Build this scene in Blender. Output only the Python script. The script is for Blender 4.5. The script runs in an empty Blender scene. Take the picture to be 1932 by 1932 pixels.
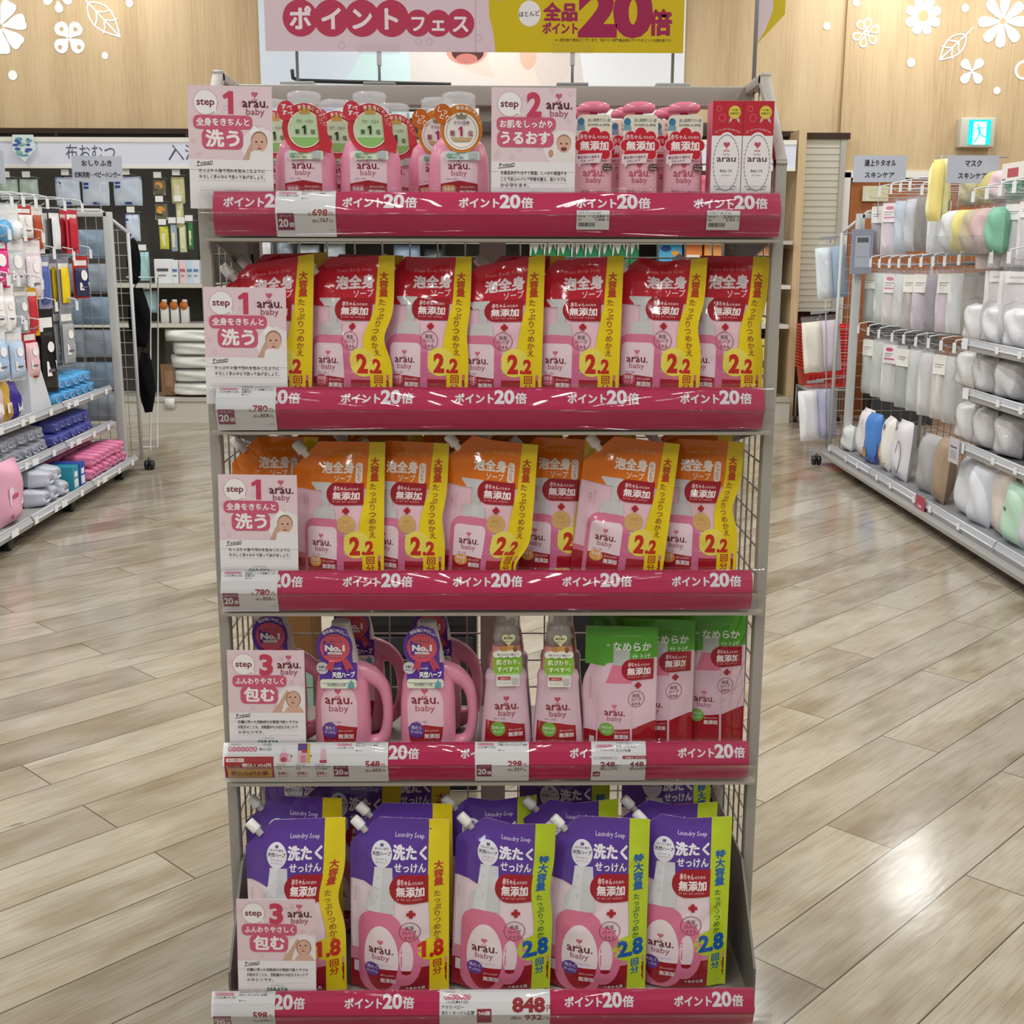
import bpy, bmesh, math, random
import numpy as np
from mathutils import Vector, Matrix, geometry

SC = bpy.context.scene
COL = SC.collection
R = math.radians

# ---------------------------------------------------------------- camera, world, lights, exposure
F_PX, PITCH, YAW, ROLL, EYE = 2307.0, R(12.2536), R(0.9214), R(0.1637), 1.38
_r = Vector((math.cos(YAW), -math.sin(YAW), 0)); _h = Vector((math.sin(YAW), math.cos(YAW), 0)); _u = Vector((0, 0, 1))
_fw = _h * math.cos(PITCH) - _u * math.sin(PITCH)
_up = _h * math.sin(PITCH) + _u * math.cos(PITCH)
_right = _r * math.cos(ROLL) + _up * math.sin(ROLL)
_upr = _up * math.cos(ROLL) - _r * math.sin(ROLL)
cam = bpy.data.cameras.new('camera'); cam.sensor_width = 36; cam.sensor_height = 36; cam.lens = F_PX / 1932 * 36
cam.clip_start = 0.05; cam.clip_end = 100
cam_o = bpy.data.objects.new('camera', cam); COL.objects.link(cam_o)
_m = Matrix((_right, _upr, -_fw)).transposed().to_4x4(); _m.translation = (0, 0, EYE)
cam_o.matrix_world = _m
SC.camera = cam_o

SC.view_settings.view_transform = 'Standard'; SC.view_settings.look = 'None'
SC.view_settings.gamma = 1; SC.view_settings.use_curve_mapping = False
SC.view_settings.exposure = -0.42
SC.cycles.max_bounces = 7; SC.cycles.diffuse_bounces = 4; SC.cycles.glossy_bounces = 3
SC.cycles.transmission_bounces = 4; SC.cycles.transparent_max_bounces = 12
SC.cycles.caustics_reflective = False; SC.cycles.caustics_refractive = False
SC.cycles.sample_clamp_indirect = 6; SC.cycles.use_denoising = True

W = bpy.data.worlds.new('store_air'); SC.world = W; W.use_nodes = True
W.node_tree.nodes['Background'].inputs[0].default_value = (1.0, 1.0, 1.0, 1)
W.node_tree.nodes['Background'].inputs[1].default_value = 0.32

def area(name, loc, size, sy, watts, rot=(0, 0, 0), col=(0.99, 1.0, 0.985), spread=180):
    l = bpy.data.lights.new(name, 'AREA'); l.shape = 'RECTANGLE'; l.size = size; l.size_y = sy
    l.energy = watts; l.color = col; l.spread = R(spread)
    o = bpy.data.objects.new(name, l); o.location = loc; o.rotation_euler = rot; COL.objects.link(o)
    return o
TUBE_W = 34
for iy, y in enumerate((-1.6, 0.4, 2.6, 4.8, 7.0)):
    for x in (-4.2, -1.4, 1.4, 4.2):
        area('ceiling_tube_light', (x + 0.2, y, 3.72), 0.09, 1.25, TUBE_W)
for y in (4.4, 6.2, 7.9):      # fill lights added above the aisle to brighten both gondola faces
    area('aisle_fill_light', (0.1, y, 3.72), 0.09, 1.25, 30)
for x in (-4.6, -2.9, -0.2, 2.9, 4.6):      # wall washers by the back wall
    area('wall_wash_light', (x, 9.35, 3.75), 0.6, 0.12, 20, rot=(R(38), 0, 0))

area('ceiling_panel_light', (3.45, 9.2, 3.7), 0.36, 0.36, 22)

# ---------------------------------------------------------------- pixel rays (measuring aid: a photo pixel + a real distance -> a point)
def ray(px, py):
    return (_right * (px - 966) + _upr * (966 - py) + _fw * F_PX)
def at(px, py, y):
    d = ray(px, py); t = y / d.y
    return Vector((d.x * t, y, EYE + d.z * t))
def atx(px, py, x):
    d = ray(px, py); t = x / d.x
    return Vector((x, d.y * t, EYE + d.z * t))

# ---------------------------------------------------------------- colours, materials
def lin(v):
    return v / 12.92 if v <= 0.04045 else ((v + 0.055) / 1.055) ** 2.4
_hx = {}
def hx(s):
    if not isinstance(s, str): return s
    if s not in _hx:
        h = s.lstrip('#'); h = ''.join(c * 2 for c in h) if len(h) == 3 else h; _hx[s] = tuple(lin(int(h[i:i + 2], 16) / 255) for i in (0, 2, 4)) + (1.0,)
    return _hx[s]

def nodes_of(name):
    m = bpy.data.materials.new(name); m.use_nodes = True
    nt = m.node_tree; return m, nt, nt.nodes, nt.links, nt.nodes['Principled BSDF']
def col_mat(name, rough, spec=0.5, coat=0.0, metal=0.0, bump=0.0, bscale=60, sub=0.0):
    m, nt, n, l, b = nodes_of(name)
    a = n.new('ShaderNodeAttribute'); a.attribute_name = 'Col'
    l.new(a.outputs['Color'], b.inputs['Base Color'])
    b.inputs['Roughness'].default_value = rough; b.inputs['Specular IOR Level'].default_value = spec
    b.inputs['Coat Weight'].default_value = coat; b.inputs['Coat Roughness'].default_value = 0.08
    b.inputs['Metallic'].default_value = metal
    if bump:
        tc = n.new('ShaderNodeTexCoord'); nz = n.new('ShaderNodeTexNoise'); nz.inputs['Scale'].default_value = bscale
        nz.inputs['Detail'].default_value = 3
        bp = n.new('ShaderNodeBump'); bp.inputs['Strength'].default_value = bump; bp.inputs['Distance'].default_value = 0.004
        l.new(tc.outputs['Object'], nz.inputs['Vector']); l.new(nz.outputs[0], bp.inputs['Height']); l.new(bp.outputs[0], b.inputs['Normal'])
    return m
M = {}
M['film'] = col_mat('printed_film', 0.10, 0.6, bump=0.35, bscale=24)
M['paper'] = col_mat('printed_paper', 0.5, 0.35)
M['plastic'] = col_mat('moulded_plastic', 0.24, 0.5)
M['matte'] = col_mat('matte_surface', 0.75, 0.25)
M['cloth'] = col_mat('terry_cloth', 0.9, 0.1, bump=0.5, bscale=90)
M['metal'] = col_mat('painted_metal', 0.42, 0.5)
M['crinkle'] = col_mat('crinkled_bag', 0.22, 0.55, bump=1.0, bscale=26)
M['wipes'] = col_mat('soft_pack_film', 0.28, 0.5, bump=0.35, bscale=30)

def clear_mat(name, tint, rough, body, ior=1.45, boost=0.0):
    m, nt, n, l, b = nodes_of(name); out = n['Material Output']
    t = n.new('ShaderNodeBsdfTransparent'); t.inputs[0].default_value = tint
    g = n.new('ShaderNodeBsdfGlossy'); g.inputs['Roughness'].default_value = rough
    lw = n.new('ShaderNodeLayerWeight'); lw.inputs[0].default_value = 0.5
    pw = n.new('ShaderNodeMath'); pw.operation = 'POWER'; pw.inputs[1].default_value = 4.0; l.new(lw.outputs['Facing'], pw.inputs[0])
    fr = n.new('ShaderNodeMath'); fr.operation = 'MULTIPLY_ADD'; fr.inputs[1].default_value = 0.6; fr.inputs[2].default_value = 0.022 + boost; l.new(pw.outputs[0], fr.inputs[0])
    d = n.new('ShaderNodeBsdfDiffuse'); d.inputs[0].default_value = (0.85, 0.86, 0.88, 1)
    m1 = n.new('ShaderNodeMixShader'); m1.inputs[0].default_value = body
    l.new(t.outputs[0], m1.inputs[1]); l.new(d.outputs[0], m1.inputs[2])
    if boost:
        tc = n.new('ShaderNodeTexCoord'); nz = n.new('ShaderNodeTexNoise'); nz.inputs['Scale'].default_value = 22; nz.inputs['Detail'].default_value = 3; nz.inputs['Distortion'].default_value = 1.5
        bp = n.new('ShaderNodeBump'); bp.inputs['Strength'].default_value = 0.8; bp.inputs['Distance'].default_value = 0.02
        l.new(tc.outputs['Object'], nz.inputs['Vector']); l.new(nz.outputs[0], bp.inputs['Height']); l.new(bp.outputs[0], g.inputs['Normal'])
    m2 = n.new('ShaderNodeMixShader')
    l.new(fr.outputs[0], m2.inputs[0])
    l.new(m1.outputs[0], m2.inputs[1]); l.new(g.outputs[0], m2.inputs[2]); l.new(m2.outputs[0], out.inputs[0])
    return m
M['clear'] = clear_mat('clear_plastic', (0.98, 0.98, 0.98, 1), 0.05, 0.004)
M['frost'] = clear_mat('frosted_plastic', (0.97, 0.97, 0.97, 1), 0.15, 0.30)
M['bag'] = clear_mat('clear_bag_film', (0.98, 0.98, 0.99, 1), 0.10, 0.03, boost=0.03)

def floor_mat():
    m, nt, n, l, b = nodes_of('oak_vinyl_planks')
    tc = n.new('ShaderNodeTexCoord'); mp = n.new('ShaderNodeMapping'); mp.vector_type = 'POINT'
    mp.inputs['Rotation'].default_value = (0, 0, R(-45)); mp.inputs['Location'].default_value = (-0.08, 0.03, 0)
    l.new(tc.outputs['Object'], mp.inputs[0])
    def brick(c1, c2, mo, ms):
        k = n.new('ShaderNodeTexBrick'); k.offset = 0.5; k.offset_frequency = 2; k.squash = 1
        k.inputs['Color1'].default_value = c1; k.inputs['Color2'].default_value = c2; k.inputs['Mortar'].default_value = mo
        k.inputs['Scale'].default_value = 1; k.inputs['Mortar Size'].default_value = ms; k.inputs['Mortar Smooth'].default_value = 0.2
        k.inputs['Brick Width'].default_value = 1.22; k.inputs['Row Height'].default_value = 0.1745; k.inputs['Bias'].default_value = 0
        l.new(mp.outputs[0], k.inputs['Vector']); return k
    bk = brick((0, 0, 0, 1), (1, 1, 1, 1), (0.5, 0.5, 0.5, 1), 0.0)
    seam = brick((1, 1, 1, 1), (1, 1, 1, 1), (0, 0, 0, 1), 0.0018)
    ramp = n.new('ShaderNodeValToRGB'); e = ramp.color_ramp.elements
    e[0].color = hx('#A39A8C'); e[1].color = hx('#B8AF9F'); l.new(bk.outputs[0], ramp.inputs[0])
    off = n.new('ShaderNodeVectorMath'); off.operation = 'MULTIPLY_ADD'; off.inputs[1].default_value = (1, 1, 1)
    sc = n.new('ShaderNodeVectorMath'); sc.operation = 'SCALE'; sc.inputs['Scale'].default_value = 9.0
    l.new(bk.outputs[0], sc.inputs[0]); l.new(mp.outputs[0], off.inputs[0]); l.new(sc.outputs[0], off.inputs[2])
    def grain(scale, det, sx, sy):
        m2 = n.new('ShaderNodeMapping'); m2.inputs['Scale'].default_value = (sx, sy, 1); l.new(off.outputs[0], m2.inputs[0])
        z = n.new('ShaderNodeTexNoise'); z.inputs['Scale'].default_value = scale; z.inputs['Detail'].default_value = det
        z.inputs['Roughness'].default_value = 0.6; l.new(m2.outputs[0], z.inputs['Vector']); return z
    def mix(a, bcol, fac, mode='MULTIPLY'):
        x = n.new('ShaderNodeMixRGB'); x.blend_type = mode
        l.new(a, x.inputs[1]); x.inputs[2].default_value = bcol if not hasattr(bcol, 'is_linked') else (0, 0, 0, 1)
        if hasattr(bcol, 'is_linked'): l.new(bcol, x.inputs[2])
        if hasattr(fac, 'is_linked'): l.new(fac, x.inputs[0])
        else: x.inputs[0].default_value = fac
        return x.outputs[0]
    def rmp(src, p0, p1):
        k = n.new('ShaderNodeMapRange'); k.inputs[1].default_value = p0; k.inputs[2].default_value = p1; k.clamp = True
        l.new(src, k.inputs[0]); return k.outputs[0]
    fine = grain(6, 5, 1.2, 26); cloud = grain(2.2, 3, 1, 2.2); knots = grain(4.2, 3, 1.6, 3.4); blot = grain(1.6, 3, 1.2, 4)
    c = mix(ramp.outputs[0], hx('#E0DACF'), rmp(fine.outputs[0], 0.45, 0.75))
    c = mix(c, hx('#E4D9C4'), rmp(fine.outputs[0], 0.50, 0.2), 'MIX') if False else c
    c = mix(c, hx('#E2D9C8'), rmp(cloud.outputs[0], 0.45, 0.7))
    c = mix(c, hx('#D0C9BD'), rmp(blot.outputs[0], 0.48, 0.72))
    c = mix(c, hx('#6A6152'), rmp(knots.outputs[0], 0.70, 0.80), 'MIX')
    c = mix(c, hx('#4A4034'), _inv(n, l, seam.outputs[0]), 'MIX')
    l.new(c, b.inputs['Base Color'])
    rr = n.new('ShaderNodeMapRange'); rr.inputs[3].default_value = 0.08; rr.inputs[4].default_value = 0.24
    l.new(cloud.outputs[0], rr.inputs[0]); l.new(rr.outputs[0], b.inputs['Roughness'])
    b.inputs['Specular IOR Level'].default_value = 0.5
    bp = n.new('ShaderNodeBump'); bp.inputs['Strength'].default_value = 0.10; bp.inputs['Distance'].default_value = 0.004
    rip = grain(7, 2, 1, 3); l.new(rip.outputs[0], bp.inputs['Height']); l.new(bp.outputs[0], b.inputs['Normal'])
    return m
def _inv(n, l, s):
    k = n.new('ShaderNodeMath'); k.operation = 'SUBTRACT'; k.inputs[0].default_value = 1; l.new(s, k.inputs[1]); k.use_clamp = True
    return k.outputs[0]

def wood_mat(name, c0, c1, c2):
    m, nt, n, l, b = nodes_of(name)
    tc = n.new('ShaderNodeTexCoord'); mp = n.new('ShaderNodeMapping'); mp.inputs['Scale'].default_value = (14, 14, 0.55)
    l.new(tc.outputs['Object'], mp.inputs[0])
    a = n.new('ShaderNodeTexNoise'); a.inputs['Scale'].default_value = 5; a.inputs['Detail'].default_value = 6; a.inputs['Roughness'].default_value = 0.65
    l.new(mp.outputs[0], a.inputs['Vector'])
    mp2 = n.new('ShaderNodeMapping'); mp2.inputs['Scale'].default_value = (2.2, 2.2, 0.12); l.new(tc.outputs['Object'], mp2.inputs[0])
    a2 = n.new('ShaderNodeTexNoise'); a2.inputs['Scale'].default_value = 2; a2.inputs['Detail'].default_value = 2; l.new(mp2.outputs[0], a2.inputs['Vector'])
    ad = n.new('ShaderNodeMath'); ad.operation = 'ADD'; l.new(a.outputs[0], ad.inputs[0]); l.new(a2.outputs[0], ad.inputs[1])
    rp = n.new('ShaderNodeValToRGB'); e = rp.color_ramp.elements; e[0].position = 0.35; e[1].position = 0.68
    e[0].color = c0; e[1].color = c2; k = e.new(0.5); k.color = c1
    hf = n.new('ShaderNodeMath'); hf.operation = 'MULTIPLY'; hf.inputs[1].default_value = 0.5; l.new(ad.outputs[0], hf.inputs[0])
    l.new(hf.outputs[0], rp.inputs[0]); l.new(rp.outputs[0], b.inputs['Base Color'])
    b.inputs['Roughness'].default_value = 0.5; b.inputs['Specular IOR Level'].default_value = 0.3
    return m
def flat_mat(name, col, rough=0.6, emit=0.0, metal=0.0):
    m, nt, n, l, b = nodes_of(name); b.inputs['Base Color'].default_value = hx(col); b.inputs['Roughness'].default_value = rough
    b.inputs['Metallic'].default_value = metal
    if emit:
        b.inputs['Emission Color'].default_value = hx(col); b.inputs['Emission Strength'].default_value = emit
    return m
def emit_col_mat(name, strength):
    m, nt, n, l, b = nodes_of(name)
    a = n.new('ShaderNodeAttribute'); a.attribute_name = 'Col'
    l.new(a.outputs['Color'], b.inputs['Base Color']); l.new(a.outputs['Color'], b.inputs['Emission Color'])
    b.inputs['Emission Strength'].default_value = strength; b.inputs['Roughness'].default_value = 0.3
    return m
M['floor'] = floor_mat()
M['wood'] = wood_mat('pale_oak_panel', hx('#B59A76'), hx('#C8AF89'), hx('#D3BD99'))
M['door'] = wood_mat('brown_door_veneer', hx('#96582F'), hx('#A4633A'), hx('#AE6F45'))
M['ceil'] = flat_mat('white_ceiling', '#E8E8E6', 0.8)
M['lit'] = emit_col_mat('lit_sign_face', 2.2)

# ---------------------------------------------------------------- mesh helpers
class MB:
    def __init__(s): s.V = []; s.F = []; s.C = []; s.S = []
    def add(s, V, F, col, smooth=True):
        o = len(s.V); s.V.extend([tuple(v) for v in V])
        one = isinstance(col, str) or (isinstance(col, tuple) and not isinstance(col[0], (tuple, str)))
        for i, f in enumerate(F):
            s.F.append([o + k for k in f]); s.C.append(hx(col) if one else hx(col[i])); s.S.append(smooth)
        return s
    def box(s, lo, hi, col, bev=0.0, smooth=False):
        V, F = rbox(tuple(hi[i] - lo[i] for i in range(3)), bev)
        c = [(lo[i] + hi[i]) / 2 for i in range(3)]
        return s.add([(v[0] + c[0], v[1] + c[1], v[2] + c[2]) for v in V], F, col, smooth or bev > 0)
    def tube(s, pts, r, col, n=6, cap=True):
        pts = [Vector(p) for p in pts]; rings = []; V = []; F = []
        prev = None
        for i, p in enumerate(pts):
            t = (pts[min(i + 1, len(pts) - 1)] - pts[max(i - 1, 0)]).normalized()
            a = prev if prev is not None else (Vector((0, 0, 1)) if abs(t.z) < 0.9 else Vector((1, 0, 0)))
            bx = (a - t * a.dot(t)).normalized(); by = t.cross(bx); prev = bx
            rr = r[i] if isinstance(r, (list, tuple)) else r
            for k in range(n):
                w = 2 * math.pi * k / n
                V.append(p + bx * math.cos(w) * rr + by * math.sin(w) * rr)
        for i in range(len(pts) - 1):
            for k in range(n):
                F.append((i * n + k, i * n + (k + 1) % n, (i + 1) * n + (k + 1) % n, (i + 1) * n + k))
        if cap: F.append(tuple(range(n - 1, -1, -1))); F.append(tuple((len(pts) - 1) * n + k for k in range(n)))
        return s.add(V, F, col)
    def rings(s, sec, col, n=28, cap=True, mat=None):
        """sec: (cx, cy, z, a, b, exponent) stacked superellipse sections"""
        V = []; F = []
        for (cx, cy, z, a, b, e) in sec:
            for k in range(n):
                w = 2 * math.pi * k / n; c, q = math.cos(w), math.sin(w)
                V.append((cx + a * math.copysign(abs(c) ** (2 / e), c), cy + b * math.copysign(abs(q) ** (2 / e), q), z))
        m = len(sec); cols = []
        for i in range(m - 1):
            for k in range(n): F.append((i * n + k, i * n + (k + 1) % n, (i + 1) * n + (k + 1) % n, (i + 1) * n + k))
        if cap: F.append(tuple(range(n - 1, -1, -1))); F.append(tuple((m - 1) * n + k for k in range(n)))
        if mat is not None: V = [mat @ Vector(v) for v in V]
        return s.add(V, F, col)
    def plate(s, pts, y0, y1, col):
        """polygon in x,z extruded from y0 to y1"""
        n = len(pts); V = [(p[0], y0, p[1]) for p in pts] + [(p[0], y1, p[1]) for p in pts]
        tr = geometry.tessellate_polygon([[Vector((p[0], p[1], 0)) for p in pts]])
        F = [tuple(t) for t in tr] + [tuple(n + k for k in reversed(t)) for t in tr] + [(i, (i + 1) % n, n + (i + 1) % n, n + i) for i in range(n)]
        return s.add(V, F, col, False)
    def art(s, A, fn, scale=0.001):
        V, Fc, C = A.final()
        if len(V):
            s.add(fn(V[:, 0] * scale, V[:, 1] * scale, 0.0002 + V[:, 2] * 0.00014), Fc, C)
        return s
    def mesh(s, name):
        me = bpy.data.meshes.new(name); me.from_pydata(s.V, [], s.F)
        me.polygons.foreach_set('use_smooth', s.S)
        ca = me.color_attributes.new('Col', 'FLOAT_COLOR', 'CORNER')
        cnt = [len(f) for f in s.F]
        ca.data.foreach_set('color', np.repeat(np.array(s.C, dtype=np.float32), cnt, axis=0).ravel())
        me.update(); return me
    def build(s, name, mat, parent=None, loc=(0, 0, 0), rot=(0, 0, 0)):
        me = s.mesh(name); me.materials.append(M[mat] if isinstance(mat, str) else mat)
        return link(name, me, parent, loc, rot)
_rb = {}
def rbox(sz, bev):
    key = (round(sz[0], 5), round(sz[1], 5), round(sz[2], 5), bev)
    if key not in _rb:
        bm = bmesh.new(); bmesh.ops.create_cube(bm, size=1)
        bmesh.ops.scale(bm, vec=sz, verts=bm.verts)
        if bev: bmesh.ops.bevel(bm, geom=bm.edges[:] + bm.verts[:], offset=min(bev, min(sz) * 0.49), segments=3, profile=0.5, affect='EDGES')
        bm.verts.index_update()
        _rb[key] = ([tuple(v.co) for v in bm.verts], [tuple(v.index for v in f.verts) for f in bm.faces]); bm.free()
    return _rb[key]
def link(name, data, parent=None, loc=(0, 0, 0), rot=(0, 0, 0)):
    o = bpy.data.objects.new(name, data); COL.objects.link(o); o.location = loc; o.rotation_euler = rot
    if parent is not None: o.parent = parent
    return o
def tag(o, label, cat, group=None, kind=None):
    o['label'] = label; o['category'] = cat
    if group: o['group'] = group
    if kind: o['kind'] = kind
    return o
def thing(name, loc, rot, label, cat, group=None):
    return tag(link(name, None, None, loc, rot), label, cat, group)
def struct(o):
    o['kind'] = 'structure'; return o
KIDS = {}
def copy_tree(o, loc, rot, label, group=None):
    c = o.copy(); COL.objects.link(c); c.location = loc; c.rotation_euler = rot; c['label'] = label
    if group: c['group'] = group
    for ch in list(o.children):
        d = ch.copy(); COL.objects.link(d); d.parent = c
        for g in list(ch.children):
            e = g.copy(); COL.objects.link(e); e.parent = d
    return c
ORD = 'first second third fourth fifth sixth seventh eighth ninth tenth eleventh twelfth thirteenth fourteenth fifteenth sixteenth seventeenth eighteenth nineteenth twentieth'.split()

# ---------------------------------------------------------------- flat print: shapes and lettering in millimetres
_glyph = {}
def glyphs(txt, bold):
    k = (txt, bold)
    if k not in _glyph:
        cu = bpy.data.curves.new('lettering', 'FONT'); cu.body = txt; cu.resolution_u = 4 if len(txt) < 3 else 2 if len(txt) < 5 else 1
        cu.offset = bold; cu.fill_mode = 'FRONT'
        o = bpy.data.objects.new('lettering', cu); COL.objects.link(o)
        ev = o.evaluated_get(bpy.context.evaluated_depsgraph_get()); me = ev.to_mesh()
        v = np.zeros(len(me.vertices) * 3); me.vertices.foreach_get('co', v); v = v.reshape(-1, 3)[:, :2]
        f = [tuple(p.vertices) for p in me.polygons]
        def turn(t): return sum(v[t[i - 1]][0] * v[t[i]][1] - v[t[i]][0] * v[t[i - 1]][1] for i in range(len(t)))
        ar = [turn(t) for t in f]; sg = 1 if sum(ar) > 0 else -1
        f = [t if sg > 0 else t[::-1] for t, q in zip(f, ar) if q * sg > 1e-9]
        cen = [(v[list(t)].mean(axis=0), abs(turn(t))) for t in f]; drop = set()
        for i in range(len(f)):          # the filler sometimes leaves a stray doubled triangle between strokes
            for j in range(i):
                if cen[i][1] > 0.004 and abs(cen[i][0][0] - cen[j][0][0]) < 0.012 and abs(cen[i][0][1] - cen[j][0][1]) < 0.012 and abs(cen[i][1] - cen[j][1]) < 0.12 * cen[i][1]: drop |= {i, j}
        f = [t for i, t in enumerate(f) if i not in drop]
        ev.to_mesh_clear(); bpy.data.objects.remove(o); bpy.data.curves.remove(cu)
        _glyph[k] = (v, f)
    return _glyph[k]
def ell(cx, cy, rx, ry, n=28, a0=0, a1=360):
    return [(cx + rx * math.cos(R(a0 + (a1 - a0) * k / n)), cy + ry * math.sin(R(a0 + (a1 - a0) * k / n))) for k in range(n if a1 - a0 == 360 else n + 1)]
def rrp(x0, y0, x1, y1, r, n=5):
    p = []
    for cx, cy, a in ((x1 - r, y1 - r, 0), (x0 + r, y1 - r, 90), (x0 + r, y0 + r, 180), (x1 - r, y0 + r, 270)):
        p += ell(cx, cy, r, r, n, a, a + 90)
    return p
def _clip(poly, ax, c, keep_low):
    out = []
    for i in range(len(poly)):
        p, q = poly[i - 1], poly[i]
        ip = (p[ax] <= c) if keep_low else (p[ax] >= c); iq = (q[ax] <= c) if keep_low else (q[ax] >= c)
        if ip != iq:
            t = (c - p[ax]) / (q[ax] - p[ax]); x = [p[0] + t * (q[0] - p[0]), p[1] + t * (q[1] - p[1])]; x[ax] = c; out.append(tuple(x))
        if iq: out.append(q)
    return out
class Art:
    def __init__(s, cell=0):
        s.cell = cell; s.items = []; s.lv = 0; s._f = None; s.x1 = None
    def tri(s, V, F, col, lv=None):
        s.items.append((V, F, hx(col), (s.lv if lv is None else lv) + 0.04 * (len(s.items) % 20))); return s
    def poly(s, pts, col, lv=None, holes=()):
        loops = [[Vector((p[0], p[1], 0)) for p in pts]] + [[Vector((p[0], p[1], 0)) for p in h] for h in holes]
        V = [(p.x, p.y) for L in loops for p in L]
        F = []
        for t in geometry.tessellate_polygon(loops):
            a, b, c = (V[k] for k in t)
            ar = (b[0] - a[0]) * (c[1] - a[1]) - (b[1] - a[1]) * (c[0] - a[0])
            if abs(ar) > 1e-9: F.append(t if ar > 0 else (t[0], t[2], t[1]))
        return s.tri(V, F, col, lv)
    def rect(s, x0, y0, x1, y1, col, lv=None): return s.poly([(x0, y0), (x1, y0), (x1, y1), (x0, y1)], col, lv)
    def rr(s, x0, y0, x1, y1, r, col, lv=None): return s.poly(rrp(x0, y0, x1, y1, r), col, lv)
    def el(s, cx, cy, rx, ry, col, lv=None, n=26): return s.poly(ell(cx, cy, rx, ry, n), col, lv)
    def ring(s, cx, cy, rx, ry, t, col, lv=None, n=30): return s.poly(ell(cx, cy, rx, ry, n), col, lv, [ell(cx, cy, rx - t, ry - t, n)])
    def line(s, pts, t, col, lv=None):
        for a, b in zip(pts, pts[1:]):
            d = Vector((b[0] - a[0], b[1] - a[1])); L = d.length or 1; n = Vector((-d.y, d.x)) / L * t / 2
            s.poly([(a[0] - n.x, a[1] - n.y), (b[0] - n.x, b[1] - n.y), (b[0] + n.x, b[1] + n.y), (a[0] + n.x, a[1] + n.y)], col, lv)
        return s
    def text(s, txt, x, y, size, col, bold=0.02, al='c', fit=None, rot=0, sx=1.0, lv=None, sp=1.0):
        """x,y = baseline anchor; fit = total width in mm"""
        cjk = any(ord(ch) > 0x2fff for ch in txt); b0 = min(bold, 0.014) if cjk else bold
        v, f = glyphs(txt, b0)
        if not len(v): return s
        lo, hi = v[:, 0].min(), v[:, 0].max()
        k = size * sx
        if fit: k = fit / (hi - lo)
        X = (v[:, 0] - lo) * k; Wd = (hi - lo) * k
        X = X - (Wd / 2 if al == 'c' else (Wd if al == 'r' else 0)); Y = v[:, 1] * size
        if rot:
            c, q = math.cos(R(rot)), math.sin(R(rot)); X, Y = X * c - Y * q, X * q + Y * c
        d = (bold - b0) * size * 0.9
        for dx, dy in (((-d, -d * 0.6), (d, -d * 0.6), (0, d)) if bold - b0 > 0.008 and size > 7 else ((0, 0),)):
            s.tri(np.stack([X + x + dx, Y + y + dy], 1), f, col, lv)
        return s
    def one(s, x, y, h, col, lv=None):
        """a numeral one with its flag, x = stem centre"""
        w = h * 0.24
        s.poly([(x - w / 2, y), (x + w / 2, y), (x + w / 2, y + h), (x - w * 0.35, y + h), (x - w * 1.55, y + h * 0.8), (x - w * 1.2, y + h * 0.66), (x - w / 2, y + h * 0.74)], col, lv); return s
    def vtext(s, txt, x, y, size, col, bold=0.02, pitch=1.0, lv=None):
        for i, ch in enumerate(txt):
            if ch != ' ': s.text(ch, x, y - (i + 0.85) * size * pitch, size, col, bold, lv=lv)
        return s
    def arc(s, txt, cx, cy, r, a0, a1, size, col, bold=0.02, lv=None):
        n = len(txt)
        for i, ch in enumerate(txt):
            a = a0 + (a1 - a0) * (i + 0.5) / n
            s.text(ch, cx + r * math.cos(R(a)), cy + r * math.sin(R(a)), size, col, bold, rot=a - 90, lv=lv)
        return s
    def heart(s, x, y, w, col, lv=None):
        p = []
        for k in range(24):
            t = 2 * math.pi * k / 24
            p.append((x + w / 34 * 16 * math.sin(t) ** 3, y + w / 34 * (13 * math.cos(t) - 5 * math.cos(2 * t) - 2 * math.cos(3 * t) - math.cos(4 * t))))
        s.poly(p, col, lv)
        s.rect(x - w * 0.04, y - w * 0.85, x + w * 0.04, y - w * 0.4, col, lv)
        for sg in (-1, 1):
            s.poly([(x + sg * a, y - w * 0.78 + b) for a, b in ((0.05 * w, -0.06 * w), (0.3 * w, -0.1 * w), (0.46 * w, 0.06 * w), (0.2 * w, 0.1 * w))][::sg], col, lv)
        return s
    def logo(s, x, y, w, c1='#7E2B38', c2='#A9566B', ch='#C65D78', lv=None):
        """heart flower over two lines of lettering; y = baseline of the first line"""
        s.heart(x - 0.02 * w, y + w * 0.47, w * 0.26, ch, lv)
        s.text('arau.', x, y, w * 0.5, c1, 0.016, fit=w, lv=lv); s.text('baby', x, y - w * 0.27, w * 0.34, c2, 0.005, fit=w * 0.7, lv=lv)
        return s
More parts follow.
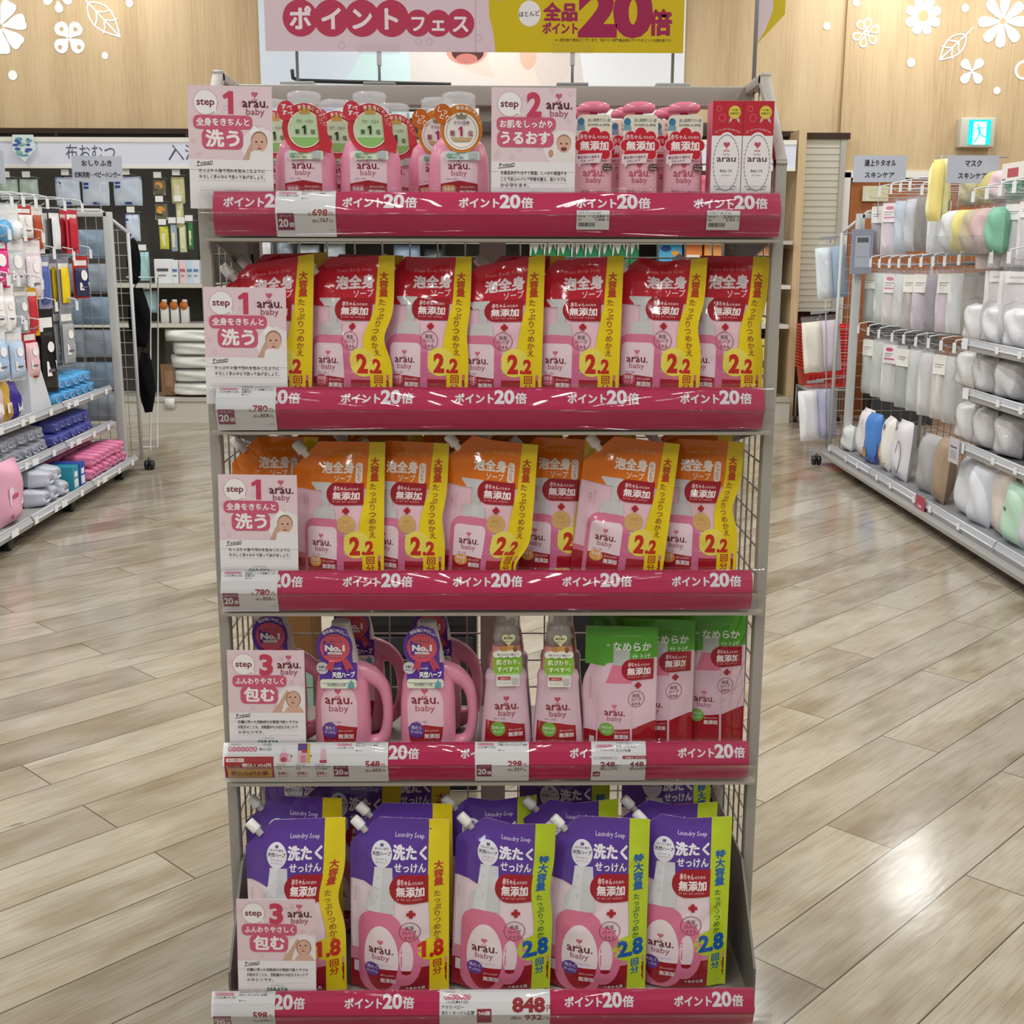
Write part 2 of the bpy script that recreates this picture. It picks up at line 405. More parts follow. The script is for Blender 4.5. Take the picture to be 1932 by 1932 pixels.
    def final(s):
        if s._f is None:
            VV, FF, CC = [], [], []
            for V, F, c, lv in s.items:
                o = len(VV)
                if s.x1 is not None and max(float(p[0]) for p in V) > s.x1:
                    V2, F2 = [], []
                    for f in F:
                        g = _clip([(float(V[k][0]), float(V[k][1])) for k in f], 0, s.x1, True)
                        if len(g) > 2: F2.append(tuple(range(len(V2), len(V2) + len(g)))); V2 += g
                    V, F = V2, F2
                if not s.cell:
                    VV.extend((p[0], p[1], lv) for p in V); FF.extend(tuple(o + k for k in f) for f in F); CC.extend([c] * len(F)); continue
                seen = {}
                def vid(p):
                    k = (round(p[0], 3), round(p[1], 3))
                    if k not in seen: seen[k] = len(VV); VV.append((p[0], p[1], lv))
                    return seen[k]
                for f in F:
                    P = [(float(V[k][0]), float(V[k][1])) for k in f]
                    xs = [p[0] for p in P]; ys = [p[1] for p in P]; cx, ce = s.cell if isinstance(s.cell, tuple) else (s.cell, s.cell)
                    if max(xs) - min(xs) < cx and max(ys) - min(ys) < ce:
                        FF.append(tuple(vid(p) for p in P)); CC.append(c); continue
                    for i in range(math.floor(min(xs) / cx), math.floor(max(xs) / cx) + 1):
                        q = _clip(_clip(P, 0, i * cx, False), 0, (i + 1) * cx, True)
                        if len(q) < 3: continue
                        yy = [p[1] for p in q]
                        for j in range(math.floor(min(yy) / ce), math.floor(max(yy) / ce) + 1):
                            g = _clip(_clip(q, 1, j * ce, False), 1, (j + 1) * ce, True)
                            ids = []
                            for p in g:
                                k = vid(p)
                                if k not in ids: ids.append(k)
                            if len(ids) >= 3: FF.append(tuple(ids)); CC.append(c)
            s._f = (np.array(VV, dtype=float).reshape(-1, 3), FF, CC)
        return s._f
def flat_fn(y0=0.0, sgn=-1):
    return lambda x, z, l: np.stack([x, np.full_like(x, y0) + sgn * l, z], 1)
def panel(name, A, w, h, t, mat, col, parent=None, loc=(0, 0, 0), rot=(0, 0, 0)):
    """a flat card w x h mm (origin bottom left), thickness t mm, printed with A on its front (-y)"""
    b = MB().box((0, 0, 0), (w / 1000, t / 1000, h / 1000), col)
    b.art(A, flat_fn()); return b.build(name, mat, parent, loc, rot)

# ================================================================ the setting
WALL_Y = 10.2
struct(MB().box((-6.5, -3.5, -0.1), (6.5, WALL_Y, 0), '#BBAF9B').build('floor', 'floor'))
struct(MB().box((-6.5, -3.5, 3.9), (6.5, WALL_Y, 4.0), '#E8E8E6').build('ceiling', 'ceil'))
struct(MB().box((-6.6, WALL_Y, 2.275), (2.785, WALL_Y + 0.1, 4.0), '#C9A97C').build('wall_back', 'wood'))
struct(MB().box((2.785, WALL_Y - 0.03, 1.98), (6.6, WALL_Y + 0.1, 4.0), '#C9A97C').build('wall_back_right', 'wood'))
struct(MB().box((-6.6, WALL_Y, 0), (2.42, WALL_Y + 0.1, 2.275), '#4D4A46').build('wall_back_lower', 'matte'))
struct(MB().box((2.78, WALL_Y, 0), (6.6, WALL_Y + 0.1, 1.98), '#A87848').build('wall_back_doorway', 'door'))
struct(MB().box((-6.6, -3.5, 0), (-6.5, WALL_Y, 4.0), '#D9D4CA').build('wall_left', 'matte'))
struct(MB().box((6.5, -3.5, 0), (6.6, WALL_Y, 4.0), '#D9D4CA').build('wall_right', 'matte'))
# dark trim under the oak fascia
struct(MB().box((-6.5, WALL_Y - 0.05, 2.245), (2.45, WALL_Y, 2.285), '#3A2A20').build('trim_1', 'matte'))
# white door casing and the brown door leaf
dm = MB().box((2.835, WALL_Y - 0.05, 0), (2.885, WALL_Y, 1.97), '#E4E2DC').box((2.835, WALL_Y - 0.05, 1.93), (4.6, WALL_Y, 1.985), '#E4E2DC')
struct(dm.build('door_1_frame', 'metal'))
struct(MB().box((2.9, WALL_Y - 0.02, 0), (4.6, WALL_Y - 0.002, 1.915), '#A06236').build('door_1', 'door'))
# louvred shutter column with its dark cap
sb = MB().box((2.44, 10.02, 0.87), (2.79, WALL_Y, 2.215), '#C3BFB0')
for k in range(26):
    z = 0.90 + k * 0.05; sb.box((2.44, 10.016, z), (2.79, 10.022, z + 0.004), '#B5B0A2')
sb.box((2.752, 10.008, 0.87), (2.795, 10.03, 2.215), '#A9A79F')
sh = sb.build('door_2', 'metal'); struct(sh)
struct(MB().box((2.44, 10.0, 2.215), (2.82, WALL_Y, 2.262), '#3C2C22').build('trim_2', 'matte'))
struct(MB().box((2.38, 9.86, 0), (2.44, WALL_Y, 2.27), '#B89A63').build('trim_3', 'wood'))
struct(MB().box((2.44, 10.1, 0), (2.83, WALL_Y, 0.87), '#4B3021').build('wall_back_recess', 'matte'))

# white flower decals on the oak wall
def petal(a, L, w0, w1, notch=0.0, x0=0.0):
    p = []
    for t in np.linspace(0, 1, 9): p.append((x0 + (L - x0) * t, w0 * (1 - t) + w1 * math.sin(math.pi * min(1, t * 0.62 + 0.02)) * t ** 0.6))
    top = p[-1][1]
    for t in np.linspace(80, 0, 6)[1:]: p.append((L + top * 0.8 * math.cos(R(t)) - notch * (1 - t / 90) , top * math.sin(R(t))))
    q = p + [(x, -y) for x, y in reversed(p[:-1])]
    c, s_ = math.cos(R(a)), math.sin(R(a))
    return [(x * c - y * s_, x * s_ + y * c) for x, y in q]
def decal(name, pos, shapes, label, holes=()):
    A = Art()
    for p in shapes: A.poly(p[0], p[1] if len(p) > 1 else '#FFFFFF', p[2] if len(p) > 2 else 0)
    b = MB().art(A, flat_fn(), 1.0)
    bk = MB()
    V, F, C = A.final()
    # thin vinyl: front print with a slight thickness
    n = len(V); VV = [(v[0], 0.0, v[1]) for v in V]
    b.add(VV, [tuple(reversed(f)) for f in F], C)
    o = b.build(name, 'paper', None, pos); return tag(o, label, 'wall decal', 'white flower decals on the wooden wall')
def off(pts, dx, dz): return [(x + dx, z + dz) for x, z in pts]
WH = '#FAFCFC'; WD = '#CFAE80'
def at_wall(px, py, y=WALL_Y - 0.004): return at(px, py, y)
YR = WALL_Y - 0.034
decal('flower_decal', at_wall(0, 50), [(petal(a, 0.185, 0.010, 0.064, 0.03, 0.02), WH) for a in (12, 62, 112, 168, 222, 272, 318)], 'large solid white flower decal cut off by the left edge of the picture')
decal('flower_decal', at_wall(130, 72), [(petal(a, 0.095, 0.008, 0.060, 0.0, 0.005), WH) for a in (50, 128, 222, 318)] + [(off(ell(0, 0, 0.017, 0.017, 14), r_ * math.cos(R(a)), r_ * math.sin(R(a))), '#C2A57C', 2) for a, r_ in ((50, 0.085), (128, 0.085), (222, 0.1), (318, 0.1))], 'white four petal butterfly-like flower decal with four round holes')
decal('flower_decal', at_wall(108, -6), [(petal(a, 0.09, 0.008, 0.035, 0, 0.03), WH) for a in (-18, -85, -160, 60, 130)], 'white flower decal at the top edge left of the leaf decal')
def leaf_shapes(L, w, ang):
    out = []; n = 14
    up = [(L * t, w * math.sin(math.pi * t ** 0.8)) for t in np.linspace(0, 1, n)]
    T = 0.011
    def st(pts, t=T):
        r = []
        for a, b in zip(pts, pts[1:]):
            d = Vector((b[0] - a[0], b[1] - a[1])); k = Vector((-d.y, d.x)).normalized() * t / 2; e = d.normalized() * t * 0.3
            r.append([(a[0] - k.x - e.x, a[1] - k.y - e.y), (b[0] - k.x + e.x, b[1] - k.y + e.y), (b[0] + k.x + e.x, b[1] + k.y + e.y), (a[0] + k.x - e.x, a[1] + k.y - e.y)])
        return r
    segs = st(up) + st([(x, -y) for x, y in up]) + st([(-0.08, 0), (L, 0)])
    for t in (0.25, 0.5):
        for sg in (1, -1): segs += st([(L * t, 0), (L * (t + 0.13), sg * w * 0.45), (L * (t + 0.19), sg * w * 0.9)])
    c, s_ = math.cos(R(ang)), math.sin(R(ang))
    return [([(x * c - y * s_, x * s_ + y * c) for x, y in p], WH) for p in segs]
decal('leaf_decal', at_wall(166, 5), leaf_shapes(0.34, 0.085, -47), 'white outlined leaf decal on the wooden wall at the left')
decal('flower_decal', at(1634, 62, YR), [(petal(a, 0.085, 0.006, 0.036, 0, 0.022), WH, 0) for a in (82, 128, 20, 200, 258, 318)] + [(petal(a, 0.079, 0.0, 0.024, 0, 0.032), WD, 2) for a in (82, 128, 20, 200, 258, 318)] + [(ell(0, 0, 0.022, 0.022, 16), WH, 2), (ell(0, 0, 0.011, 0.011, 14), WD, 3)], 'white outline flower decal with open petals right of the wall corner')
decal('flower_decal', at(1742, 30, YR), [(petal(a, 0.118, 0.012, 0.038, 0, 0.0), WH) for a in (20, 66, 112, 158, 204, 247, 290, 336)] + [(ell(0, 0, 0.043, 0.043, 20), WD, 3)], 'solid white daisy decal with a round hole in the middle')
decal('flower_decal', at(1892, 40, YR), [(petal(a, 0.165, 0.006, 0.044, 0, 0.0), WH) for a in (0, 42, 88, 130, 182, 228, 268, 312)] + [(ell(0, 0, 0.024, 0.024, 18), WD, 3)], 'largest white daisy decal with pointed petals at the right edge')
decal('flower_decal', at(1834, 134, YR), [(petal(a, 0.088, 0.004, 0.038, 0, 0.0), WH) for a in (48, 138, 228, 312)], 'small white four petal clover decal above the exit sign')
decal('flower_decal', at(1932, 132, YR), [(ell(0, 0, 0.075, 0.075, 22), WH), (ell(0, 0, 0.055, 0.055, 22), WD, 2)], 'rounded white outline decal cut by the right edge above the exit sign')
decal('leaf_decal', at(1822, 66, YR), leaf_shapes(0.27, 0.07, 224), 'white outlined leaf decal between the daisies at the right')
for px, py, w, lab in ((24, 142, 0.036, 'white dot decal below the large flower at the left edge'), (198, 105, 0.026, 'white dot decal below the leaf decal at the left'), (244, 6, 0.028, 'white dot decal beside the leaf decal at the top left'), (1560, 49, 0.028, 'white dot decal left of the wall corner'), (1719, 118, 0.034, 'white dot decal below the holed daisy decal'), (1821, 15, 0.03, 'white dot decal between the two daisy decals'), (1881, 171, 0.028, 'white dot decal below the clover decal'), (1616, 4, 0.03, 'white dot decal at the top above the outline flower')):
    o = decal('dot_decal', at(px, py, WALL_Y - 0.004 if px < 1587 else YR), [(ell(0, 0, w, w * 1.05, 18), WH)], lab)

# big baby poster on the oak wall
PA = Art(40)
P0 = at(495, 225, WALL_Y - 0.03); PX1 = at(1288, 225, WALL_Y - 0.03)
PW = (PX1.x - P0.x) * 1000; PH = 1250.0; mm = PW / 793
def q(px, py): return ((px - 495) * mm, (225 - py) * mm)
def pe(cx, cy, rx, ry, col, lv, n=36): PA.poly([(q(cx, cy)[0] + a * mm, q(cx, cy)[1] + b * mm) for a, b in ell(0, 0, rx, ry, n)], col, lv)
PA.poly([q(602, 225), q(720, 60), q(720, -120), q(495, -120), q(495, 225)], '#D9E3F0', 1)
PA.poly([q(610, 225), q(700, 80), q(800, 40), q(800, 225)], '#D6F0F2', 2)
PA.poly([q(780, 225), q(770, 60), q(800, -110), q(1060, -110), q(1085, 60), q(1110, 225)], '#E4DCD6', 3)
pe(935, 20, 128, 128, '#EFD3C6', 4); pe(1000, 110, 80, 66, '#F0DDD2', 5)
pe(995, 108, 16, 26, '#E5BFA9', 6); pe(1040, 120, 34, 50, '#E2D6CF', 5)
pe(880, 103, 38, 23, '#D99C8E', 7); pe(882, 104, 30, 18, '#4A2320', 8); pe(880, 115, 20, 9, '#C4766C', 9)
pe(890, 60, 14, 8, '#E0B9A8', 7); pe(846, 10, 14, 9, '#5A4136', 8); pe(930, 10, 14, 9, '#5A4136', 8)
poster = MB().box((0, 0, 0), (PW / 1000, 0.01, PH / 1000), '#F2F5FA').art(PA, flat_fn()).build('wall_poster', 'paper', None, (P0.x, WALL_Y - 0.03, P0.z))
tag(poster, 'large wall poster of a laughing baby high on the wooden wall', 'poster')

# exit sign box
ex = thing('exit_sign', at(1843, 278, WALL_Y - 0.13), (0, 0, 0), 'lit green running-man exit sign on the wooden wall', 'sign')
e0 = at(1809, 276, WALL_Y - 0.13); e1 = at(1879, 220, WALL_Y - 0.13); ew = (e1.x - e0.x); eh = e1.z - e0.z
MB().box((-ew / 2, 0, 0), (ew / 2, 0.1, eh), '#C6C4B8', 0.008).build('housing', 'metal', ex)
A = Art(); g = '#00C9B0'
S_ = 170.0
A.rect(-85, 0, 85, 185, g, 0).rr(-50, 0, 52, 172, 4, '#F4FFFC', 1)
A.el(-14, 148, 9, 9, g, 2); A.line([(-10, 136), (4, 84)], 20, g, 2); A.line([(-8, 132), (-36, 112), (-44, 92)], 8, g, 2); A.line([(0, 134), (26, 120), (34, 140)], 8, g, 2)
A.line([(4, 88), (30, 62), (52, 56)], 12, g, 2); A.line([(2, 90), (-12, 52), (-40, 12)], 12, g, 2)
MB().box((-0.088, -0.004, -0.003), (0.088, 0, 0.188), '#0AA392').art(A, flat_fn(-0.004)).build('lit_panel', 'lit', ex, (0.01, 0, 0.022))

# ================================================================ the display rack
GM = '#A7A199'; GMD = '#8C867E'
RTOP = [1.464, 1.161, 0.858, 0.555]; RY = 1.94; BASE_TOP, BASE_Y = 0.175, 1.80
BOARD = [z - 0.047 for z in RTOP]; BASE_BOARD = 0.130
rack = thing('display_rack', (0, 2.1, 0), (0, 0, 0), 'grey metal five-tier promotion rack with wire mesh sides, filled with pink baby soap', 'display rack')
def rk(mb, name, mat='metal', parent=None): return mb.build(name, mat, parent or rack, (0, -2.1, 0) if parent is None else (0, 0, 0))
for sx in (-1, 1):
    x = sx * 0.452
    # side frame: back post, chamfered top, front post
    b = MB(); T = 0.009
    path = [(2.26, 0.0), (2.26, 1.65), (2.13, 1.652), (1.985, 1.508), (1.985, 0.08)]
    for (y0, z0), (y1, z1) in zip(path, path[1:]):
        d = Vector((0, y1 - y0, z1 - z0)); L = d.length; ang = math.atan2(d.z, d.y)
        V, F = rbox((2 * T, L + 0.016, 0.017), 0.002)
        m = Matrix.Translation((x, (y0 + y1) / 2, (z0 + z1) / 2)) @ Matrix.Rotation(ang, 4, 'X')
        b.add([m @ Vector(v) for v in V], F, GM)
    rk(b, 'side_frame')
    b = MB()
    for k in range(1, 6): b.tube([(x, 1.985 + k * 0.046, 0.1), (x, 1.985 + k * 0.046, 1.50 + min(0.15, k * 0.043))], 0.0018, GMD, 5)
    for k in range(0, 29): b.tube([(x + sx * 0.003, 1.985, 0.14 + k * 0.049), (x + sx * 0.003, 2.26, 0.14 + k * 0.049)], 0.0018, GMD, 5)
    o = rk(b, 'side_mesh')
    # slotted back upright
    b = MB().box((sx * 0.432 - 0.014, 2.25, 0), (sx * 0.432 + 0.014, 2.28, 1.655), GMD)
    for k in range(31): b.box((sx * 0.432 - 0.003, 2.2492, 0.14 + k * 0.048), (sx * 0.432 + 0.003, 2.2502, 0.165 + k * 0.048), '#17171A')
    rk(b, 'upright')
    # dark bracket plate at the base
    b = MB(); V = [(x - sx * 0.012, 1.83, 0.12), (x - sx * 0.012, 1.83, 0.20), (x - sx * 0.012, 1.965, 0.33), (x - sx * 0.012, 2.25, 0.33), (x - sx * 0.012, 2.25, 0.12)]
    V2 = [(v[0] - sx * 0.004, v[1], v[2]) for v in V]; n = 5
    b.add(V + V2, [tuple(range(5)), tuple(range(9, 4, -1))] + [(i, (i + 1) % 5, 5 + (i + 1) % 5, 5 + i) for i in range(5)], '#6F6B65', False); rk(b, 'base_bracket')
b = MB().box((-0.46, 2.245, 1.620), (0.46, 2.285, 1.655), GM, 0.003); rk(b, 'top_rail')
b = MB().box((-0.46, 2.250, 1.575), (0.46, 2.268, 1.595), '#55524E', 0.003); rk(b, 'hook_bar')
b = MB().box((-0.024, 2.262, 0.02), (0.024, 2.285, 1.62), '#9C968D'); rk(b, 'middle_upright')
b = MB()
for k in range(-8, 9): b.tube([(k * 0.05, 2.27, 0.12), (k * 0.05, 2.27, 1.61)], 0.0017, GMD, 5)
for k in range(0, 27): b.tube([(-0.43, 2.273, 0.15 + k * 0.055), (0.43, 2.273, 0.15 + k * 0.055)], 0.0017, GMD, 5)
rk(b, 'back_mesh')
# rail profile (dy, dz) from the top edge down
PROF = [(0.020, 0.0), (0.014, -0.005), (0.007, -0.016), (0.002, -0.029), (0.0, -0.036), (0.0015, -0.0375), (0.005, -0.050), (0.012, -0.069)]
_pl = [0]
for a, c in zip(PROF, PROF[1:]): _pl.append(_pl[-1] + math.hypot(c[0] - a[0], c[1] - a[1]))
PLEN = _pl[-1]
def rail_fn(y0, z0, off=0.0):
    """(u along x in m, v = distance below the rail's top edge as negative z) -> point on the rail face"""
    py, pz = [p[0] for p in PROF], [p[1] for p in PROF]
    def f(x, z, l):
        d = -z
        yy = np.interp(d, _pl, py) ; zz = np.interp(d, _pl, pz)
        ex_ = np.maximum(d - PLEN, 0)
        return np.stack([x, y0 + yy - l - off, z0 + zz - ex_], 1)
    return f
def rail_sheet(x0, x1, y0, z0, off, thick, col, d0=0.0, d1=None, extra=None):
    d1 = PLEN if d1 is None else d1
    ds = sorted(set([d0, d1] + [d for d in _pl if d0 < d < d1])); f = rail_fn(y0, z0, off)
    n = len(ds); V = []
    for x in (x0, x1):
        for o_ in (0, thick):
            P = f(np.full(n, x), -np.array(ds), 0.0)
            V += [(p[0], p[1] + o_, p[2]) for p in P]
    F = []
    for i in range(n - 1):
        F += [(i, i + 1, 2 * n + i + 1, 2 * n + i), (n + i, 3 * n + i, 3 * n + i + 1, n + i + 1)]
        F += [(i, n + i, n + i + 1, i + 1), (2 * n + i, 2 * n + i + 1, 3 * n + i + 1, 3 * n + i)]
    F += [(0, 2 * n, 3 * n, n), (n - 1, 2 * n - 1, 4 * n - 1, 3 * n - 1)]
    return V, F
shelf_word = ['top shelf', 'second shelf', 'third shelf', 'fourth shelf', 'bottom shelf']
TEXTPX = [[493, 718, 938, 1160, 1382], [499, 713, 928, 1141, 1354], [506, 714, 922, 1129, 1336], [521, 728, 935, 1141, 1345], [510, 717, 925, 1133, 1340]]
STRIPX = [(400, 1475), (408, 1443), (416, 1421), (424, 1414), (404, 1424)]
for i in range(5):
    z0, y0 = (RTOP[i], RY) if i < 4 else (BASE_TOP, BASE_Y)
    zb = BOARD[i] if i < 4 else BASE_BOARD
    sh_ = link('shelf', None, rack, (0, -2.1, 0))
    b = MB().box((-0.442, y0 + 0.03, zb - 0.014), (0.442, 2.245, zb), '#9A948B', 0.002)
    if i < 4: b.box((-0.442, y0 + 0.024, zb - 0.032), (0.442, y0 + 0.032, zb), GM)
    else: b.box((-0.442, y0 + 0.06, 0.01), (0.442, y0 + 0.07, zb - 0.01), '#77726B')
    b.build('board', 'metal', sh_)
    if i < 4:
        for sx in (-1, 1):
            b = MB(); x = sx * 0.435; pts = [(2.245, zb - 0.014), (1.975, zb - 0.014), (1.975, zb - 0.034), (2.06, zb - 0.05), (2.19, zb - 0.105 if i == 0 else zb - 0.08), (2.245, zb - 0.12 if i == 0 else zb - 0.09)]
            V = [(x - 0.002, p[0], p[1]) for p in pts] + [(x + 0.002, p[0], p[1]) for p in pts]; n = len(pts)
            b.add(V, [tuple(range(n - 1, -1, -1)), tuple(range(n, 2 * n))] + [(k, (k + 1) % n, n + (k + 1) % n, n + k) for k in range(n)], '#6B665F', False)
            b.build('bracket', 'metal', sh_)
    xr = 0.45 if i < 4 else 0.462
    b = MB(); V, F = rail_sheet(-xr, xr, y0, z0, 0.0062, 0.0012, GM); b.add(V, F, GM)
    # rolled clear lip along the top and the fold at mid height
    b.tube([(-xr, y0 + 0.0125, z0 + 0.002), (xr, y0 + 0.0125, z0 + 0.002)], 0.0028, GM, 8)
    b.tube([(-xr, y0 - 0.0072, z0 - 0.0365), (xr, y0 - 0.0072, z0 - 0.0365)], 0.0022, GM, 8)
    b.build('clear_rail', 'clear', sh_)
    b = MB(); V, F = rail_sheet((at(STRIPX[i][0], [385, 760, 1103, 1428, 1900][i], y0).x), (at(STRIPX[i][1], [385, 760, 1103, 1428, 1900][i], y0).x), y0, z0, -0.006, 0.001, '#B9B6B0', 0.017); b.add(V, F, '#B9B6B0')
    b.box((-xr, y0 + 0.006, z0 - 0.077), (xr, y0 + 0.030, z0 - 0.0725), '#A39C90'); b.build('rail_back', 'metal', sh_)
    # pink paper strip in the rail
    xa = (at(STRIPX[i][0], 0, y0).x if 0 else (STRIPX[i][0] - 966) / F_PX * 1)
    A = Art((400, 2.5))
    mid = lambda px: at(px, [385, 760, 1103, 1428, 1900][i], y0)
    L_, R_ = mid(STRIPX[i][0]).x, mid(STRIPX[i][1]).x
    for px in TEXTPX[i]:
        c = mid(px).x * 1000
        A.text('ポイント', c - 59, -30, 17.5, '#F3EEF4', 0.045, 'l', fit=62); A.text('20', c + 4, -31, 31, '#F3EEF4', 0.04, 'l', fit=32); A.text('倍', c + 37, -30, 19, '#F3EEF4', 0.035, 'l', fit=18.5)
    b = MB(); V, F = rail_sheet(L_, R_, y0, z0, 0.0, 0.0004, '#C60F55', 0.003, PLEN - 0.0005); b.add(V, F, '#C60F55', False)
    b.art(A, rail_fn(y0, z0)); o = b.build('shelf_strip', 'paper')
    tag(o, 'pink points promotion strip in the price rail of the ' + shelf_word[i], 'promotion strip', 'pink strips in the price rails')

# ---------------------------------------------------------------- price cards in the rails
PK = '#C22A6C'; RD = '#8E2A34'; DK = '#3A3436'
def card_head(A, x, w, top, small, l1, l2, l3=None):
    """pink campaign oval, dates and the product lines along the top of a price card; x = left edge mm, y runs down from 0"""
    A.text('SARAYA', x + 6 * small, -3.0, 2.6 * small, '#B9A0A8', 0.0, 'l'); 
    for k in range(7): A.el(x + (7 + 3.9 * k) * small, -6.6, 2.4 * small, 2.5, '#D8698C', 1, 14)
    A.text('ポイントフェス', x + 5 * small, -8.0, 4.0, '#FFFFFF', 0.02, 'l', fit=28 * small, lv=2)
    A.text('1.31(水)▶8.31(日)', x + 4 * small, -13.2, 4.2, DK, 0.01, 'l', fit=31 * small)
    A.text(l1, x + 39 * small, -4.6, 4.0, DK, 0.015, 'l', fit=None if len(l1) < 5 else 47 * small)
    A.text(l2, x + 39 * small, -9.4, 4.0, DK, 0.015, 'l', fit=min(50, 4.1 * len(l2)) * small)
    if l3: A.text(l3, x + 39 * small, -13.6, 4.0, DK, 0.015, 'l', fit=4.1 * len(l3) * small)
    A.el(x + 41 * small, -16.8, 1.1, 1.2, DK); A.text('500ml', x + 43 * small, -17.9, 3.2, '#6E686A', 0, 'l')
def point_box(A, x, y, w, h):
    A.rect(x, y, x + w, y + h, '#8F2358', 1); A.text('ポイント', x + w / 2, y + h * 0.76, h * 0.2, '#F5E6EE', 0.03, fit=w * 0.7, lv=2)
    A.text('20', x + w * 0.06, y + h * 0.2, h * 0.62, '#FFFFFF', 0.03, 'l', fit=w * 0.58, lv=2); A.text('倍', x + w * 0.68, y + h * 0.2, h * 0.3, '#FFFFFF', 0.03, 'l', lv=2)
def price(A, x1, y, big, tax, s=1.0, pre='各', col='#A32B36'):
    A.text('円', x1 - 1, y, 7.5 * s, col, 0.02, 'r'); A.text(big, x1 - 9 * s, y, 14.5 * s, col, 0.035, 'r', fit=24 * s)
    if pre: A.text(pre, x1 - 34 * s, y, 6 * s, col, 0.02, 'r')
    A.text('円)', x1 - 1, y - 10.5 * s, 5 * s, '#7A3A40', 0.01, 'r'); A.text(tax, x1 - 8 * s, y - 10.5 * s, 9 * s, '#7A3A40', 0.02, 'r', fit=13.5 * s); A.text('(税込', x1 - 22.5 * s, y - 10.5 * s, 5 * s, '#7A3A40', 0.01, 'r')
def price_card(i, px0, px1, draw, label, d0=0.002, d1=None, off=0.0018, pyy=None):
    z0, y0 = (RTOP[i], RY) if i < 4 else (BASE_TOP, BASE_Y)
    py = pyy or [400, 775, 1115, 1440, 1905][i]
    a, c = at(px0, py, y0).x, at(px1, py, y0).x
    d1 = PLEN + 0.001 if d1 is None else d1
    A = Art((400, 2.5)); draw(A, a * 1000, (c - a) * 1000)
    b = MB(); V, F = rail_sheet(a, c, y0, z0, off, 0.0003, '#F3F3F6', d0, d1); b.add(V, F, '#F3F3F6', False)
    b.art(A, rail_fn(y0, z0, off)); o = b.build('price_card', 'paper')
    return tag(o, label, 'price card')
def std(l1, l2, big, tax, l3=None, pre='各', s=1.0):
    def d(A, x, w):
        card_head(A, x, w, 0, w / 92, l1, l2, l3); point_box(A, x + 3, -68, 26 * w / 94, 27); price(A, x + w - 3, -45, big, tax, pre=pre)
        A.text('100448', x + w - 3, -68.5, 3, '#6E686A', 0, 'r')
    return d
price_card(0, 519, 633, std('SARAYA アラウ.ベビー', '泡全身ソープ 各種', '698', '767'), 'white price card reading 698 yen on the top shelf')
price_card(1, 407, 520, std('SARAYA アラウ.ベビー', '泡全身ソープ 大容量たっぷり', '780', '858', '詰替各種'), 'white price card reading 780 yen at the left end of the second shelf')
price_card(2, 416, 523, std('SARAYA アラウ.ベビー', '泡全身ソープ 大容量たっぷり', '780', '858', '詰替各種'), 'white price card reading 780 yen at the left end of the third shelf')
def small_tag(l1, l2, p1, p2):
    def d(A, x, w):
        A.text(l1, x + 2, -36, 3.6, DK, 0.015, 'l', fit=w * 0.36); A.text(l2, x + 2, -40, 3.6, DK, 0.015, 'l', fit=w * 0.7)
        A.text('本体価格', x + 2, -46.5, 3.2, DK, 0.01, 'l', fit=w * 0.22); A.text(p1, x + w * 0.86, -47, 6.2, DK, 0.03, 'r', fit=w * 0.36); A.text('円', x + w - 1, -47, 3.6, DK, 0.01, 'r')
        A.text('税込', x + 2, -51.5, 3.2, DK, 0.01, 'l'); A.text(p2, x + w * 0.86, -51.8, 5.2, DK, 0.03, 'r', fit=w * 0.28); A.text('円', x + w - 1, -51.8, 3.6, DK, 0.01, 'r')
        rn = random.Random(5); xx = x + 3
        while xx < x + w * 0.55: t = rn.choice((0.4, 0.7, 1.0)); A.rect(xx, -61, xx + t, -54.5, '#2A2628'); xx += t + rn.choice((0.4, 0.7))
    return d
price_card(0, 1088, 1150, small_tag('アラウ.ベビー', 'ミルキーローション250', '1,280', '1,408'), 'small white shelf label reading 1,280 yen under the lotion bottles', 0.035, 0.066, 0.0034)
price_card(0, 1334, 1396, small_tag('アラウ.ベビー', 'ベビーオイル', '2,500', '2,750'), 'small white shelf label reading 2,500 yen under the oil boxes', 0.035, 0.066, 0.0034)
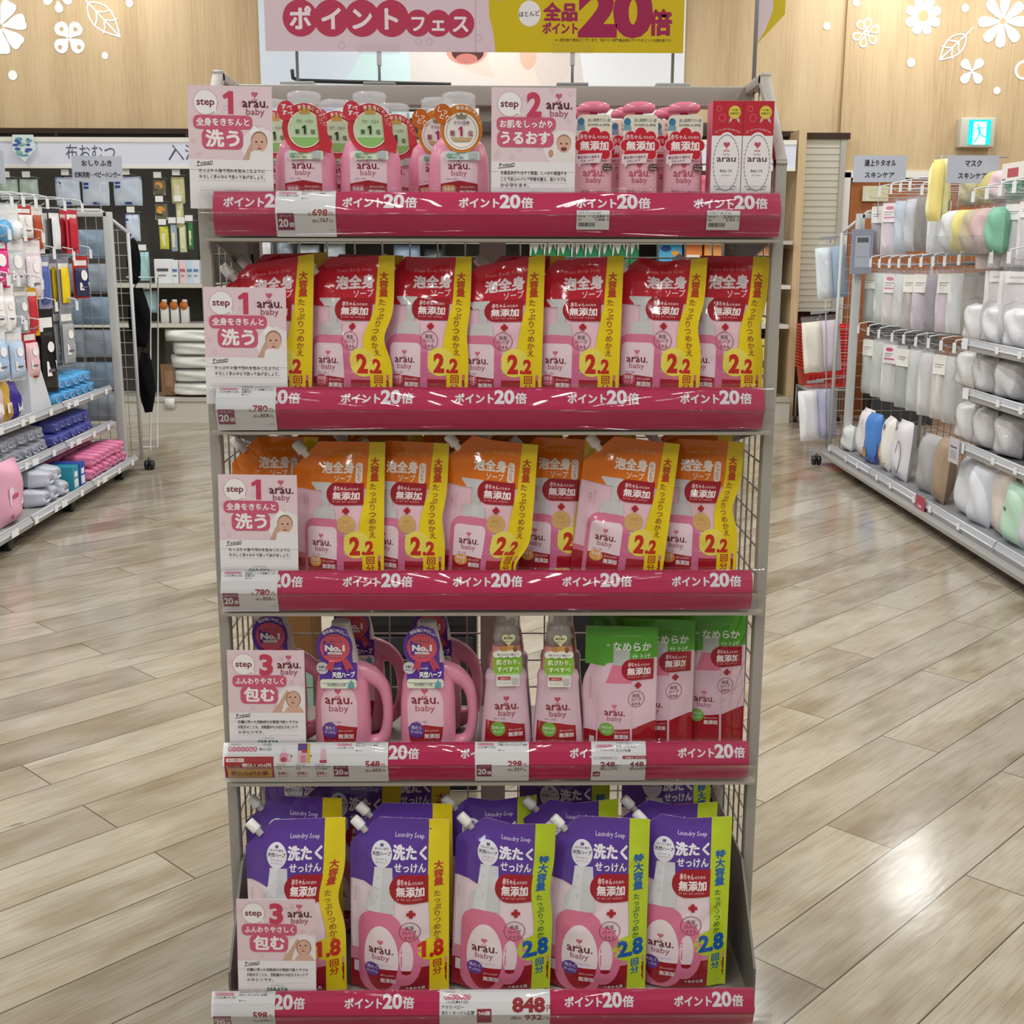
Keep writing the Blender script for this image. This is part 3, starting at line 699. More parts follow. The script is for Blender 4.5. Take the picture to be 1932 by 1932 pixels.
def setcard(A, x, w):
    A.text('SARAYA', x + 12, -7, 5, '#8C8488', 0, 'l'); 
    for k in range(7): A.el(x + (12 + 7.0 * k), -13.5, 4.0, 4.3, '#D8698C', 1, 14)
    A.text('ポイントフェス', x + 9, -15.5, 6, '#FFFFFF', 0.02, 'l', fit=48, lv=2)
    A.text('1.31(水)', x + 66, -8, 6, DK, 0.01, 'l', fit=16); A.text('▶8.31(日)', x + 62, -16, 6, DK, 0.01, 'l', fit=20)
    A.rect(x + 3, -69, x + 86, -26, '#B3232C', 1); A.rect(x + 6, -35, x + 36, -29, '#F7EDEC', 2); A.text('セット購入で', x + 21, -33.8, 4.6, '#B3232C', 0.02, fit=24, lv=3)
    A.text('税込1,586円が', x + 5, -45, 4.4, '#F5D9D6', 0.01, 'l', fit=24, lv=2); A.text('税込1,430円', x + 33, -45, 9, '#FFFFFF', 0.035, 'l', fit=49, lv=2)
    A.rect(x + 8, -67, x + 82, -50, '#E3A92B', 2); A.text('税込156円お得!', x + 45, -63.5, 12, '#6E1C1C', 0.03, fit=64, lv=3)
    def mini(cx, kind):
        if kind == 1:
            A.rr(cx - 9, -36, cx + 6, -20, 5, '#EFA5BC', 1); A.ring(cx + 6, -28, 5, 7, 1.8, '#EFA5BC', 1); A.rect(cx - 6, -20, cx + 2, -10, '#EFE3E6', 1); A.el(cx - 2, -31, 5, 4, '#C23A58', 2)
        elif kind == 2:
            A.rect(cx - 11, -37, cx + 10, -4, '#F0C3D2', 1); A.rect(cx - 11, -16, cx + 5, -4, '#5D3A90', 2); A.rect(cx + 5, -37, cx + 10, -4, '#E0C832', 2); A.rect(cx - 4, -20, cx + 5, -15, '#B3232C', 3); A.rr(cx - 6, -36, cx + 3, -24, 2, '#E58AA8', 3)
        else:
            A.poly([(cx - 6, -37), (cx + 6, -37), (cx + 4, -14), (cx - 4, -14)], '#EFC2D2', 1); A.rect(cx - 3, -14, cx + 3, -5, '#EFEAEA', 1); A.rect(cx - 6, -37, cx + 6, -32, '#C23A58', 2)
    for k, (l1, l2, p) in enumerate((('洗たくせっけん', '本体', '548'), ('洗たくせっけん', '詰替', '598'), ('衣類のなめらか', '仕上げ本体', '298'))):
        cx = x + 105 + 32.5 * k; mini(cx, k + 1)
        if k: A.text('+', cx - 21, -28, 7, DK, 0.03)
        A.text('アラウ.ベビー', cx - 14, -41.5, 3.6, DK, 0.015, 'l', fit=18); A.text(l1, cx - 14, -46, 4, DK, 0.02, 'l', fit=26); A.text(l2, cx - 14, -51, 4, DK, 0.02, 'l')
        A.text(p, cx - 13, -62, 8.5, '#B3232C', 0.035, 'l', fit=13); A.text('円', cx + 1, -62, 4.4, '#B3232C', 0.02, 'l'); A.text('(税込' + p + '円)', cx - 13, -67, 3, '#7A3A40', 0, 'l', fit=17)
    card_head(A, x + 188, 0, 0, 0.93, 'SARAYA アラウ.ベビー', '洗たくせっけん 本体'); point_box(A, x + 187, -67, 25, 25); price(A, x + w - 4, -45, '548', '602', 1.05, '')
price_card(3, 420, 732, setcard, 'wide white set-offer price card with a red and yellow box on the fourth shelf')
price_card(3, 896, 998, std('SARAYA アラウ.ベビー', '衣類のなめらか仕上げ 本体', '298', '327', pre=''), 'white price card reading 298 yen on the fourth shelf')
def duo(A, x, w):
    for k in range(7): A.el(x + 10 + 4.0 * k, -10.5, 2.5, 2.7, '#D8698C', 1, 14)
    A.text('ポイントフェス', x + 8, -12, 4, '#FFFFFF', 0.02, 'l', fit=28, lv=2); A.text('1.31(水)▶8.31(日)', x + 8, -19, 4, DK, 0.01, 'l', fit=31)
    A.text('アラウ.ベビー', x + 42, -7, 5, DK, 0.02, 'l', fit=28); A.text('衣類のなめらか', x + 42, -13.5, 5, DK, 0.02, 'l', fit=34); A.text('仕上げ詰替', x + 42, -20, 5, DK, 0.02, 'l', fit=25)
    A.rr(x + 3, -33, x + 45, -28, 1, '#DDD8DC', 1); A.text('いずれか1点', x + 24, -32, 3.8, '#6E686A', 0, fit=20, lv=2); A.rr(x + 53, -32.5, x + 96, -27, 1, '#A32B3C', 1); A.text('2点以上 よりどり', x + 74, -31.5, 3.8, '#FFF', 0.01, fit=34, lv=2)
    A.text('248', x + 15, -47, 14, RD, 0.035, 'l', fit=25); A.text('円', x + 41, -47, 6, RD, 0.02, 'l'); A.text('(税込272円)', x + 15, -54.5, 7.5, '#7A3A40', 0.02, 'l', fit=30)
    A.text('448', x + 64, -47, 14, RD, 0.035, 'l', fit=25); A.text('円', x + 90, -47, 6, RD, 0.02, 'l'); A.text('(税込492円)', x + 65, -54.5, 7.5, '#7A3A40', 0.02, 'l', fit=30)
    A.rect(x + 3, -69, x + 15, -58, '#9B2440', 1); A.text('20倍', x + 9, -66, 5, '#FFFFFF', 0.03, fit=9, lv=2); A.rect(x + 50, -58, x + 50.5, -28, '#D8D4D8', 1)
price_card(3, 1116, 1219, duo, 'white price card reading 248 and 448 yen on the fourth shelf')
price_card(4, 398, 518, std('SARAYA アラウ.ベビー', '洗たくせっけん 詰替', '598', '658', pre=''), 'white price card reading 598 yen at the left end of the bottom shelf')
def big848(A, x, w):
    A.text('SARAYA', x + 8, -7, 5, '#8C8488', 0, 'l')
    for k in range(7): A.el(x + 11 + 6.2 * k, -13.5, 3.8, 4.2, '#D8698C', 1, 14)
    A.text('ポイントフェス', x + 8, -15.5, 6, '#FFFFFF', 0.02, 'l', fit=43, lv=2); A.text('1.31(水)▶8.31(日)', x + 12, -23, 6, DK, 0.01, 'l', fit=36)
    A.text('アラウ.ベビー', x + 3, -32, 7, DK, 0.02, 'l', fit=38); A.text('洗たくせっけん詰替', x + 3, -41, 7, DK, 0.02, 'l', fit=55)
    A.rect(x + 62, -62, x + 86, -32, '#A3283C', 1); A.text('20倍', x + 74, -44, 10, '#FFFFFF', 0.03, fit=20, lv=2)
    A.text('848', x + 120, -37, 31, '#A82A30', 0.05, 'l', fit=55); A.text('円', x + 177, -36, 12, '#A82A30', 0.02, 'l'); A.text('(税込', x + 118, -54, 8, '#7A3A40', 0.02, 'l'); A.text('932', x + 141, -55, 16, '#A82A30', 0.04, 'l', fit=29); A.text('円)', x + 172, -54, 8, '#7A3A40', 0.02, 'l')
price_card(4, 829, 1038, big848, 'large white price card reading 848 yen in the middle of the bottom shelf')

# ---------------------------------------------------------------- step cards
def baby_print(A, kind):
    sk, sk2 = '#DDB29E', '#C99A86'
    if kind == 3:
        A.poly([(76, 75), (82, 95), (96, 112), (108, 121), (120, 117), (127, 104), (131, 90), (131, 75)], '#E3C4AE', 2); A.poly([(74, 75), (86, 92), (100, 116), (104, 112), (94, 90), (90, 75)], '#D6AE96', 3)
        A.el(111, 99, 12.5, 15, '#8F6A57', 3); A.el(111, 99, 11, 14, sk, 4); A.poly([(94, 75), (101, 86), (122, 86), (130, 75)], sk, 3)
    elif kind == 2:
        A.el(113, 104, 11.5, 13, '#A8816C', 3); A.el(113, 102, 11, 12.5, sk, 4); A.poly([(97, 75), (102, 90), (125, 90), (131, 78), (131, 75)], '#EDE6E2', 3); A.el(93, 88, 4, 6, sk2, 4); A.el(113, 95, 4.5, 3, '#7A3B36', 5)
    else:
        A.el(113, 100, 18, 25, '#F1ECEE', 2); A.poly([(95, 118), (103, 127), (113, 118), (118, 104), (100, 104)], '#FBF9FA', 3)
        A.poly([(84, 76), (93, 95), (102, 108), (106, 100), (98, 84), (94, 75)], '#CFA996', 3); A.el(110, 104, 13, 15, '#9A7460', 3); A.el(110, 102, 12, 14.5, sk, 4)
        A.poly([(94, 75), (97, 88), (108, 90), (122, 88), (130, 82), (131, 75)], '#F1EFF1', 4)
    ex = 110 if kind != 2 else 113
    for d in (-4.5, 4.5): A.el(ex + d, 103, 1.6, 1.2, '#3B2A26', 6)
    if kind != 2: A.el(ex, 93, 3, 1.2, '#A65E54', 6)
    A.el(ex, 98, 1.6, 1.2, sk2, 6)
def step_art(n, t1, t2, lines):
    A = Art(); A.x1 = 131; A.rect(0, 0, 131, 186, '#F2EEF2', 0); A.rect(0, 75, 131, 186, '#EBD3DB', 1)
    rn = random.Random(n)
    for k in range(16): A.ring(rn.uniform(4, 127), rn.uniform(80, 182), 3.5, 3.8, 1.1, '#E2C1CD', 2, 14)
    A.el(112, 96, 30, 27, '#F2E9EC', 2); A.rect(0, 0, 131, 75, '#F2EEF2', 3)
    baby_print(A, n); A.rect(0, 60, 131, 75, '#F2EEF2', 7)
    A.el(28, 161, 19, 19, '#C9A9B2', 3, 34); A.el(28, 161, 18.2, 18.2, '#F8F3F5', 4, 34); A.poly([(38, 149), (46, 143), (44, 152)], '#F8F3F5', 4); A.el(49, 146, 1.6, 1.6, '#F8F3F5', 4, 12)
    A.text('step', 28, 157, 15, '#7E3444', 0.02, fit=28, lv=5)
    A.one(67, 144, 34, '#CC4460', 4) if n == 1 else A.text(str(n), 66, 144, 48, '#CC4460', 0.045, fit=23, lv=4)
    A.logo(105, 154.5, 41, '#5E1F2C', '#A2506A', '#C9657F', 4)
    w1 = min(82, 12.5 * len(t1)); c1 = 54
    A.rr(c1 - w1 / 2 - 5, 121, c1 + w1 / 2 + 5, 142, 8, '#D2607E', 4)
    w2 = 27 * len(t2) if len(t2) < 4 else 19.5 * len(t2); h2 = 27 if len(t2) < 4 else 21
    A.rr(44 - w2 / 2 + 4, 91 + (27 - h2), 44 + w2 / 2 + 14, 121.5, 9, '#D2607E', 5)
    A.text(t1, c1, 127, 12.5, '#FBF4F7', 0.035, fit=w1, lv=6)
    A.text(t2, 53, 97 + (27 - h2), h2, '#FBF4F7', 0.045, fit=w2 - 2, lv=6)
    A.text('Point!!', 25, 68, 7.5, '#3E3538', 0.02, rot=3, fit=24, lv=8); A.line([(11, 65), (36, 68)], 1.1, '#3E3538', 8)
    for k, t in enumerate(lines):
        A.text(t, 15, 56 - 9.4 * k, 6.3, '#3E3538', 0.012, 'l', fit=min(103, 6.3 * len(t)), lv=8); A.rect(14, 53 - 9.4 * k, 119, 53.4 - 9.4 * k, '#CFC8CC', 8)
    A.text('いのちをつなぐ', 66, 28, 3.4, '#5F7A70', 0, fit=24, lv=8); A.text('SARAYA', 66, 19, 9.5, '#2E6B50', 0.03, fit=36, lv=8)
    return A
L1 = ['たっぷりの泡で汚れを包みこむように', 'やさしく手のひらで洗ってあげましょう。']; L3 = ['衣類に残った洗剤成分が原因で肌トラブル', 'が起きることも。洗剤選びも大切なスキンケア', 'のひとつです。']
L2 = ['お風呂あがりはすぐ保湿。しっかり保湿する', 'ことで皮ふのバリア機能を整え、肌トラブル', 'から守ります。']
S1 = step_art(1, '全身をきちんと', '洗う', L1); S2 = step_art(2, 'お肌をしっかり', 'うるおす', L2); S3 = step_art(3, 'ふんわりやさしく', '包む', L3)
def step_card(A, px0, pytop, px1, shelf, label, roll=0.0):
    z0, y0 = (RTOP[shelf], RY) if shelf < 4 else (BASE_TOP, BASE_Y)
    a = at(px0, pytop, y0 + 0.024); c = at(px1, pytop, y0 + 0.024); k = (c.x - a.x) / 0.131
    b = MB().box((0, 0, 0), (0.131 * k, 0.0008, 0.186 * k), '#F2EEF2')
    b.art(A, flat_fn(), 0.001 * k)
    o = b.build('step_card', 'paper', None, (a.x, y0 + 0.0205, a.z - 0.186 * k), (R(-1.5), R(roll), 0))
    return tag(o, label, 'sign card')
step_card(S1, 349, 160, 509, 0, 'pink step 1 card with a bathing baby at the left of the top shelf', 0.8)
step_card(S2, 926, 164, 1086, 0, 'pink step 2 card with a smiling baby between soap and lotion on the top shelf', 0.4)
step_card(S1, 380, 541, 536, 1, 'pink step 1 card with a bathing baby at the left of the second shelf', 0.7)
step_card(S1, 408, 895, 557, 2, 'pink step 1 card with a bathing baby at the left of the third shelf', 0.7)
step_card(S3, 426, 1227, 572, 3, 'pink step 3 card with a baby wrapped in a towel on the fourth shelf', 0.4)
step_card(S3, 442, 1697, 591, 4, 'pink step 3 card with a baby wrapped in a towel on the bottom shelf', 0.9)

# ---------------------------------------------------------------- banner on top of the rack
B0 = at(500, 95, 2.25); B1 = at(1288, 95, 2.25); BW = (B1.x - B0.x) * 1000; k_ = BW / 788
A = Art()
def bq(px, py): return ((px - 500) * k_, (95 - py) * k_)
A.rect(0, 0, BW, 250, '#E3CDD6', 0)
A.poly([bq(934, 95), bq(930, 60), bq(922, 30), bq(918, -120), bq(1290, -120), bq(1290, 95)], '#D6C01E', 1)
rn = random.Random(3)
for k in range(26): A.ring(rn.uniform(8, 420), rn.uniform(4, 200), 6, 6, 1.2, '#D2B2BE', 1, 16)
for ch, cx, r_ in zip('ポイントフェス', (567, 625, 683, 738, 788, 826, 868), (33, 33, 33, 33, 24, 24, 26)):
    x, y = bq(cx, 36 if r_ > 30 else 44); A.el(x, y, r_ * k_, r_ * k_, '#BE3F5C', 2, 30)
    A.text(ch, x, y - r_ * k_ * 0.52, r_ * k_ * 1.32, '#F3E4EA', 0.04, lv=3)
x, y = bq(998, 26); A.el(x, y, 21 * k_, 23 * k_, '#F4F0F0', 2); A.text('ほとんど', x, y - 4, 10, '#3E3538', 0.02, fit=36, rot=4, lv=3)
x, y = bq(1056, 40); A.text('全品', x, y + 4, 31, '#A32A56', 0.05, fit=58, lv=3); x, y = bq(1056, 60); A.text('ポイント', x, y, 20, '#A32A56', 0.05, fit=61, lv=3)
x, y = bq(1160, 61); A.text('20', x, y, 105, '#A32A56', 0.06, fit=130, lv=3); x, y = bq(1245, 61); A.text('倍', x, y + 2, 44, '#A32A56', 0.05, fit=39, lv=3)
x, y = bq(1158, 75); A.text('※一部対象外商品がございます。他チラシ掲載商品等はすべてポイント20倍対象です。', x, y, 6, '#7E5A2E', 0.01, fit=205, lv=3)
A.rect(*bq(896, 95), bq(897, 95)[0], 250, '#CBAFB9', 2)
ban = MB().box((0, 0, 0), (BW / 1000, 0.001, 0.25), '#E3CDD6').art(A, flat_fn()).build('promotion_banner', 'plastic', None, (B0.x, 2.257, B0.z))
tag(ban, 'pink and yellow twenty-times points banner clipped above the rack', 'banner')
for px, lab in ((714, 'clear banner clip stand holding the pink half of the banner'), (1081, 'clear banner clip stand holding the yellow half of the banner')):
    p = at(px, 95, 2.252); t = thing('clip_stand', (p.x, 2.262, 1.655), (0, 0, 0), lab, 'sign stand', 'clip stands on the rack top')
    MB().box((-0.028, -0.012, 0), (0.028, 0.012, 0.006), '#8F9092', 0.002).build('base_clip', 'metal', t)
    MB().tube([(0, 0, 0.005), (0, 0, p.z - 1.655)], 0.0025, '#8F9296', 8).box((-0.004, -0.004, p.z - 1.655 - 0.024), (0.004, 0.004, p.z - 1.655), '#C9CBCE', 0.001).build('stem', 'metal', t)
    MB().box((-0.036, -0.007, p.z - 1.655 - 0.004), (0.036, -0.004, p.z - 1.655 + 0.012), '#D9DADC', 0.001).box((-0.036, 0.001, p.z - 1.655 - 0.004), (0.036, 0.004, p.z - 1.655 + 0.012), '#D9DADC', 0.001).build('jaw', 'clear', t)
for px, lab in ((562, 'thin grey sign post on the rack top behind the left end of the banner'), (1268, 'thin grey sign post on the rack top behind the right end of the banner')):
    p = at(px, 160, 2.27); t = thing('sign_post', (p.x, 2.27, 1.655), (0, 0, 0), lab, 'sign stand', 'thin posts behind the banner')
    MB().box((-0.03, -0.012, 0), (0.03, 0.012, 0.007), '#A9ABAD', 0.002).build('base_clip', 'metal', t)
    MB().tube([(0, 0, 0.006), (0, 0, 0.32)], 0.0027, '#8F9296', 8).build('post', 'metal', t)
p0, p1, p2, p3 = at(551, 131, 2.295), at(553, 147, 2.295), at(565, 152, 2.295), at(851, 161, 2.295)
p3.z = max(p3.z, 1.662)
tag(MB().tube([p0, p1, p2, p3], 0.0036, '#2C2E31', 8).build('hook_rod', 'metal'), 'thin black hooked rod lying across the top rail of the rack', 'rod')
# side banner on its post at the right
p = at(1426, 190, 2.2); t = thing('side_banner', (p.x - 0.005, 2.2, 1.655), (0, 0, 0), 'yellow and pink flag banner on a post at the rack top right', 'banner')
MB().tube([(0, 0, 0), (0, 0, 0.33)], 0.0035, '#9C9FA2', 8).build('post', 'metal', t)
A = Art(); A.poly([(0, 60), (62, 118), (62, 330), (0, 330)], '#D6C01E', 0); A.poly([(0, 60), (0, 330), (34, 330), (34, 120), (18, 86)], '#E3CDD6', 1); A.poly([(10, 150), (30, 170), (30, 320), (10, 320)], '#D2708C', 2)
b = MB().art(A, lambda x, z, l: np.stack([x * 0.92, 0.25 * x + 18 * x * x * (0.4 - x) - l, z], 1)); V, F, C = A.final()
b.add([(v[0] * 0.00092, 0.00025 * v[0] + 18e-6 * v[0] ** 2 * (0.4 - v[0] / 1000) + 0.0006, v[1] / 1000) for v in V], [tuple(reversed(f)) for f in F], C); b.build('flag', 'film', t)

# ================================================================ products: refill pouches
class PouchShape:
    """stand-up pouch: outline in x (0..w) and z (0..h), bulging front and back"""
    def __init__(s, w, h, T, cut=None, notch=None, seed=0, bend=0.0, kink=0.0, kz=0.5, sag=0.0, lean=0.0, amp=1.0, slope=0.0):
        s.slope = slope
        s.w, s.h, s.T, s.cut, s.notch, s.bend, s.kink, s.kz, s.sag, s.lean = w, h, T, cut, notch, bend, kink, kz, sag, lean
        rn = random.Random(seed); s.cr = []
        for k in range(7):
            a = rn.uniform(0, math.pi); px, pz = rn.uniform(0.1, 0.9) * w, rn.uniform(0.25, 1.0) * h
            s.cr.append((math.cos(a), math.sin(a), px, pz, rn.uniform(0.007, 0.016), rn.choice((-1, 1)) * rn.uniform(0.0010, 0.0030) * amp, rn.uniform(0.02, 0.06)))
    def left(s, z):
        z = np.asarray(z, float); L = np.zeros_like(z)
        if s.cut: L = L + s.cut[0] * np.clip((z - s.cut[1]) / (s.h - s.cut[1]), 0, 1)
        if s.notch:
            for z0, wd, d in s.notch: L = L + d * np.exp(-((z - z0) / wd) ** 2)
        return L
    def depth(s, x, z):
        l = s.left(z); q = np.clip(((x - l) / (s.w - l) - 0.035) / 0.93, 0, 1); b = (1 - np.abs(2 * q - 1) ** 2.5) ** 1.3
        p = np.interp(z / s.h, [0, 0.10, 0.36, 0.62, 0.84, 0.955, 1], [0.80, 0.95, 1, 0.84, 0.45, 0.04, 0])
        d = s.T * p * b
        for c, n, px, pz, wd, a, ln in s.cr:
            u = (x - px) * c + (z - pz) * n; v = -(x - px) * n + (z - pz) * c
            d = d + a * np.exp(-(u / wd) ** 2 - (v / ln) ** 2) * np.clip(b * 4, 0, 1)
        return np.maximum(d, 0.0003)
    def warp(s, x, y, z):
        sx = x / s.w; t = z / s.h
        y = y + s.bend * (2 * sx - 1) * t * t - s.lean * t * t
        k = np.exp(-((t - s.kz) / 0.12) ** 2) * np.clip(sx * 1.6 - 0.6, 0, 1)
        x2 = x - s.w / 2 - s.kink * k; y = y - abs(s.kink) * 0.25 * k
        z2 = z - s.sag * np.clip(t - 0.75, 0, 1) * (4 * np.maximum(0.5 - np.abs(sx - 0.55), 0)) * 2
        z2 = z2 - s.slope * np.clip(1 - sx * 1.15, -0.1, 1) * np.clip((t - 0.55) / 0.45, 0, 1)
        return np.stack([x2, y, z2], 1)
    def front(s):
        return lambda x, z, l: s.warp(x, -(s.depth(x, z) + l), z)
    def shell(s, base, back, nx=34, nz=48):
        b = MB(); V = []; F = []
        ts = np.linspace(0, 1, nz) ; ss = np.linspace(0, 1, nx); n = nx * nz
        Z = np.repeat(ts * s.h, nx); L = s.left(Z); X = L + (s.w - L) * np.tile(ss, nz); D = s.depth(X, Z)
        P = np.concatenate([s.warp(X, -np.maximum(D - 0.0007, 0.0), Z), s.warp(X, D, Z)])
        for i in range(nz - 1):
            for j in range(nx - 1):
                a = i * nx + j; F.append((a, a + 1, a + nx + 1, a + nx)); F.append((n + a + 1, n + a, n + a + nx, n + a + nx + 1))
        for i in range(nz - 1):
            a, c = i * nx, i * nx + nx - 1
            F.append((a + nx, n + a + nx, n + a, a)); F.append((c, n + c, n + c + nx, c + nx))
        for j in range(nx - 1):
            F.append((j, n + j, n + j + 1, j + 1)); t = (nz - 1) * nx + j; F.append((t + 1, n + t + 1, n + t, t))
        return b.add(P, F, base)
def vertical_copy(A, txt, x, y, sz, col, bold, pitch, lv=4): A.vtext(txt, x, y, sz, col, bold, pitch, lv)
def badge(A, x0, z0, x1, z1, big, lv=3, right=True):
    h = z1 - z0; r = h * 0.48
    pts = ell(x0 + r, z0 + r, r, r, 8, 180, 270) + ([(x1, z0 + h * 0.02), (x1, z1 - h * 0.02)] if right else [(x1 - 4, z0), (x1, z0 + 4), (x1, z1 - 4), (x1 - 4, z1)]) + ell(x0 + r, z1 - r, r, r, 8, 90, 180)
    A.poly(pts, '#A51C28', lv); w = x1 - x0
    A.text('赤ちゃん', x0 + w * 0.2, z0 + h * 0.66, h * 0.22, '#F6D7DA', 0.03, 'l', fit=w * 0.37, lv=lv + 1); A.text('のための', x0 + w * 0.59, z0 + h * 0.67, h * 0.13, '#F6D7DA', 0.02, 'l', fit=w * 0.28, lv=lv + 1)
    A.text('無添加', x0 + w * 0.54, z0 + h * 0.28, h * 0.37, '#FBEFF0', 0.035, fit=w * 0.72, lv=lv + 1)
    A.text('香料・着色料・保存料・合成界面活性剤', x0 + w * 0.52, z0 + h * 0.12, h * 0.09, '#E9A9AE', 0, fit=w * 0.66, lv=lv + 1)
def herb_ring(A, x, z, r, lv=4):
    A.ring(x, z, r, r, r * 0.06, '#8E3A4A', lv); A.text('天然', x, z + r * 0.22, r * 0.48, '#5B3440', 0.02, lv=lv); A.text('ハーブ', x, z - r * 0.25, r * 0.46, '#5B3440', 0.02, fit=r * 1.25, lv=lv)
    for k in (-1, 0, 1): A.el(x + k * r * 0.36, z - r * 0.6, r * 0.1, r * 0.17, '#A0606C', lv, 10)
def bottle_label(A, x0, z0, x1, z1, zr, oval, lv, t1, t2):
    """picture of the label: pale panel, flower logo, dark red foot with a coloured oval"""
    w = x1 - x0
    A.poly(rrp(x0, z0, x1, z1, w * 0.16), '#F3D9E2', lv); A.poly([(x0, z0 + 1), (x0 + 1, z0), (x1 - 1, z0), (x1, z0 + 1), (x1, zr), ((x0 + x1) / 2, zr + w * 0.05), (x0, zr)], '#A92430', lv + 1)
    A.logo((x0 + x1) / 2, zr + (z1 - zr) * 0.42, w * 0.66, '#7E2438', '#B4607A', '#D7708C', lv + 1)
    A.el(x0 + w * 0.27, zr - w * 0.08, w * 0.22, w * 0.17, oval, lv + 2); A.text(t1, x0 + w * 0.27, zr - w * 0.07, w * 0.13, '#F8EDEB', 0.02, fit=w * 0.3, lv=lv + 3); A.text(t2, x0 + w * 0.27, zr - w * 0.2, w * 0.12, '#F8EDEB', 0.02, fit=w * 0.28, lv=lv + 3)
    A.text('赤ちゃんのための', x0 + w * 0.73, zr - w * 0.09, w * 0.085, '#F4D3D5', 0.01, fit=w * 0.4, lv=lv + 2); A.text('無添加', x0 + w * 0.73, zr - w * 0.27, w * 0.155, '#FBEFF0', 0.03, fit=w * 0.42, lv=lv + 2)
    A.text('天然ハーブ配合', x0 + w * 0.3, zr + w * 0.1, w * 0.075, '#9A7FA8', 0, fit=w * 0.3, lv=lv + 2)
def foam_art(kind):
    top = '#CB2435' if kind == 'red' else '#E97A16'; A = Art(6)
    w, h = 155, 248
    A.poly([(0, 170), (60, 166), (130, 172), (130, 248), (46, 248), (0, 202)], top, 1)
    A.rect(0, 0, 155, 50, '#A81E2C', 1); A.poly([(0, 50), (155, 50), (155, 58), (110, 63), (60, 55), (0, 60)], '#D9748A', 1)
    # right-hand yellow band with the pale glow round the number
    A.poly([(122, 0), (155, 0), (155, 248), (129, 248), (127, 170), (120, 128), (116, 100), (122, 50)], '#F2D515', 2)
    A.el(112, 78, 22, 23, '#F0DF5E', 3.2); 
    # pump bottle picture
    A.rect(42, 167, 70, 181, '#D9D6D6', 3); A.poly([(34, 178), (43, 168), (43, 181), (34, 181)], '#D9D6D6', 3); A.rect(53, 140, 67, 168, '#CFCCCD', 3)
    A.poly([(37, 120), (78, 120), (76, 138), (67, 141), (53, 141), (39, 138)], '#D3D0D1', 3)
    A.poly(rrp(19, -2, 91, 121, 22), '#E07E9F', 3); A.rect(80, 0, 92, 92, '#D9719A', 3)
    bottle_label(A, 26, 18, 80, 107, 52, '#E9A24A' if kind != 'red' else '#D0506A', 4, '泡全身', 'ソープ')
    A.text('Foam Body Soap', 90, 224 if kind == 'red' else 226, 8.6, '#E9858C' if kind == 'red' else '#F4B878', 0.01, fit=58, lv=3, rot=2)
    if kind == 'red':
        A.text('泡全身', 93, 198, 23, '#F8E7EC', 0.05, fit=63, rot=2, lv=3); A.text('ソープ', 108, 183, 14, '#F8E7EC', 0.02, fit=32, rot=3, lv=3)
    else:
        A.text('泡全身', 80, 198, 20, '#FBEFE2', 0.05, fit=54, rot=1, lv=3); A.text('ソープ', 89, 183, 13, '#FBEFE2', 0.02, fit=29, lv=3); A.rr(109, 180, 120, 214, 5, '#F6E6DC', 3); A.vtext('しっとり', 114.5, 212, 7.4, '#B0602A', 0.02, 1.02, 4)
    badge(A, 62, 144, 123, 181, 1, 4)
    A.rect(93, 129, 98, 140, '#B3202B', 4); A.rect(90, 132, 101, 137, '#B3202B', 5)
    if kind == 'red': herb_ring(A, 94, 112, 15)
    else: A.el(96, 112, 15.5, 15.5, '#D9AE6C', 4); A.text('天然', 96, 114, 6.5, '#C99A58', 0.01, lv=5); A.text('ハーブ', 96, 106, 6, '#C99A58', 0.01, lv=5)
    A.vtext('大容量', 139, 222, 13.5, '#C24A1C', 0.05, 0.98, 4); A.vtext('たっぷりつめかえ', 137, 180, 11.5, '#A5622A', 0.025, 1.0, 4)
    A.text('2', 110, 62, 40, '#CE2A1E', 0.05, fit=17, lv=4); A.text('.2', 130, 62, 30, '#CE2A1E', 0.05, fit=18, lv=4); A.vtext('回分', 134, 58, 14, '#C0402A', 0.03, 1.0, 4)
    A.rr(88, 10, 117, 19, 2, '#F2E4E4', 4); A.text('つめかえ用', 102, 12, 6, '#8A2430', 0.02, fit=25, lv=5)
    if kind != 'red': A.rr(88, 21, 117, 29, 2, '#E2B06A', 4); A.text('しっとり', 102, 22.5, 6, '#FBF3E8', 0.02, fit=22, lv=5)
    A.vtext('やさしく', 26, 156, 5.2, '#C79AAA', 0, 1.15, 3); A.vtext('お肌に', 19, 152, 5.2, '#C79AAA', 0, 1.15, 3)
    return A
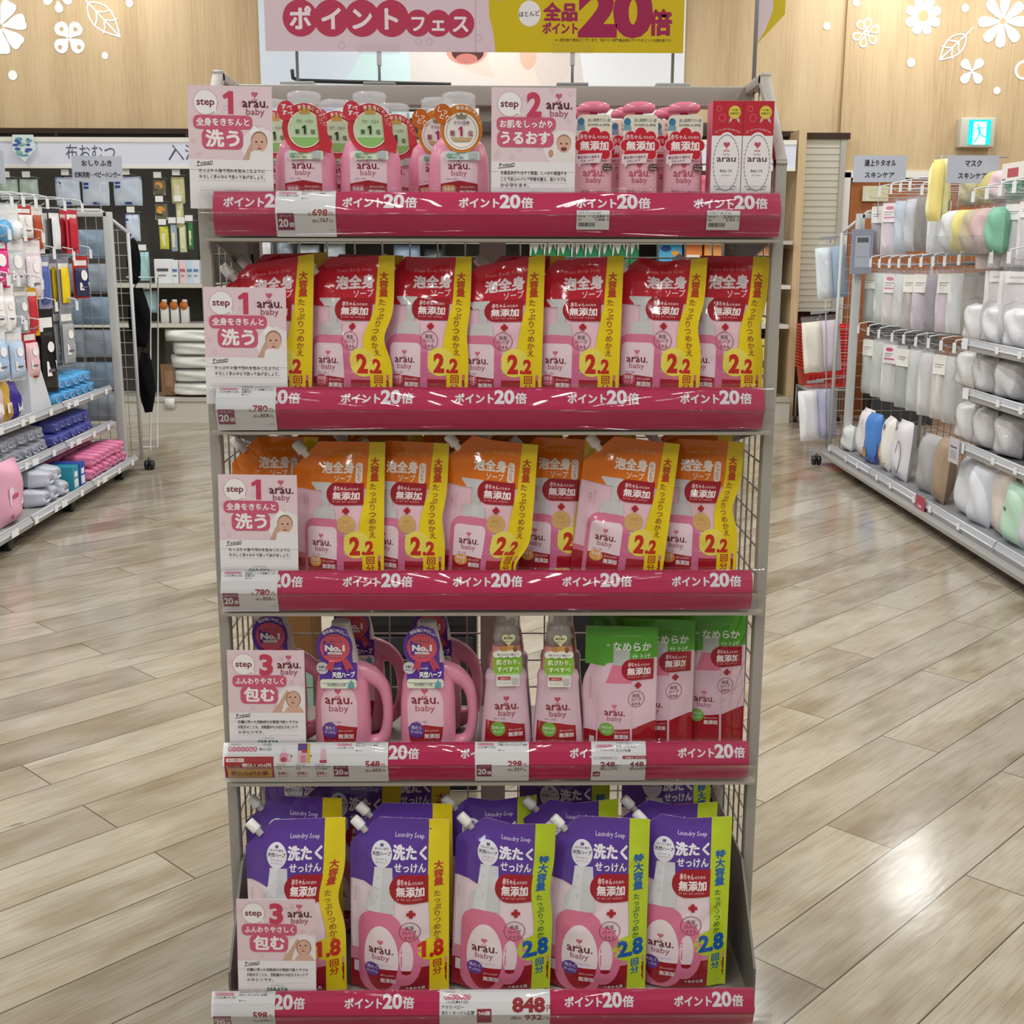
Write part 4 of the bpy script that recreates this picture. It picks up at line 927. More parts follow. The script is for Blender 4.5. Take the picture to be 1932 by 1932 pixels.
def laundry_art(kind):
    A = Art(6); yel = '#EBD51E' if kind == 'yellow' else '#C3D82C'; tc = '#C2402A' if kind == 'yellow' else '#1F66B0'
    w, h = 170, 322
    A.poly([(0, 206), (25, 204), (42, 198), (75, 208), (140, 222), (140, 322), (50, 322), (0, 272)], '#5F3D9B', 1)
    A.rect(0, 0, 170, 52, '#9C1F2B', 1); A.poly([(0, 52), (170, 52), (170, 64), (0, 76)], '#DB8EA4', 1)
    A.poly([(138, 0), (170, 0), (170, 322), (136, 322), (136, 200), (140, 120)], yel, 2); A.el(140, 84, 27 if kind != 'yellow' else 20, 24 if kind != 'yellow' else 20, yel, 3.2)
    A.poly([(45, 235), (76, 235), (81, 152), (27, 152), (30, 180), (41, 190)], '#D5D6DA', 3); A.poly([(47, 235), (60, 235), (55, 152), (34, 152)], '#E3E4E8', 3)
    A.poly(rrp(15, -2, 94, 153, 30), '#E27C9D', 3); A.poly(ell(98, 72, 30, 56, 26), '#E27C9D', 3, [ell(101, 70, 12, 32, 22)])
    A.poly(ell(101, 70, 12, 32, 22), '#F2DDE5', 3); A.poly([(92, 46), (110, 46), (108, 40), (101, 38), (94, 40)], '#9C1F2B', 4)
    A.poly(ell(57, 66, 31, 62, 30), '#F6E6EC', 4); A.poly([p for p in ell(57, 66, 31, 62, 40) if p[1] < 49], '#A8212D', 5)
    A.logo(57, 76, 45, '#6E2434', '#B06078', '#D7708C', 5); A.el(41, 44, 14, 13, '#6A4A9A', 6); A.text('洗たく', 41, 46, 7, '#EDE5F4', 0.02, fit=20, lv=7); A.text('せっけん', 41, 38, 6, '#EDE5F4', 0.02, fit=21, lv=7)
    A.text('赤ちゃんのための', 69, 34, 4.5, '#F4D3D5', 0.01, fit=25, lv=6); A.text('無添加', 69, 22, 9.5, '#FBEFF0', 0.03, fit=26, lv=6); A.text('ラベンダー&スペアミント', 60, 53, 3.4, '#9A7FA8', 0, fit=34, lv=6)
    A.el(57, 258, 18, 24, '#ECEAF2', 3); A.text('ほのかに香る', 57, 266, 4.4, '#5A4A60', 0.01, fit=24, lv=4); A.text('天然ハーブ', 57, 256, 8, '#3E3448', 0.025, fit=32, lv=4); A.text('ラベンダー&', 57, 248, 4, '#6A5A70', 0, fit=20, lv=4); A.text('スペアミント', 57, 242, 4, '#6A5A70', 0, fit=20, lv=4)
    for d in (-2, 0, 2): A.el(57 + d, 274, 1, 3.2, '#5F4A90', 4, 8)
    A.text('Laundry Soap', 104, 288, 12, '#D8CBEA', 0.012, fit=50, rot=-2, lv=3); A.text('洗たく', 105, 252, 27, '#F5F0FA', 0.05, fit=57, lv=3); A.text('せっけん', 106, 229, 18, '#F5F0FA', 0.03, fit=53, lv=3)
    badge(A, 72, 172, 137, 224, 1, 4)
    A.rect(106, 145, 112, 160, '#B3202B', 4); A.rect(101.5, 149.5, 116.5, 155.5, '#B3202B', 5); herb_ring(A, 107, 120, 18, 5)
    if kind == 'yellow':
        A.vtext('大容量', 153, 246, 15.5, tc, 0.05, 1.0, 4); A.vtext('たっぷりつめかえ', 151, 192, 12.5, '#A5622A', 0.025, 1.0, 4); A.one(130, 70, 30, '#CE2A1E', 4); A.text('.8', 150, 70, 40, '#CE2A1E', 0.05, fit=22, lv=4)
    else:
        A.vtext('特大容量', 153, 258, 17, tc, 0.05, 1.0, 4); A.vtext('たっぷりつめかえ', 151, 184, 12, '#3E7A3A', 0.025, 1.0, 4); A.text('2.8', 143, 70, 42, '#1F5FB4', 0.05, fit=44, lv=4)
    A.vtext('回分', 151, 62, 15, tc, 0.03, 1.0, 4); A.rr(96, 8, 134, 17, 3, '#7E1722', 4); A.text('つめかえ用', 115, 9.5, 7, '#F4E4E4', 0.02, fit=32, lv=5)
    rn = random.Random(2)
    for k in range(7): A.ring(rn.uniform(8, 36), rn.uniform(214, 262), 4, 4.4, 1, '#6E4DAA', 2, 12)
    A.vtext('やわらか', 8, 190, 6, '#D9B4C2', 0, 1.1, 3); A.rect(6, 30, 15, 50, '#E6E1E2', 3)
    return A
def green_art():
    A = Art(6); w, h = 124, 240
    A.poly([(0, 172), (34, 170), (36, 175), (80, 182), (124, 186), (124, 240), (0, 240)], '#5BAA33', 1)
    A.poly([(0, 0), (124, 0), (124, 70), (95, 62), (60, 48), (0, 52)], '#A9202C', 1)
    A.poly([(48, 170), (76, 170), (76, 200), (48, 200)], '#BFC4BE', 2); A.poly([(36, 140), (80, 140), (75, 172), (47, 172)], '#E27C97', 3); A.poly([(20, -2), (84, -2), (80, 140), (30, 140), (24, 128)], '#E6C3D3', 3)
    A.poly([(22, 0), (80, 0), (79, 58), (24, 54)], '#A9202C', 4); A.el(39, 56, 13, 12, '#7DB548', 5); A.text('なめらか', 39, 57, 6, '#F3F8EC', 0.02, fit=18, lv=6); A.text('仕上げ', 39, 50, 5.4, '#F3F8EC', 0.02, fit=14, lv=6)
    A.text('赤ちゃんのための', 64, 50, 4, '#F4D3D5', 0.01, fit=24, lv=6); A.text('無添加', 64, 40, 8.5, '#FBEFF0', 0.03, fit=24, lv=6)
    A.logo(52, 82, 36, '#8E2E42', '#BC6A82', '#D7708C', 5)
    A.text('Laundry Softener', 75, 222, 6.5, '#A6D186', 0, fit=48, lv=3); A.text('衣類の', 39, 205, 5, '#E4F2D8', 0.01, fit=8, lv=3); A.text('なめらか', 80, 199, 16.5, '#F1F7EA', 0.035, fit=66, lv=3); A.text('仕上げ', 96, 183, 12, '#E4F0D8', 0.02, fit=32, lv=3)
    badge(A, 62, 146, 118, 184, 1, 5)
    A.rect(89, 131, 94, 142, '#B3202B', 4); A.rect(86, 134, 97, 139, '#B3202B', 5); herb_ring(A, 89, 112, 14.5)
    A.vtext('ふんわりなめらか', 10, 150, 4.6, '#CFA2B2', 0, 1.15, 3); A.rect(10, 18, 18, 40, '#E6E1E2', 3)
    return A
def squash(A, k):
    for it in A.items:
        for p in range(len(it[0])):
            it[0][p] = (it[0][p][0], it[0][p][1] * k)
    return A
ARTS = {'red': foam_art('red'), 'orange': foam_art('orange'), 'yellow': squash(laundry_art('yellow'), 0.935), 'lime': squash(laundry_art('lime'), 0.935), 'green': squash(green_art(), 0.965)}
SPEC = {'red': (0.155, 0.248, 0.022, (0.046, 0.202), '#EFC6D4'), 'orange': (0.155, 0.248, 0.022, (0.046, 0.202), '#EFC6D4'),
        'yellow': (0.170, 0.301, 0.030, (0.050, 0.2543), '#F1DDE5'), 'lime': (0.170, 0.301, 0.030, (0.050, 0.2543), '#F1DDE5'), 'green': (0.124, 0.2316, 0.020, None, '#EBC9D6')}
SUBJ = {'red': 'red and yellow refill pouch', 'orange': 'orange and yellow refill pouch', 'yellow': 'purple refill pouch with yellow edge', 'lime': 'purple refill pouch with lime edge', 'green': 'green and pink refill pouch'}
GRP = {'red': 'red soap pouches on the second shelf', 'orange': 'orange soap pouches on the third shelf', 'yellow': 'yellow edged laundry pouches on the bottom shelf', 'lime': 'lime edged laundry pouches on the bottom shelf', 'green': 'green softener pouches on the fourth shelf'}
def make_pouch(kind, seed, **kw):
    w, h, T, cut, base = SPEC[kind]
    s = PouchShape(w, h, T, cut, [(0.172, 0.022, 0.010), (0.122, 0.03, -0.004)] if kind == 'green' else None, seed, **kw)
    b = s.shell(base, base); b.art(ARTS[kind], s.front())
    return s, b
def T_of(s): return s.T * 0.85
def place_pouch(kind, pxr, pz, y, z, label, seed, yaw=-10, tilt=-3, roll=0.0, px_is='right', cap=None, **kw):
    """pxr = photo column of the pouch's right edge at row pz, at distance y"""
    s, b = make_pouch(kind, seed, **kw); w = s.w
    p = at(pxr, pz, y); dz = p.z - z
    xc = p.x - (w / 2 * math.cos(R(yaw)) if px_is == 'right' else 0) - dz * math.sin(R(roll))
    root = thing('refill_pouch', (xc, y, z + T_of(s) * math.sin(R(abs(tilt))) + w / 2 * math.sin(R(abs(roll))) + 0.002), (R(tilt), R(roll), R(yaw)), label, 'refill pouch', GRP[kind])
    b.build('film_bag', 'film', root)
    if s.cut and cap is not False:
        zz = (s.cut[1] + s.h) / 2; d = math.radians(45); ax = Vector((-math.cos(d), 0, math.sin(d)))
        P = s.warp(np.array([s.cut[0] * 0.5]), np.array([0.0]), np.array([zz]))[0]
        m = Matrix.Translation(Vector(P)) @ Vector((0, 0, 1)).rotation_difference(ax).to_matrix().to_4x4()
        MB().rings([(0, 0, -0.004, 0.006, 0.006, 2), (0, 0, 0.006, 0.006, 0.006, 2), (0, 0, 0.0062, 0.0088, 0.0088, 2), (0, 0, 0.0085, 0.0092, 0.0092, 2), (0, 0, 0.0255, 0.0088, 0.0088, 2), (0, 0, 0.0275, 0.0075, 0.0075, 2)], '#F2F1EE', 20, mat=m).build('spout_cap', 'plastic', root)
    return root
# second shelf: seven red pouches in front, backs behind
FY = 2.0
for i, (px, roll, kw) in enumerate(((590, 1.5, dict(bend=0.004, slope=0.026)), (741, 1.0, dict(kink=0.014, kz=0.47, slope=0.008)), (884, 1.2, dict(bend=-0.004, kink=0.004, kz=.5, sag=0.006)), (1022, 0.5, dict(bend=0.006, slope=0.026)), (1168, 0.7, dict(bend=0.002, slope=0.012)), (1322, 1.6, dict(kink=0.008, kz=0.55, sag=0.010)), (1437, 1.0, dict(kink=0.008, kz=0.55)))):
    place_pouch('red', px, 640, FY - 0.004 - (-0.016 if i == 6 else 0), BOARD[1], 'red soap refill pouch with yellow edge, %s from the left in the front row' % ORD[i], 10 + i, -11 if i < 6 else -15, -3 - (i % 3), roll, **kw)
for i, (px, pz, yy, roll) in enumerate(((622, 560, 2.10, -2), (760, 560, 2.12, 1), (1065, 560, 2.12, 0))):
    place_pouch('red', px, pz, yy, BOARD[1], 'red soap refill pouch standing behind the front row, %s of the back row' % ORD[i], 30 + i, -4, -2, roll)
# third shelf: orange pouches
for i, (px, yy, roll, yaw, kw) in enumerate(((603, 2.045, -1, -10, dict(sag=0.0)), (722, 1.998, -0.5, -13, dict(bend=0.012)), (838, 2.005, 0.2, -20, dict(kink=0.006, bend=0.01)), (1005, 1.99, 3.2, -8, dict(kink=0.022, kz=0.16, bend=0.006, slope=-0.012, sag=0.004)), (1125, 2.03, 1.4, -10, dict(bend=0.002)), (1265, 1.995, 6.0, -8, dict(bend=0.006)), (1392, 2.015, 1.2, -12, dict(kink=0.012, kz=0.55)))):
    place_pouch('orange', px, 960, yy, BOARD[2], 'orange soap refill pouch with yellow edge, %s from the left in the front row' % ORD[i], 50 + i, yaw, -4, roll, **kw)
for i, (px, pz, yy, roll) in enumerate(((690, 880, 2.13, 2), (800, 880, 2.10, -2), (925, 880, 2.14, 0), (1060, 880, 2.11, 1), (1200, 880, 2.14, -2), (1380, 880, 2.125, 0))):
    place_pouch('orange', px, pz, yy, BOARD[2] + (0.006 if i % 2 else 0.0), 'orange soap refill pouch in the shade behind the front row, %s of the back row' % ORD[i], 70 + i, -3, -1, roll)
# fourth shelf: green pouches
for i, (px, pz, yy, yaw, roll) in enumerate(((1239, 1300, 1.988, -3, 0.5), (1308, 1300, 2.028, -4, 0.6), (1404, 1300, 2.055, -4, 0.0))):
    place_pouch('green', px, pz, yy, BOARD[3], 'green and pink softener refill pouch, %s from the left in the front row' % ORD[i], 90 + i, yaw, -5, roll)
for i, (px, pz, yy, roll) in enumerate(((1245, 1210, 2.10, -3), (1330, 1210, 2.14, 2))):
    place_pouch('green', px, pz, yy, BOARD[3], 'green softener refill pouch in the shade behind the front row, %s of two' % ('left one', 'right one')[i], 95 + i, -4, -3, roll, sag=0.014)
# bottom shelf: purple pouches
ZB = BASE_BOARD
for i, (px, pz, yy, yaw, roll, kw) in enumerate(((648, 1700, 1.885, -8, -1.0, dict(kink=0.012, kz=0.55, bend=0.01, slope=0.006)), (845, 1700, 1.885, -6, -0.3, dict(bend=0.0)))):
    place_pouch('yellow', px, pz, yy, ZB, ('purple laundry pouch with yellow edge half hidden by the step 3 card', 'purple laundry pouch with yellow edge marked 1.8, standing clear in front')[i], 110 + i, yaw, -6, roll, **kw)
for i, (px, pz, yy, yaw, roll, lab) in enumerate(((645, 1600, 1.985, -5, 0, 'purple and yellow laundry pouch directly behind the step 3 card pouch'), (853, 1600, 1.955, -4, -0.6, 'purple and yellow laundry pouch just behind the clear front 1.8 pouch'), (755, 1530, 2.08, -4, 2, 'purple and yellow laundry pouch tilted at the back left'), (668, 1530, 2.15, -2, 0, 'purple and yellow laundry pouch upright at the back left corner'), (848, 1530, 2.16, -4, 0, 'purple and yellow laundry pouch in the dark at the back centre'))):
    place_pouch('yellow', px, pz, yy, ZB, lab, 115 + i, yaw, -3, roll)
for i, (px, pz, yy, yaw, roll, kw, lab) in enumerate(((1043, 1700, 1.885, -4, 1.4, dict(bend=-0.02, kink=0.006, kz=0.6, sag=0.012), 'purple laundry pouch with lime edge, left one of the front three'), (1221, 1700, 1.885, -6, 0.3, dict(bend=0.0), 'purple laundry pouch with lime edge, middle one of the front three'), (1373, 1700, 1.90, -8, 0.4, dict(sag=0.01), 'purple laundry pouch with lime edge, right one of the front three'))):
    place_pouch('lime', px, pz, yy, ZB, lab, 130 + i, yaw, -6, roll, **kw)
for i, (px, pz, yy, yaw, roll, lab) in enumerate(((1012, 1560, 1.99, 4, 2, 'purple and lime laundry pouch behind the left front lime pouch'), (1165, 1560, 1.985, -4, 0, 'purple and lime laundry pouch behind the middle front lime pouch'), (1350, 1560, 1.975, -6, 1.5, 'purple and lime laundry pouch slumped behind the right front lime pouch'), (1340, 1520, 2.17, -1, 0, 'purple and lime laundry pouch upright at the back right corner'), (1150, 1520, 2.13, -2, 0, 'purple and lime laundry pouch in the dark at the back'))):
    place_pouch('lime', px, pz, yy, ZB, lab, 135 + i, yaw, -2, roll, sag=0.012)

# ================================================================ bottles
def sec_fn(secs):
    """front surface of stacked superellipse sections"""
    Z = [s[2] for s in secs]
    def f(x, z, l):
        cx = np.interp(z, Z, [s[0] for s in secs]); cy = np.interp(z, Z, [s[1] for s in secs]); a = np.interp(z, Z, [s[3] for s in secs]); b = np.interp(z, Z, [s[4] for s in secs]); e = np.interp(z, Z, [s[5] for s in secs])
        u = np.clip(np.abs((x - cx) / a), 0, 0.985)
        return np.stack([x, cy - b * (1 - u ** e) ** (1 / e) - l, z], 1)
    return f
def smooth_secs(s, n=3):
    out = []
    for a, b in zip(s, s[1:]):
        for k in range(n): t = k / n; out.append(tuple(a[i] + (b[i] - a[i]) * t for i in range(6)))
    return out + [s[-1]]
PINK = '#EF9DB9'
def rosette(A, cx, cy, r, n, col, lv): A.poly([(cx + r * (1 + 0.035 * (-1) ** k) * math.cos(math.pi * k / n), cy + r * (1 + 0.035 * (-1) ** k) * math.sin(math.pi * k / n)) for k in range(2 * n)], col, lv)
def foam_bottle(kind):
    col = '#D23A48' if kind == 'red' else '#D98327'
    root = link('pump_bottle', None)
    secs = smooth_secs([(0, 0, 0.0, 0.040, 0.030, 2.6), (0, 0, 0.006, 0.0475, 0.034, 2.6), (0, 0, 0.06, 0.0485, 0.035, 2.6), (0, 0, 0.098, 0.0465, 0.034, 2.6), (0, 0, 0.118, 0.040, 0.031, 2.4), (0, 0, 0.129, 0.029, 0.025, 2.2), (0, 0, 0.134, 0.024, 0.023, 2)])
    A = Art(5); sh = 13; A.poly(rrp(-29, 4, 29, 108, 9), '#F3D3DF', 0); A.poly([(-29, 12), (-22, 5), (22, 5), (29, 12), (29, 58), (0, 63), (-29, 58)], '#A92430', 1)
    A.logo(0, 80, 35, '#7E2438', '#B4607A', '#D7708C', 1); A.rr(-27, 37, -6, 56, 4, '#C8546C' if kind == 'red' else '#D79A62', 2); A.text('泡全身', -16.5, 48, 6, '#F8EDEB', 0.02, fit=17, lv=3); A.text('ソープ', -16.5, 40, 6.5, '#F8EDEB', 0.02, fit=17, lv=3)
    A.text('赤ちゃんのための', 13, 52, 3.6, '#F4D3D5', 0.01, fit=22, lv=2); A.text('無添加', 13, 41, 8.5, '#FBEFF0', 0.03, fit=25, lv=2); A.text('天然ハーブ配合', -12, 64, 3, '#9A7FA8', 0, fit=17, lv=2)
    b = MB().rings(secs, PINK, 40); b.art(A, sec_fn(secs)); b.build('bottle', 'plastic', root)
    MB().rings([(0, 0, 0.133, 0.021, 0.021, 2), (0, 0, 0.150, 0.021, 0.021, 2), (0, 0, 0.1505, 0.012, 0.012, 2), (0, 0, 0.168, 0.010, 0.010, 2), (0, 0, 0.169, 0.016, 0.016, 2), (0, 0, 0.180, 0.015, 0.015, 2)], '#F3EFEF', 24).box((-0.003, -0.027, 0.170), (0.003, 0, 0.178), '#F3EFEF', 0.001).build('pump', 'plastic', root)
    MB().rings(smooth_secs([(0, 0, 0.131, 0.0295, 0.0295, 2), (0, 0, 0.150, 0.029, 0.029, 2), (0, 0, 0.186, 0.0262, 0.0262, 2), (0, 0, 0.193, 0.0255, 0.0255, 2), (0, 0, 0.1975, 0.022, 0.022, 2), (0, 0, 0.199, 0.012, 0.012, 2)], 2), '#FFFFFF', 32).rings([(0, 0, 0.189, 0.0272, 0.0272, 2), (0, 0, 0.195, 0.0268, 0.0268, 2)], '#FFFFFF', 32, False).build('overcap', 'frost', root)
    # printed neck ring
    A = Art(); cx, cz = 2, 141
    if kind == 'red':
        A.el(cx + 2, cz, 35, 37, col, 0, 36); A.el(cx - 26, cz + 26, 14, 15, col, 1); A.poly([(cx + 20, cz + 30), (cx + 34, cz), (cx + 44, cz - 22), (cx + 42, cz - 38), (cx + 26, cz - 34)], '#C9333F', 0)
        A.el(cx + 3, cz - 2, 27, 28, '#F4E8D2', 2, 30); A.el(cx + 3, cz - 2, 25, 26, '#CBE0BB', 3, 30); A.poly([p for p in ell(cx + 3, cz - 2, 24.6, 25.6, 40) if p[1] < cz - 12], '#8DBE6E', 4)
        A.text('すべ', cx - 25, cz + 28, 9, '#FBEFF0', 0.03, fit=17, rot=-10, lv=3); A.text('すべ', cx - 24, cz + 19, 9, '#FBEFF0', 0.03, fit=17, rot=-10, lv=3); A.poly([(cx - 5, cz + 21), (cx - 6, cz + 30), (cx - 1, cz + 26), (cx + 3, cz + 32), (cx + 7, cz + 26), (cx + 12, cz + 30), (cx + 11, cz + 21)], '#C79C4A', 4)
        A.text('ママ・ベスト', cx + 3, cz + 8, 6, '#5F7A5A', 0.01, fit=26, lv=5); A.text('第', cx - 9, cz - 8, 7.5, '#1E3A22', 0.02, lv=5); A.one(cx + 3, cz - 9, 13, '#1E3A22', 5); A.text('位', cx + 15, cz - 8, 7.5, '#1E3A22', 0.02, lv=5); A.arc('新生児にやさしい', cx + 2, cz, 29.5, 108, 5, 6.2, '#F8E3C4', 0.02, 5)
    else:
        A.el(cx + 2, cz, 33, 36, col, 0, 36); A.el(cx - 27, cz + 22, 14, 15, '#C9651F', 1); A.el(cx + 2, cz - 4, 27, 28, '#F6F1EC', 2, 34); A.ring(cx + 2, cz - 4, 24, 25, 0.8, '#B9B2A0', 3)
        A.text('しっ', cx - 28, cz + 24, 9, '#FFF3E4', 0.03, fit=15, rot=-20, lv=3); A.text('とり', cx - 25, cz + 14, 9, '#FFF3E4', 0.03, fit=15, rot=-20, lv=3); A.poly([(cx - 5, cz + 15), (cx - 7, cz + 23), (cx - 2, cz + 19), (cx + 2, cz + 25), (cx + 6, cz + 19), (cx + 11, cz + 23), (cx + 9, cz + 15)], '#8A8468', 4)
        A.text('ママの愛用', cx + 2, cz + 7, 5.6, '#7A3A66', 0.02, fit=24, lv=4); A.text('第', cx - 12, cz - 10, 9, '#9A2A5A', 0.02, lv=4); A.one(cx + 2, cz - 11, 14, '#B3205A', 4); A.text('位', cx + 16, cz - 10, 9, '#9A2A5A', 0.02, lv=4); A.poly([(cx - 15, cz - 13), (cx + 19, cz - 13), (cx + 14, cz - 19), (cx - 10, cz - 19)], '#C9A77A', 4); A.arc('新生児にやさしい', cx + 2, cz, 29, 105, 10, 6, '#FFF0DC', 0.02, 5)
    A.rr(cx - 22, cz - 47, cx + 30, cz - 34, 2, '#DDE9CF' if kind == 'red' else '#D6E8E4', 3); A.text('皮ふ科医', cx - 8, cz - 39.5, 3.6, '#5F8A6A', 0.01, fit=14, lv=4); A.text('無添加処方・弱酸性', cx - 6, cz - 44.5, 3.2, '#4A6A58', 0.01, fit=22, lv=4); A.el(cx - 18, cz - 41, 3.6, 4.2, '#7FB09A', 4); A.rect(cx + 14, cz - 45.5, cx + 27, cz - 35.5, '#B9C0C4', 4)
    b = MB(); V, F, C = A.final(); o = 0
    b.art(A, lambda x, z, l: np.stack([x, -0.0335 + 0.0 * x + 3.5 * (x ** 2) - l - np.clip((0.128 - z) * 0.16, 0, 0.006), z], 1))
    low = [(v[0] / 1000, -0.0333 + 3.5 * (v[0] / 1000) ** 2 - min(max((0.128 - v[1] / 1000) * 0.16, 0), 0.006), v[1] / 1000) for v in V]
    b.add(low, [tuple(reversed(f)) for f in F], '#EFEAE6'); b.build('neck_ring', 'film', root)
    return root
def put(root, name_from, loc, rotz, label, cat, group, first):
    if first: root.location = loc; root.rotation_euler = (0, 0, R(rotz)); return tag(root, label, cat, group)
    return copy_tree(root, loc, (0, 0, R(rotz)), label, group)
fb, ob_ = foam_bottle('red'), foam_bottle('orange')
G = 'foam pump bottles on the top shelf'
for i, (px, yy, rz, lab) in enumerate(((578, 2.02, 0, 'pink foam soap bottle with red neck ring beside the top left card'), (700, 2.02, -2, 'pink foam soap bottle with red neck ring, second in the front row'), (520, 2.13, 3, 'pink foam bottle behind, peeping out beside the top left step card'), (636, 2.13, 2, 'pink foam bottle in the back row behind the first red ring bottle'), (745, 2.178, 2, 'pink foam bottle in the back row right of the second red ring bottle'))):
    p = at(px, 330, yy); put(fb, 'b', (p.x, yy, BOARD[0] + 0.0008), rz, lab, 'bottle', G, i == 0)
for i, (px, yy, rz, lab) in enumerate(((866, 2.02, 2, 'pink foam soap bottle with orange neck ring in front'), (826, 2.093, -2, 'pink foam soap bottle with orange neck ring half hidden behind another'))):
    p = at(px, 330, yy); put(ob_, 'b', (p.x, yy, BOARD[0] + 0.0008), rz, lab, 'bottle', G, i == 0)
def lotion():
    root = link('lotion_bottle', None)
    secs = smooth_secs([(0, 0, 0, 0.025, 0.020, 2.4), (0, 0, 0.004, 0.029, 0.023, 2.4), (0, 0, 0.05, 0.0295, 0.0235, 2.4), (0, 0, 0.100, 0.0285, 0.0235, 2.4), (0, 0, 0.122, 0.024, 0.020, 2.2), (0, 0, 0.132, 0.014, 0.014, 2), (0, 0, 0.136, 0.013, 0.013, 2)])
    A = Art(4); A.logo(0, 66, 33, '#C55A72', '#C55A72', '#D0536C', 1); A.text('Milky Lotion', 0, 42, 7.5, '#C55A72', 0.01, fit=36, lv=1)
    MB().rings(secs, '#F0B9C6', 36).art(A, sec_fn(secs)).build('bottle', 'plastic', root)
    MB().rings([(0, 0, 0.135, 0.0155, 0.0155, 2), (0, 0, 0.147, 0.0155, 0.0155, 2), (0, 0, 0.1475, 0.006, 0.006, 2), (0, 0, 0.160, 0.006, 0.006, 2)], '#DE7590', 22).rings([(-0.002, 0, 0.158, 0.022, 0.014, 2.4), (0, 0, 0.163, 0.025, 0.0155, 2.2), (0.001, 0, 0.170, 0.022, 0.0145, 2.2), (0.001, 0, 0.1735, 0.010, 0.007, 2)], '#E3809A', 24).build('pump_head', 'plastic', root)
    A = Art(4)
    A.poly(rrp(-26, 118, 26, 153, 7), '#EFE6D4', 0); A.el(-20, 143, 5, 5.5, '#3F7FA6', 1); A.poly([(-26, 131), (-14, 131), (-15, 139), (-25, 139)], '#7FA9BE', 1); A.text('皮ふ刺激テスト済', -10, 143, 5.5, '#5A6A72', 0.02, 'l', fit=33, lv=1); A.text('乳幼児対象の皮ふ専門医', -10, 137, 4, '#5A6A72', 0.01, 'l', fit=32, lv=1)
    for cx, cz, r_ in ((-15, 122, 9), (0, 126, 10), (15, 122, 9), (-21, 110, 9), (21, 110, 9), (-16, 98, 9), (16, 98, 9), (0, 100, 14)): A.el(cx, cz, r_, r_, '#F6D9DC', 1); 
    for cx, cz, r_ in ((-15, 122, 8), (0, 126, 9), (15, 122, 8), (-21, 110, 8), (21, 110, 8), (-16, 98, 8), (16, 98, 8), (0, 100, 14), (0, 112, 16)): A.el(cx, cz, r_, r_, '#CE2438', 2)
    A.text('赤ちゃん', -10, 119, 8, '#FBE9EB', 0.02, fit=24, lv=4); A.text('のための', 12, 119.5, 5, '#FBE9EB', 0.01, fit=16, lv=4); A.text('無添加', 0, 104, 14, '#FFF5F5', 0.04, fit=42, lv=4)
    A.poly([(-27, 97), (12, 99), (9, 85), (-18, 84), (-23, 78), (-23, 84), (-27, 84)], '#F2DCE4', 3); A.text('新生児から始める', -8, 91.5, 4.6, '#7A3446', 0.02, fit=32, rot=3, lv=4); A.text('スキンケア', -10, 86, 4.6, '#7A3446', 0.02, fit=20, rot=2, lv=4)
    A.rr(13, 74, 27, 84, 2, '#5A3436', 3); A.text('たっぷり', 20, 80, 3.2, '#F2E6E2', 0.01, fit=11, lv=4); A.text('250mL', 20, 75.5, 3.6, '#F2E6E2', 0.01, fit=11, lv=4)
    f = lambda x, z, l: np.stack([x, -0.0255 + 6.5 * x ** 2 - l, z], 1)
    b = MB().art(A, f); V, F, C = A.final(); b.add([(v[0] / 1000, -0.0253 + 6.5 * (v[0] / 1000) ** 2, v[1] / 1000) for v in V], [tuple(reversed(t)) for t in F], '#EFE6DA'); b.build('neck_tag', 'film', root)
    return root
lo = lotion(); lo2 = None
for i, (px, yy, rz, lab) in enumerate(((1118, 2.005, 0, 'pink pump lotion bottle beside the step 2 card'), (1203, 2.005, 1, 'middle pink pump lotion bottle of the front three'), (1287, 2.005, -1, 'pink pump lotion bottle nearest the white and red boxes'), (1095, 2.08, 3, 'pink pump lotion bottle behind the left front lotion bottle'), (1180, 2.08, 0, 'pink pump lotion bottle behind the middle front lotion bottle'), (1260, 2.08, 0, 'pink pump lotion bottle behind the right front lotion bottle'))):
    p = at(px, 330, yy); lo.scale = (1.05, 1.05, 1.06); put(lo, 'b', (p.x, yy, BOARD[0] + 0.0008), rz, lab, 'bottle', 'lotion bottles on the top shelf', i == 0)
A = Art(); A.rect(0, 0, 47, 174, '#F5F1F3', 0); A.rect(0, 125, 47, 174, '#C42A3C', 1); A.poly([p for p in ell(23.5, 86, 22, 44, 40)], '#F5F1F3', 2)
for k in range(40):
    a = 9 * k; A.el(23.5 + 20 * math.cos(R(a)), 86 + 40 * math.sin(R(a)), 0.9, 0.9, '#5A4A50', 3, 6)
A.ring(23.5, 86, 20, 40, 0.5, '#8A7A80', 3, 40); A.heart(23.5, 112, 11, '#C8536A', 3); A.text('baby', 23.5, 97, 5, '#B98A96', 0, fit=11, lv=3); A.text('arau', 23.5, 88, 13, '#5A3A44', 0.012, fit=30, lv=3); A.text('Baby Oil', 23.5, 73, 5.6, '#5A4A50', 0.01, fit=18, lv=3); A.text('100% natural', 23.5, 67.5, 3, '#8A7A80', 0, fit=14, lv=3)
A.text('赤ちゃんのデリケートなお肌に', 23.5, 51, 3, '#5A4A50', 0, fit=36, lv=3); A.text('純植物性オイル・無添加', 23.5, 47, 3, '#5A4A50', 0, fit=30, lv=3); A.text('SARAYA', 23.5, 36.5, 4.2, '#3A2A30', 0.02, fit=15, lv=3)
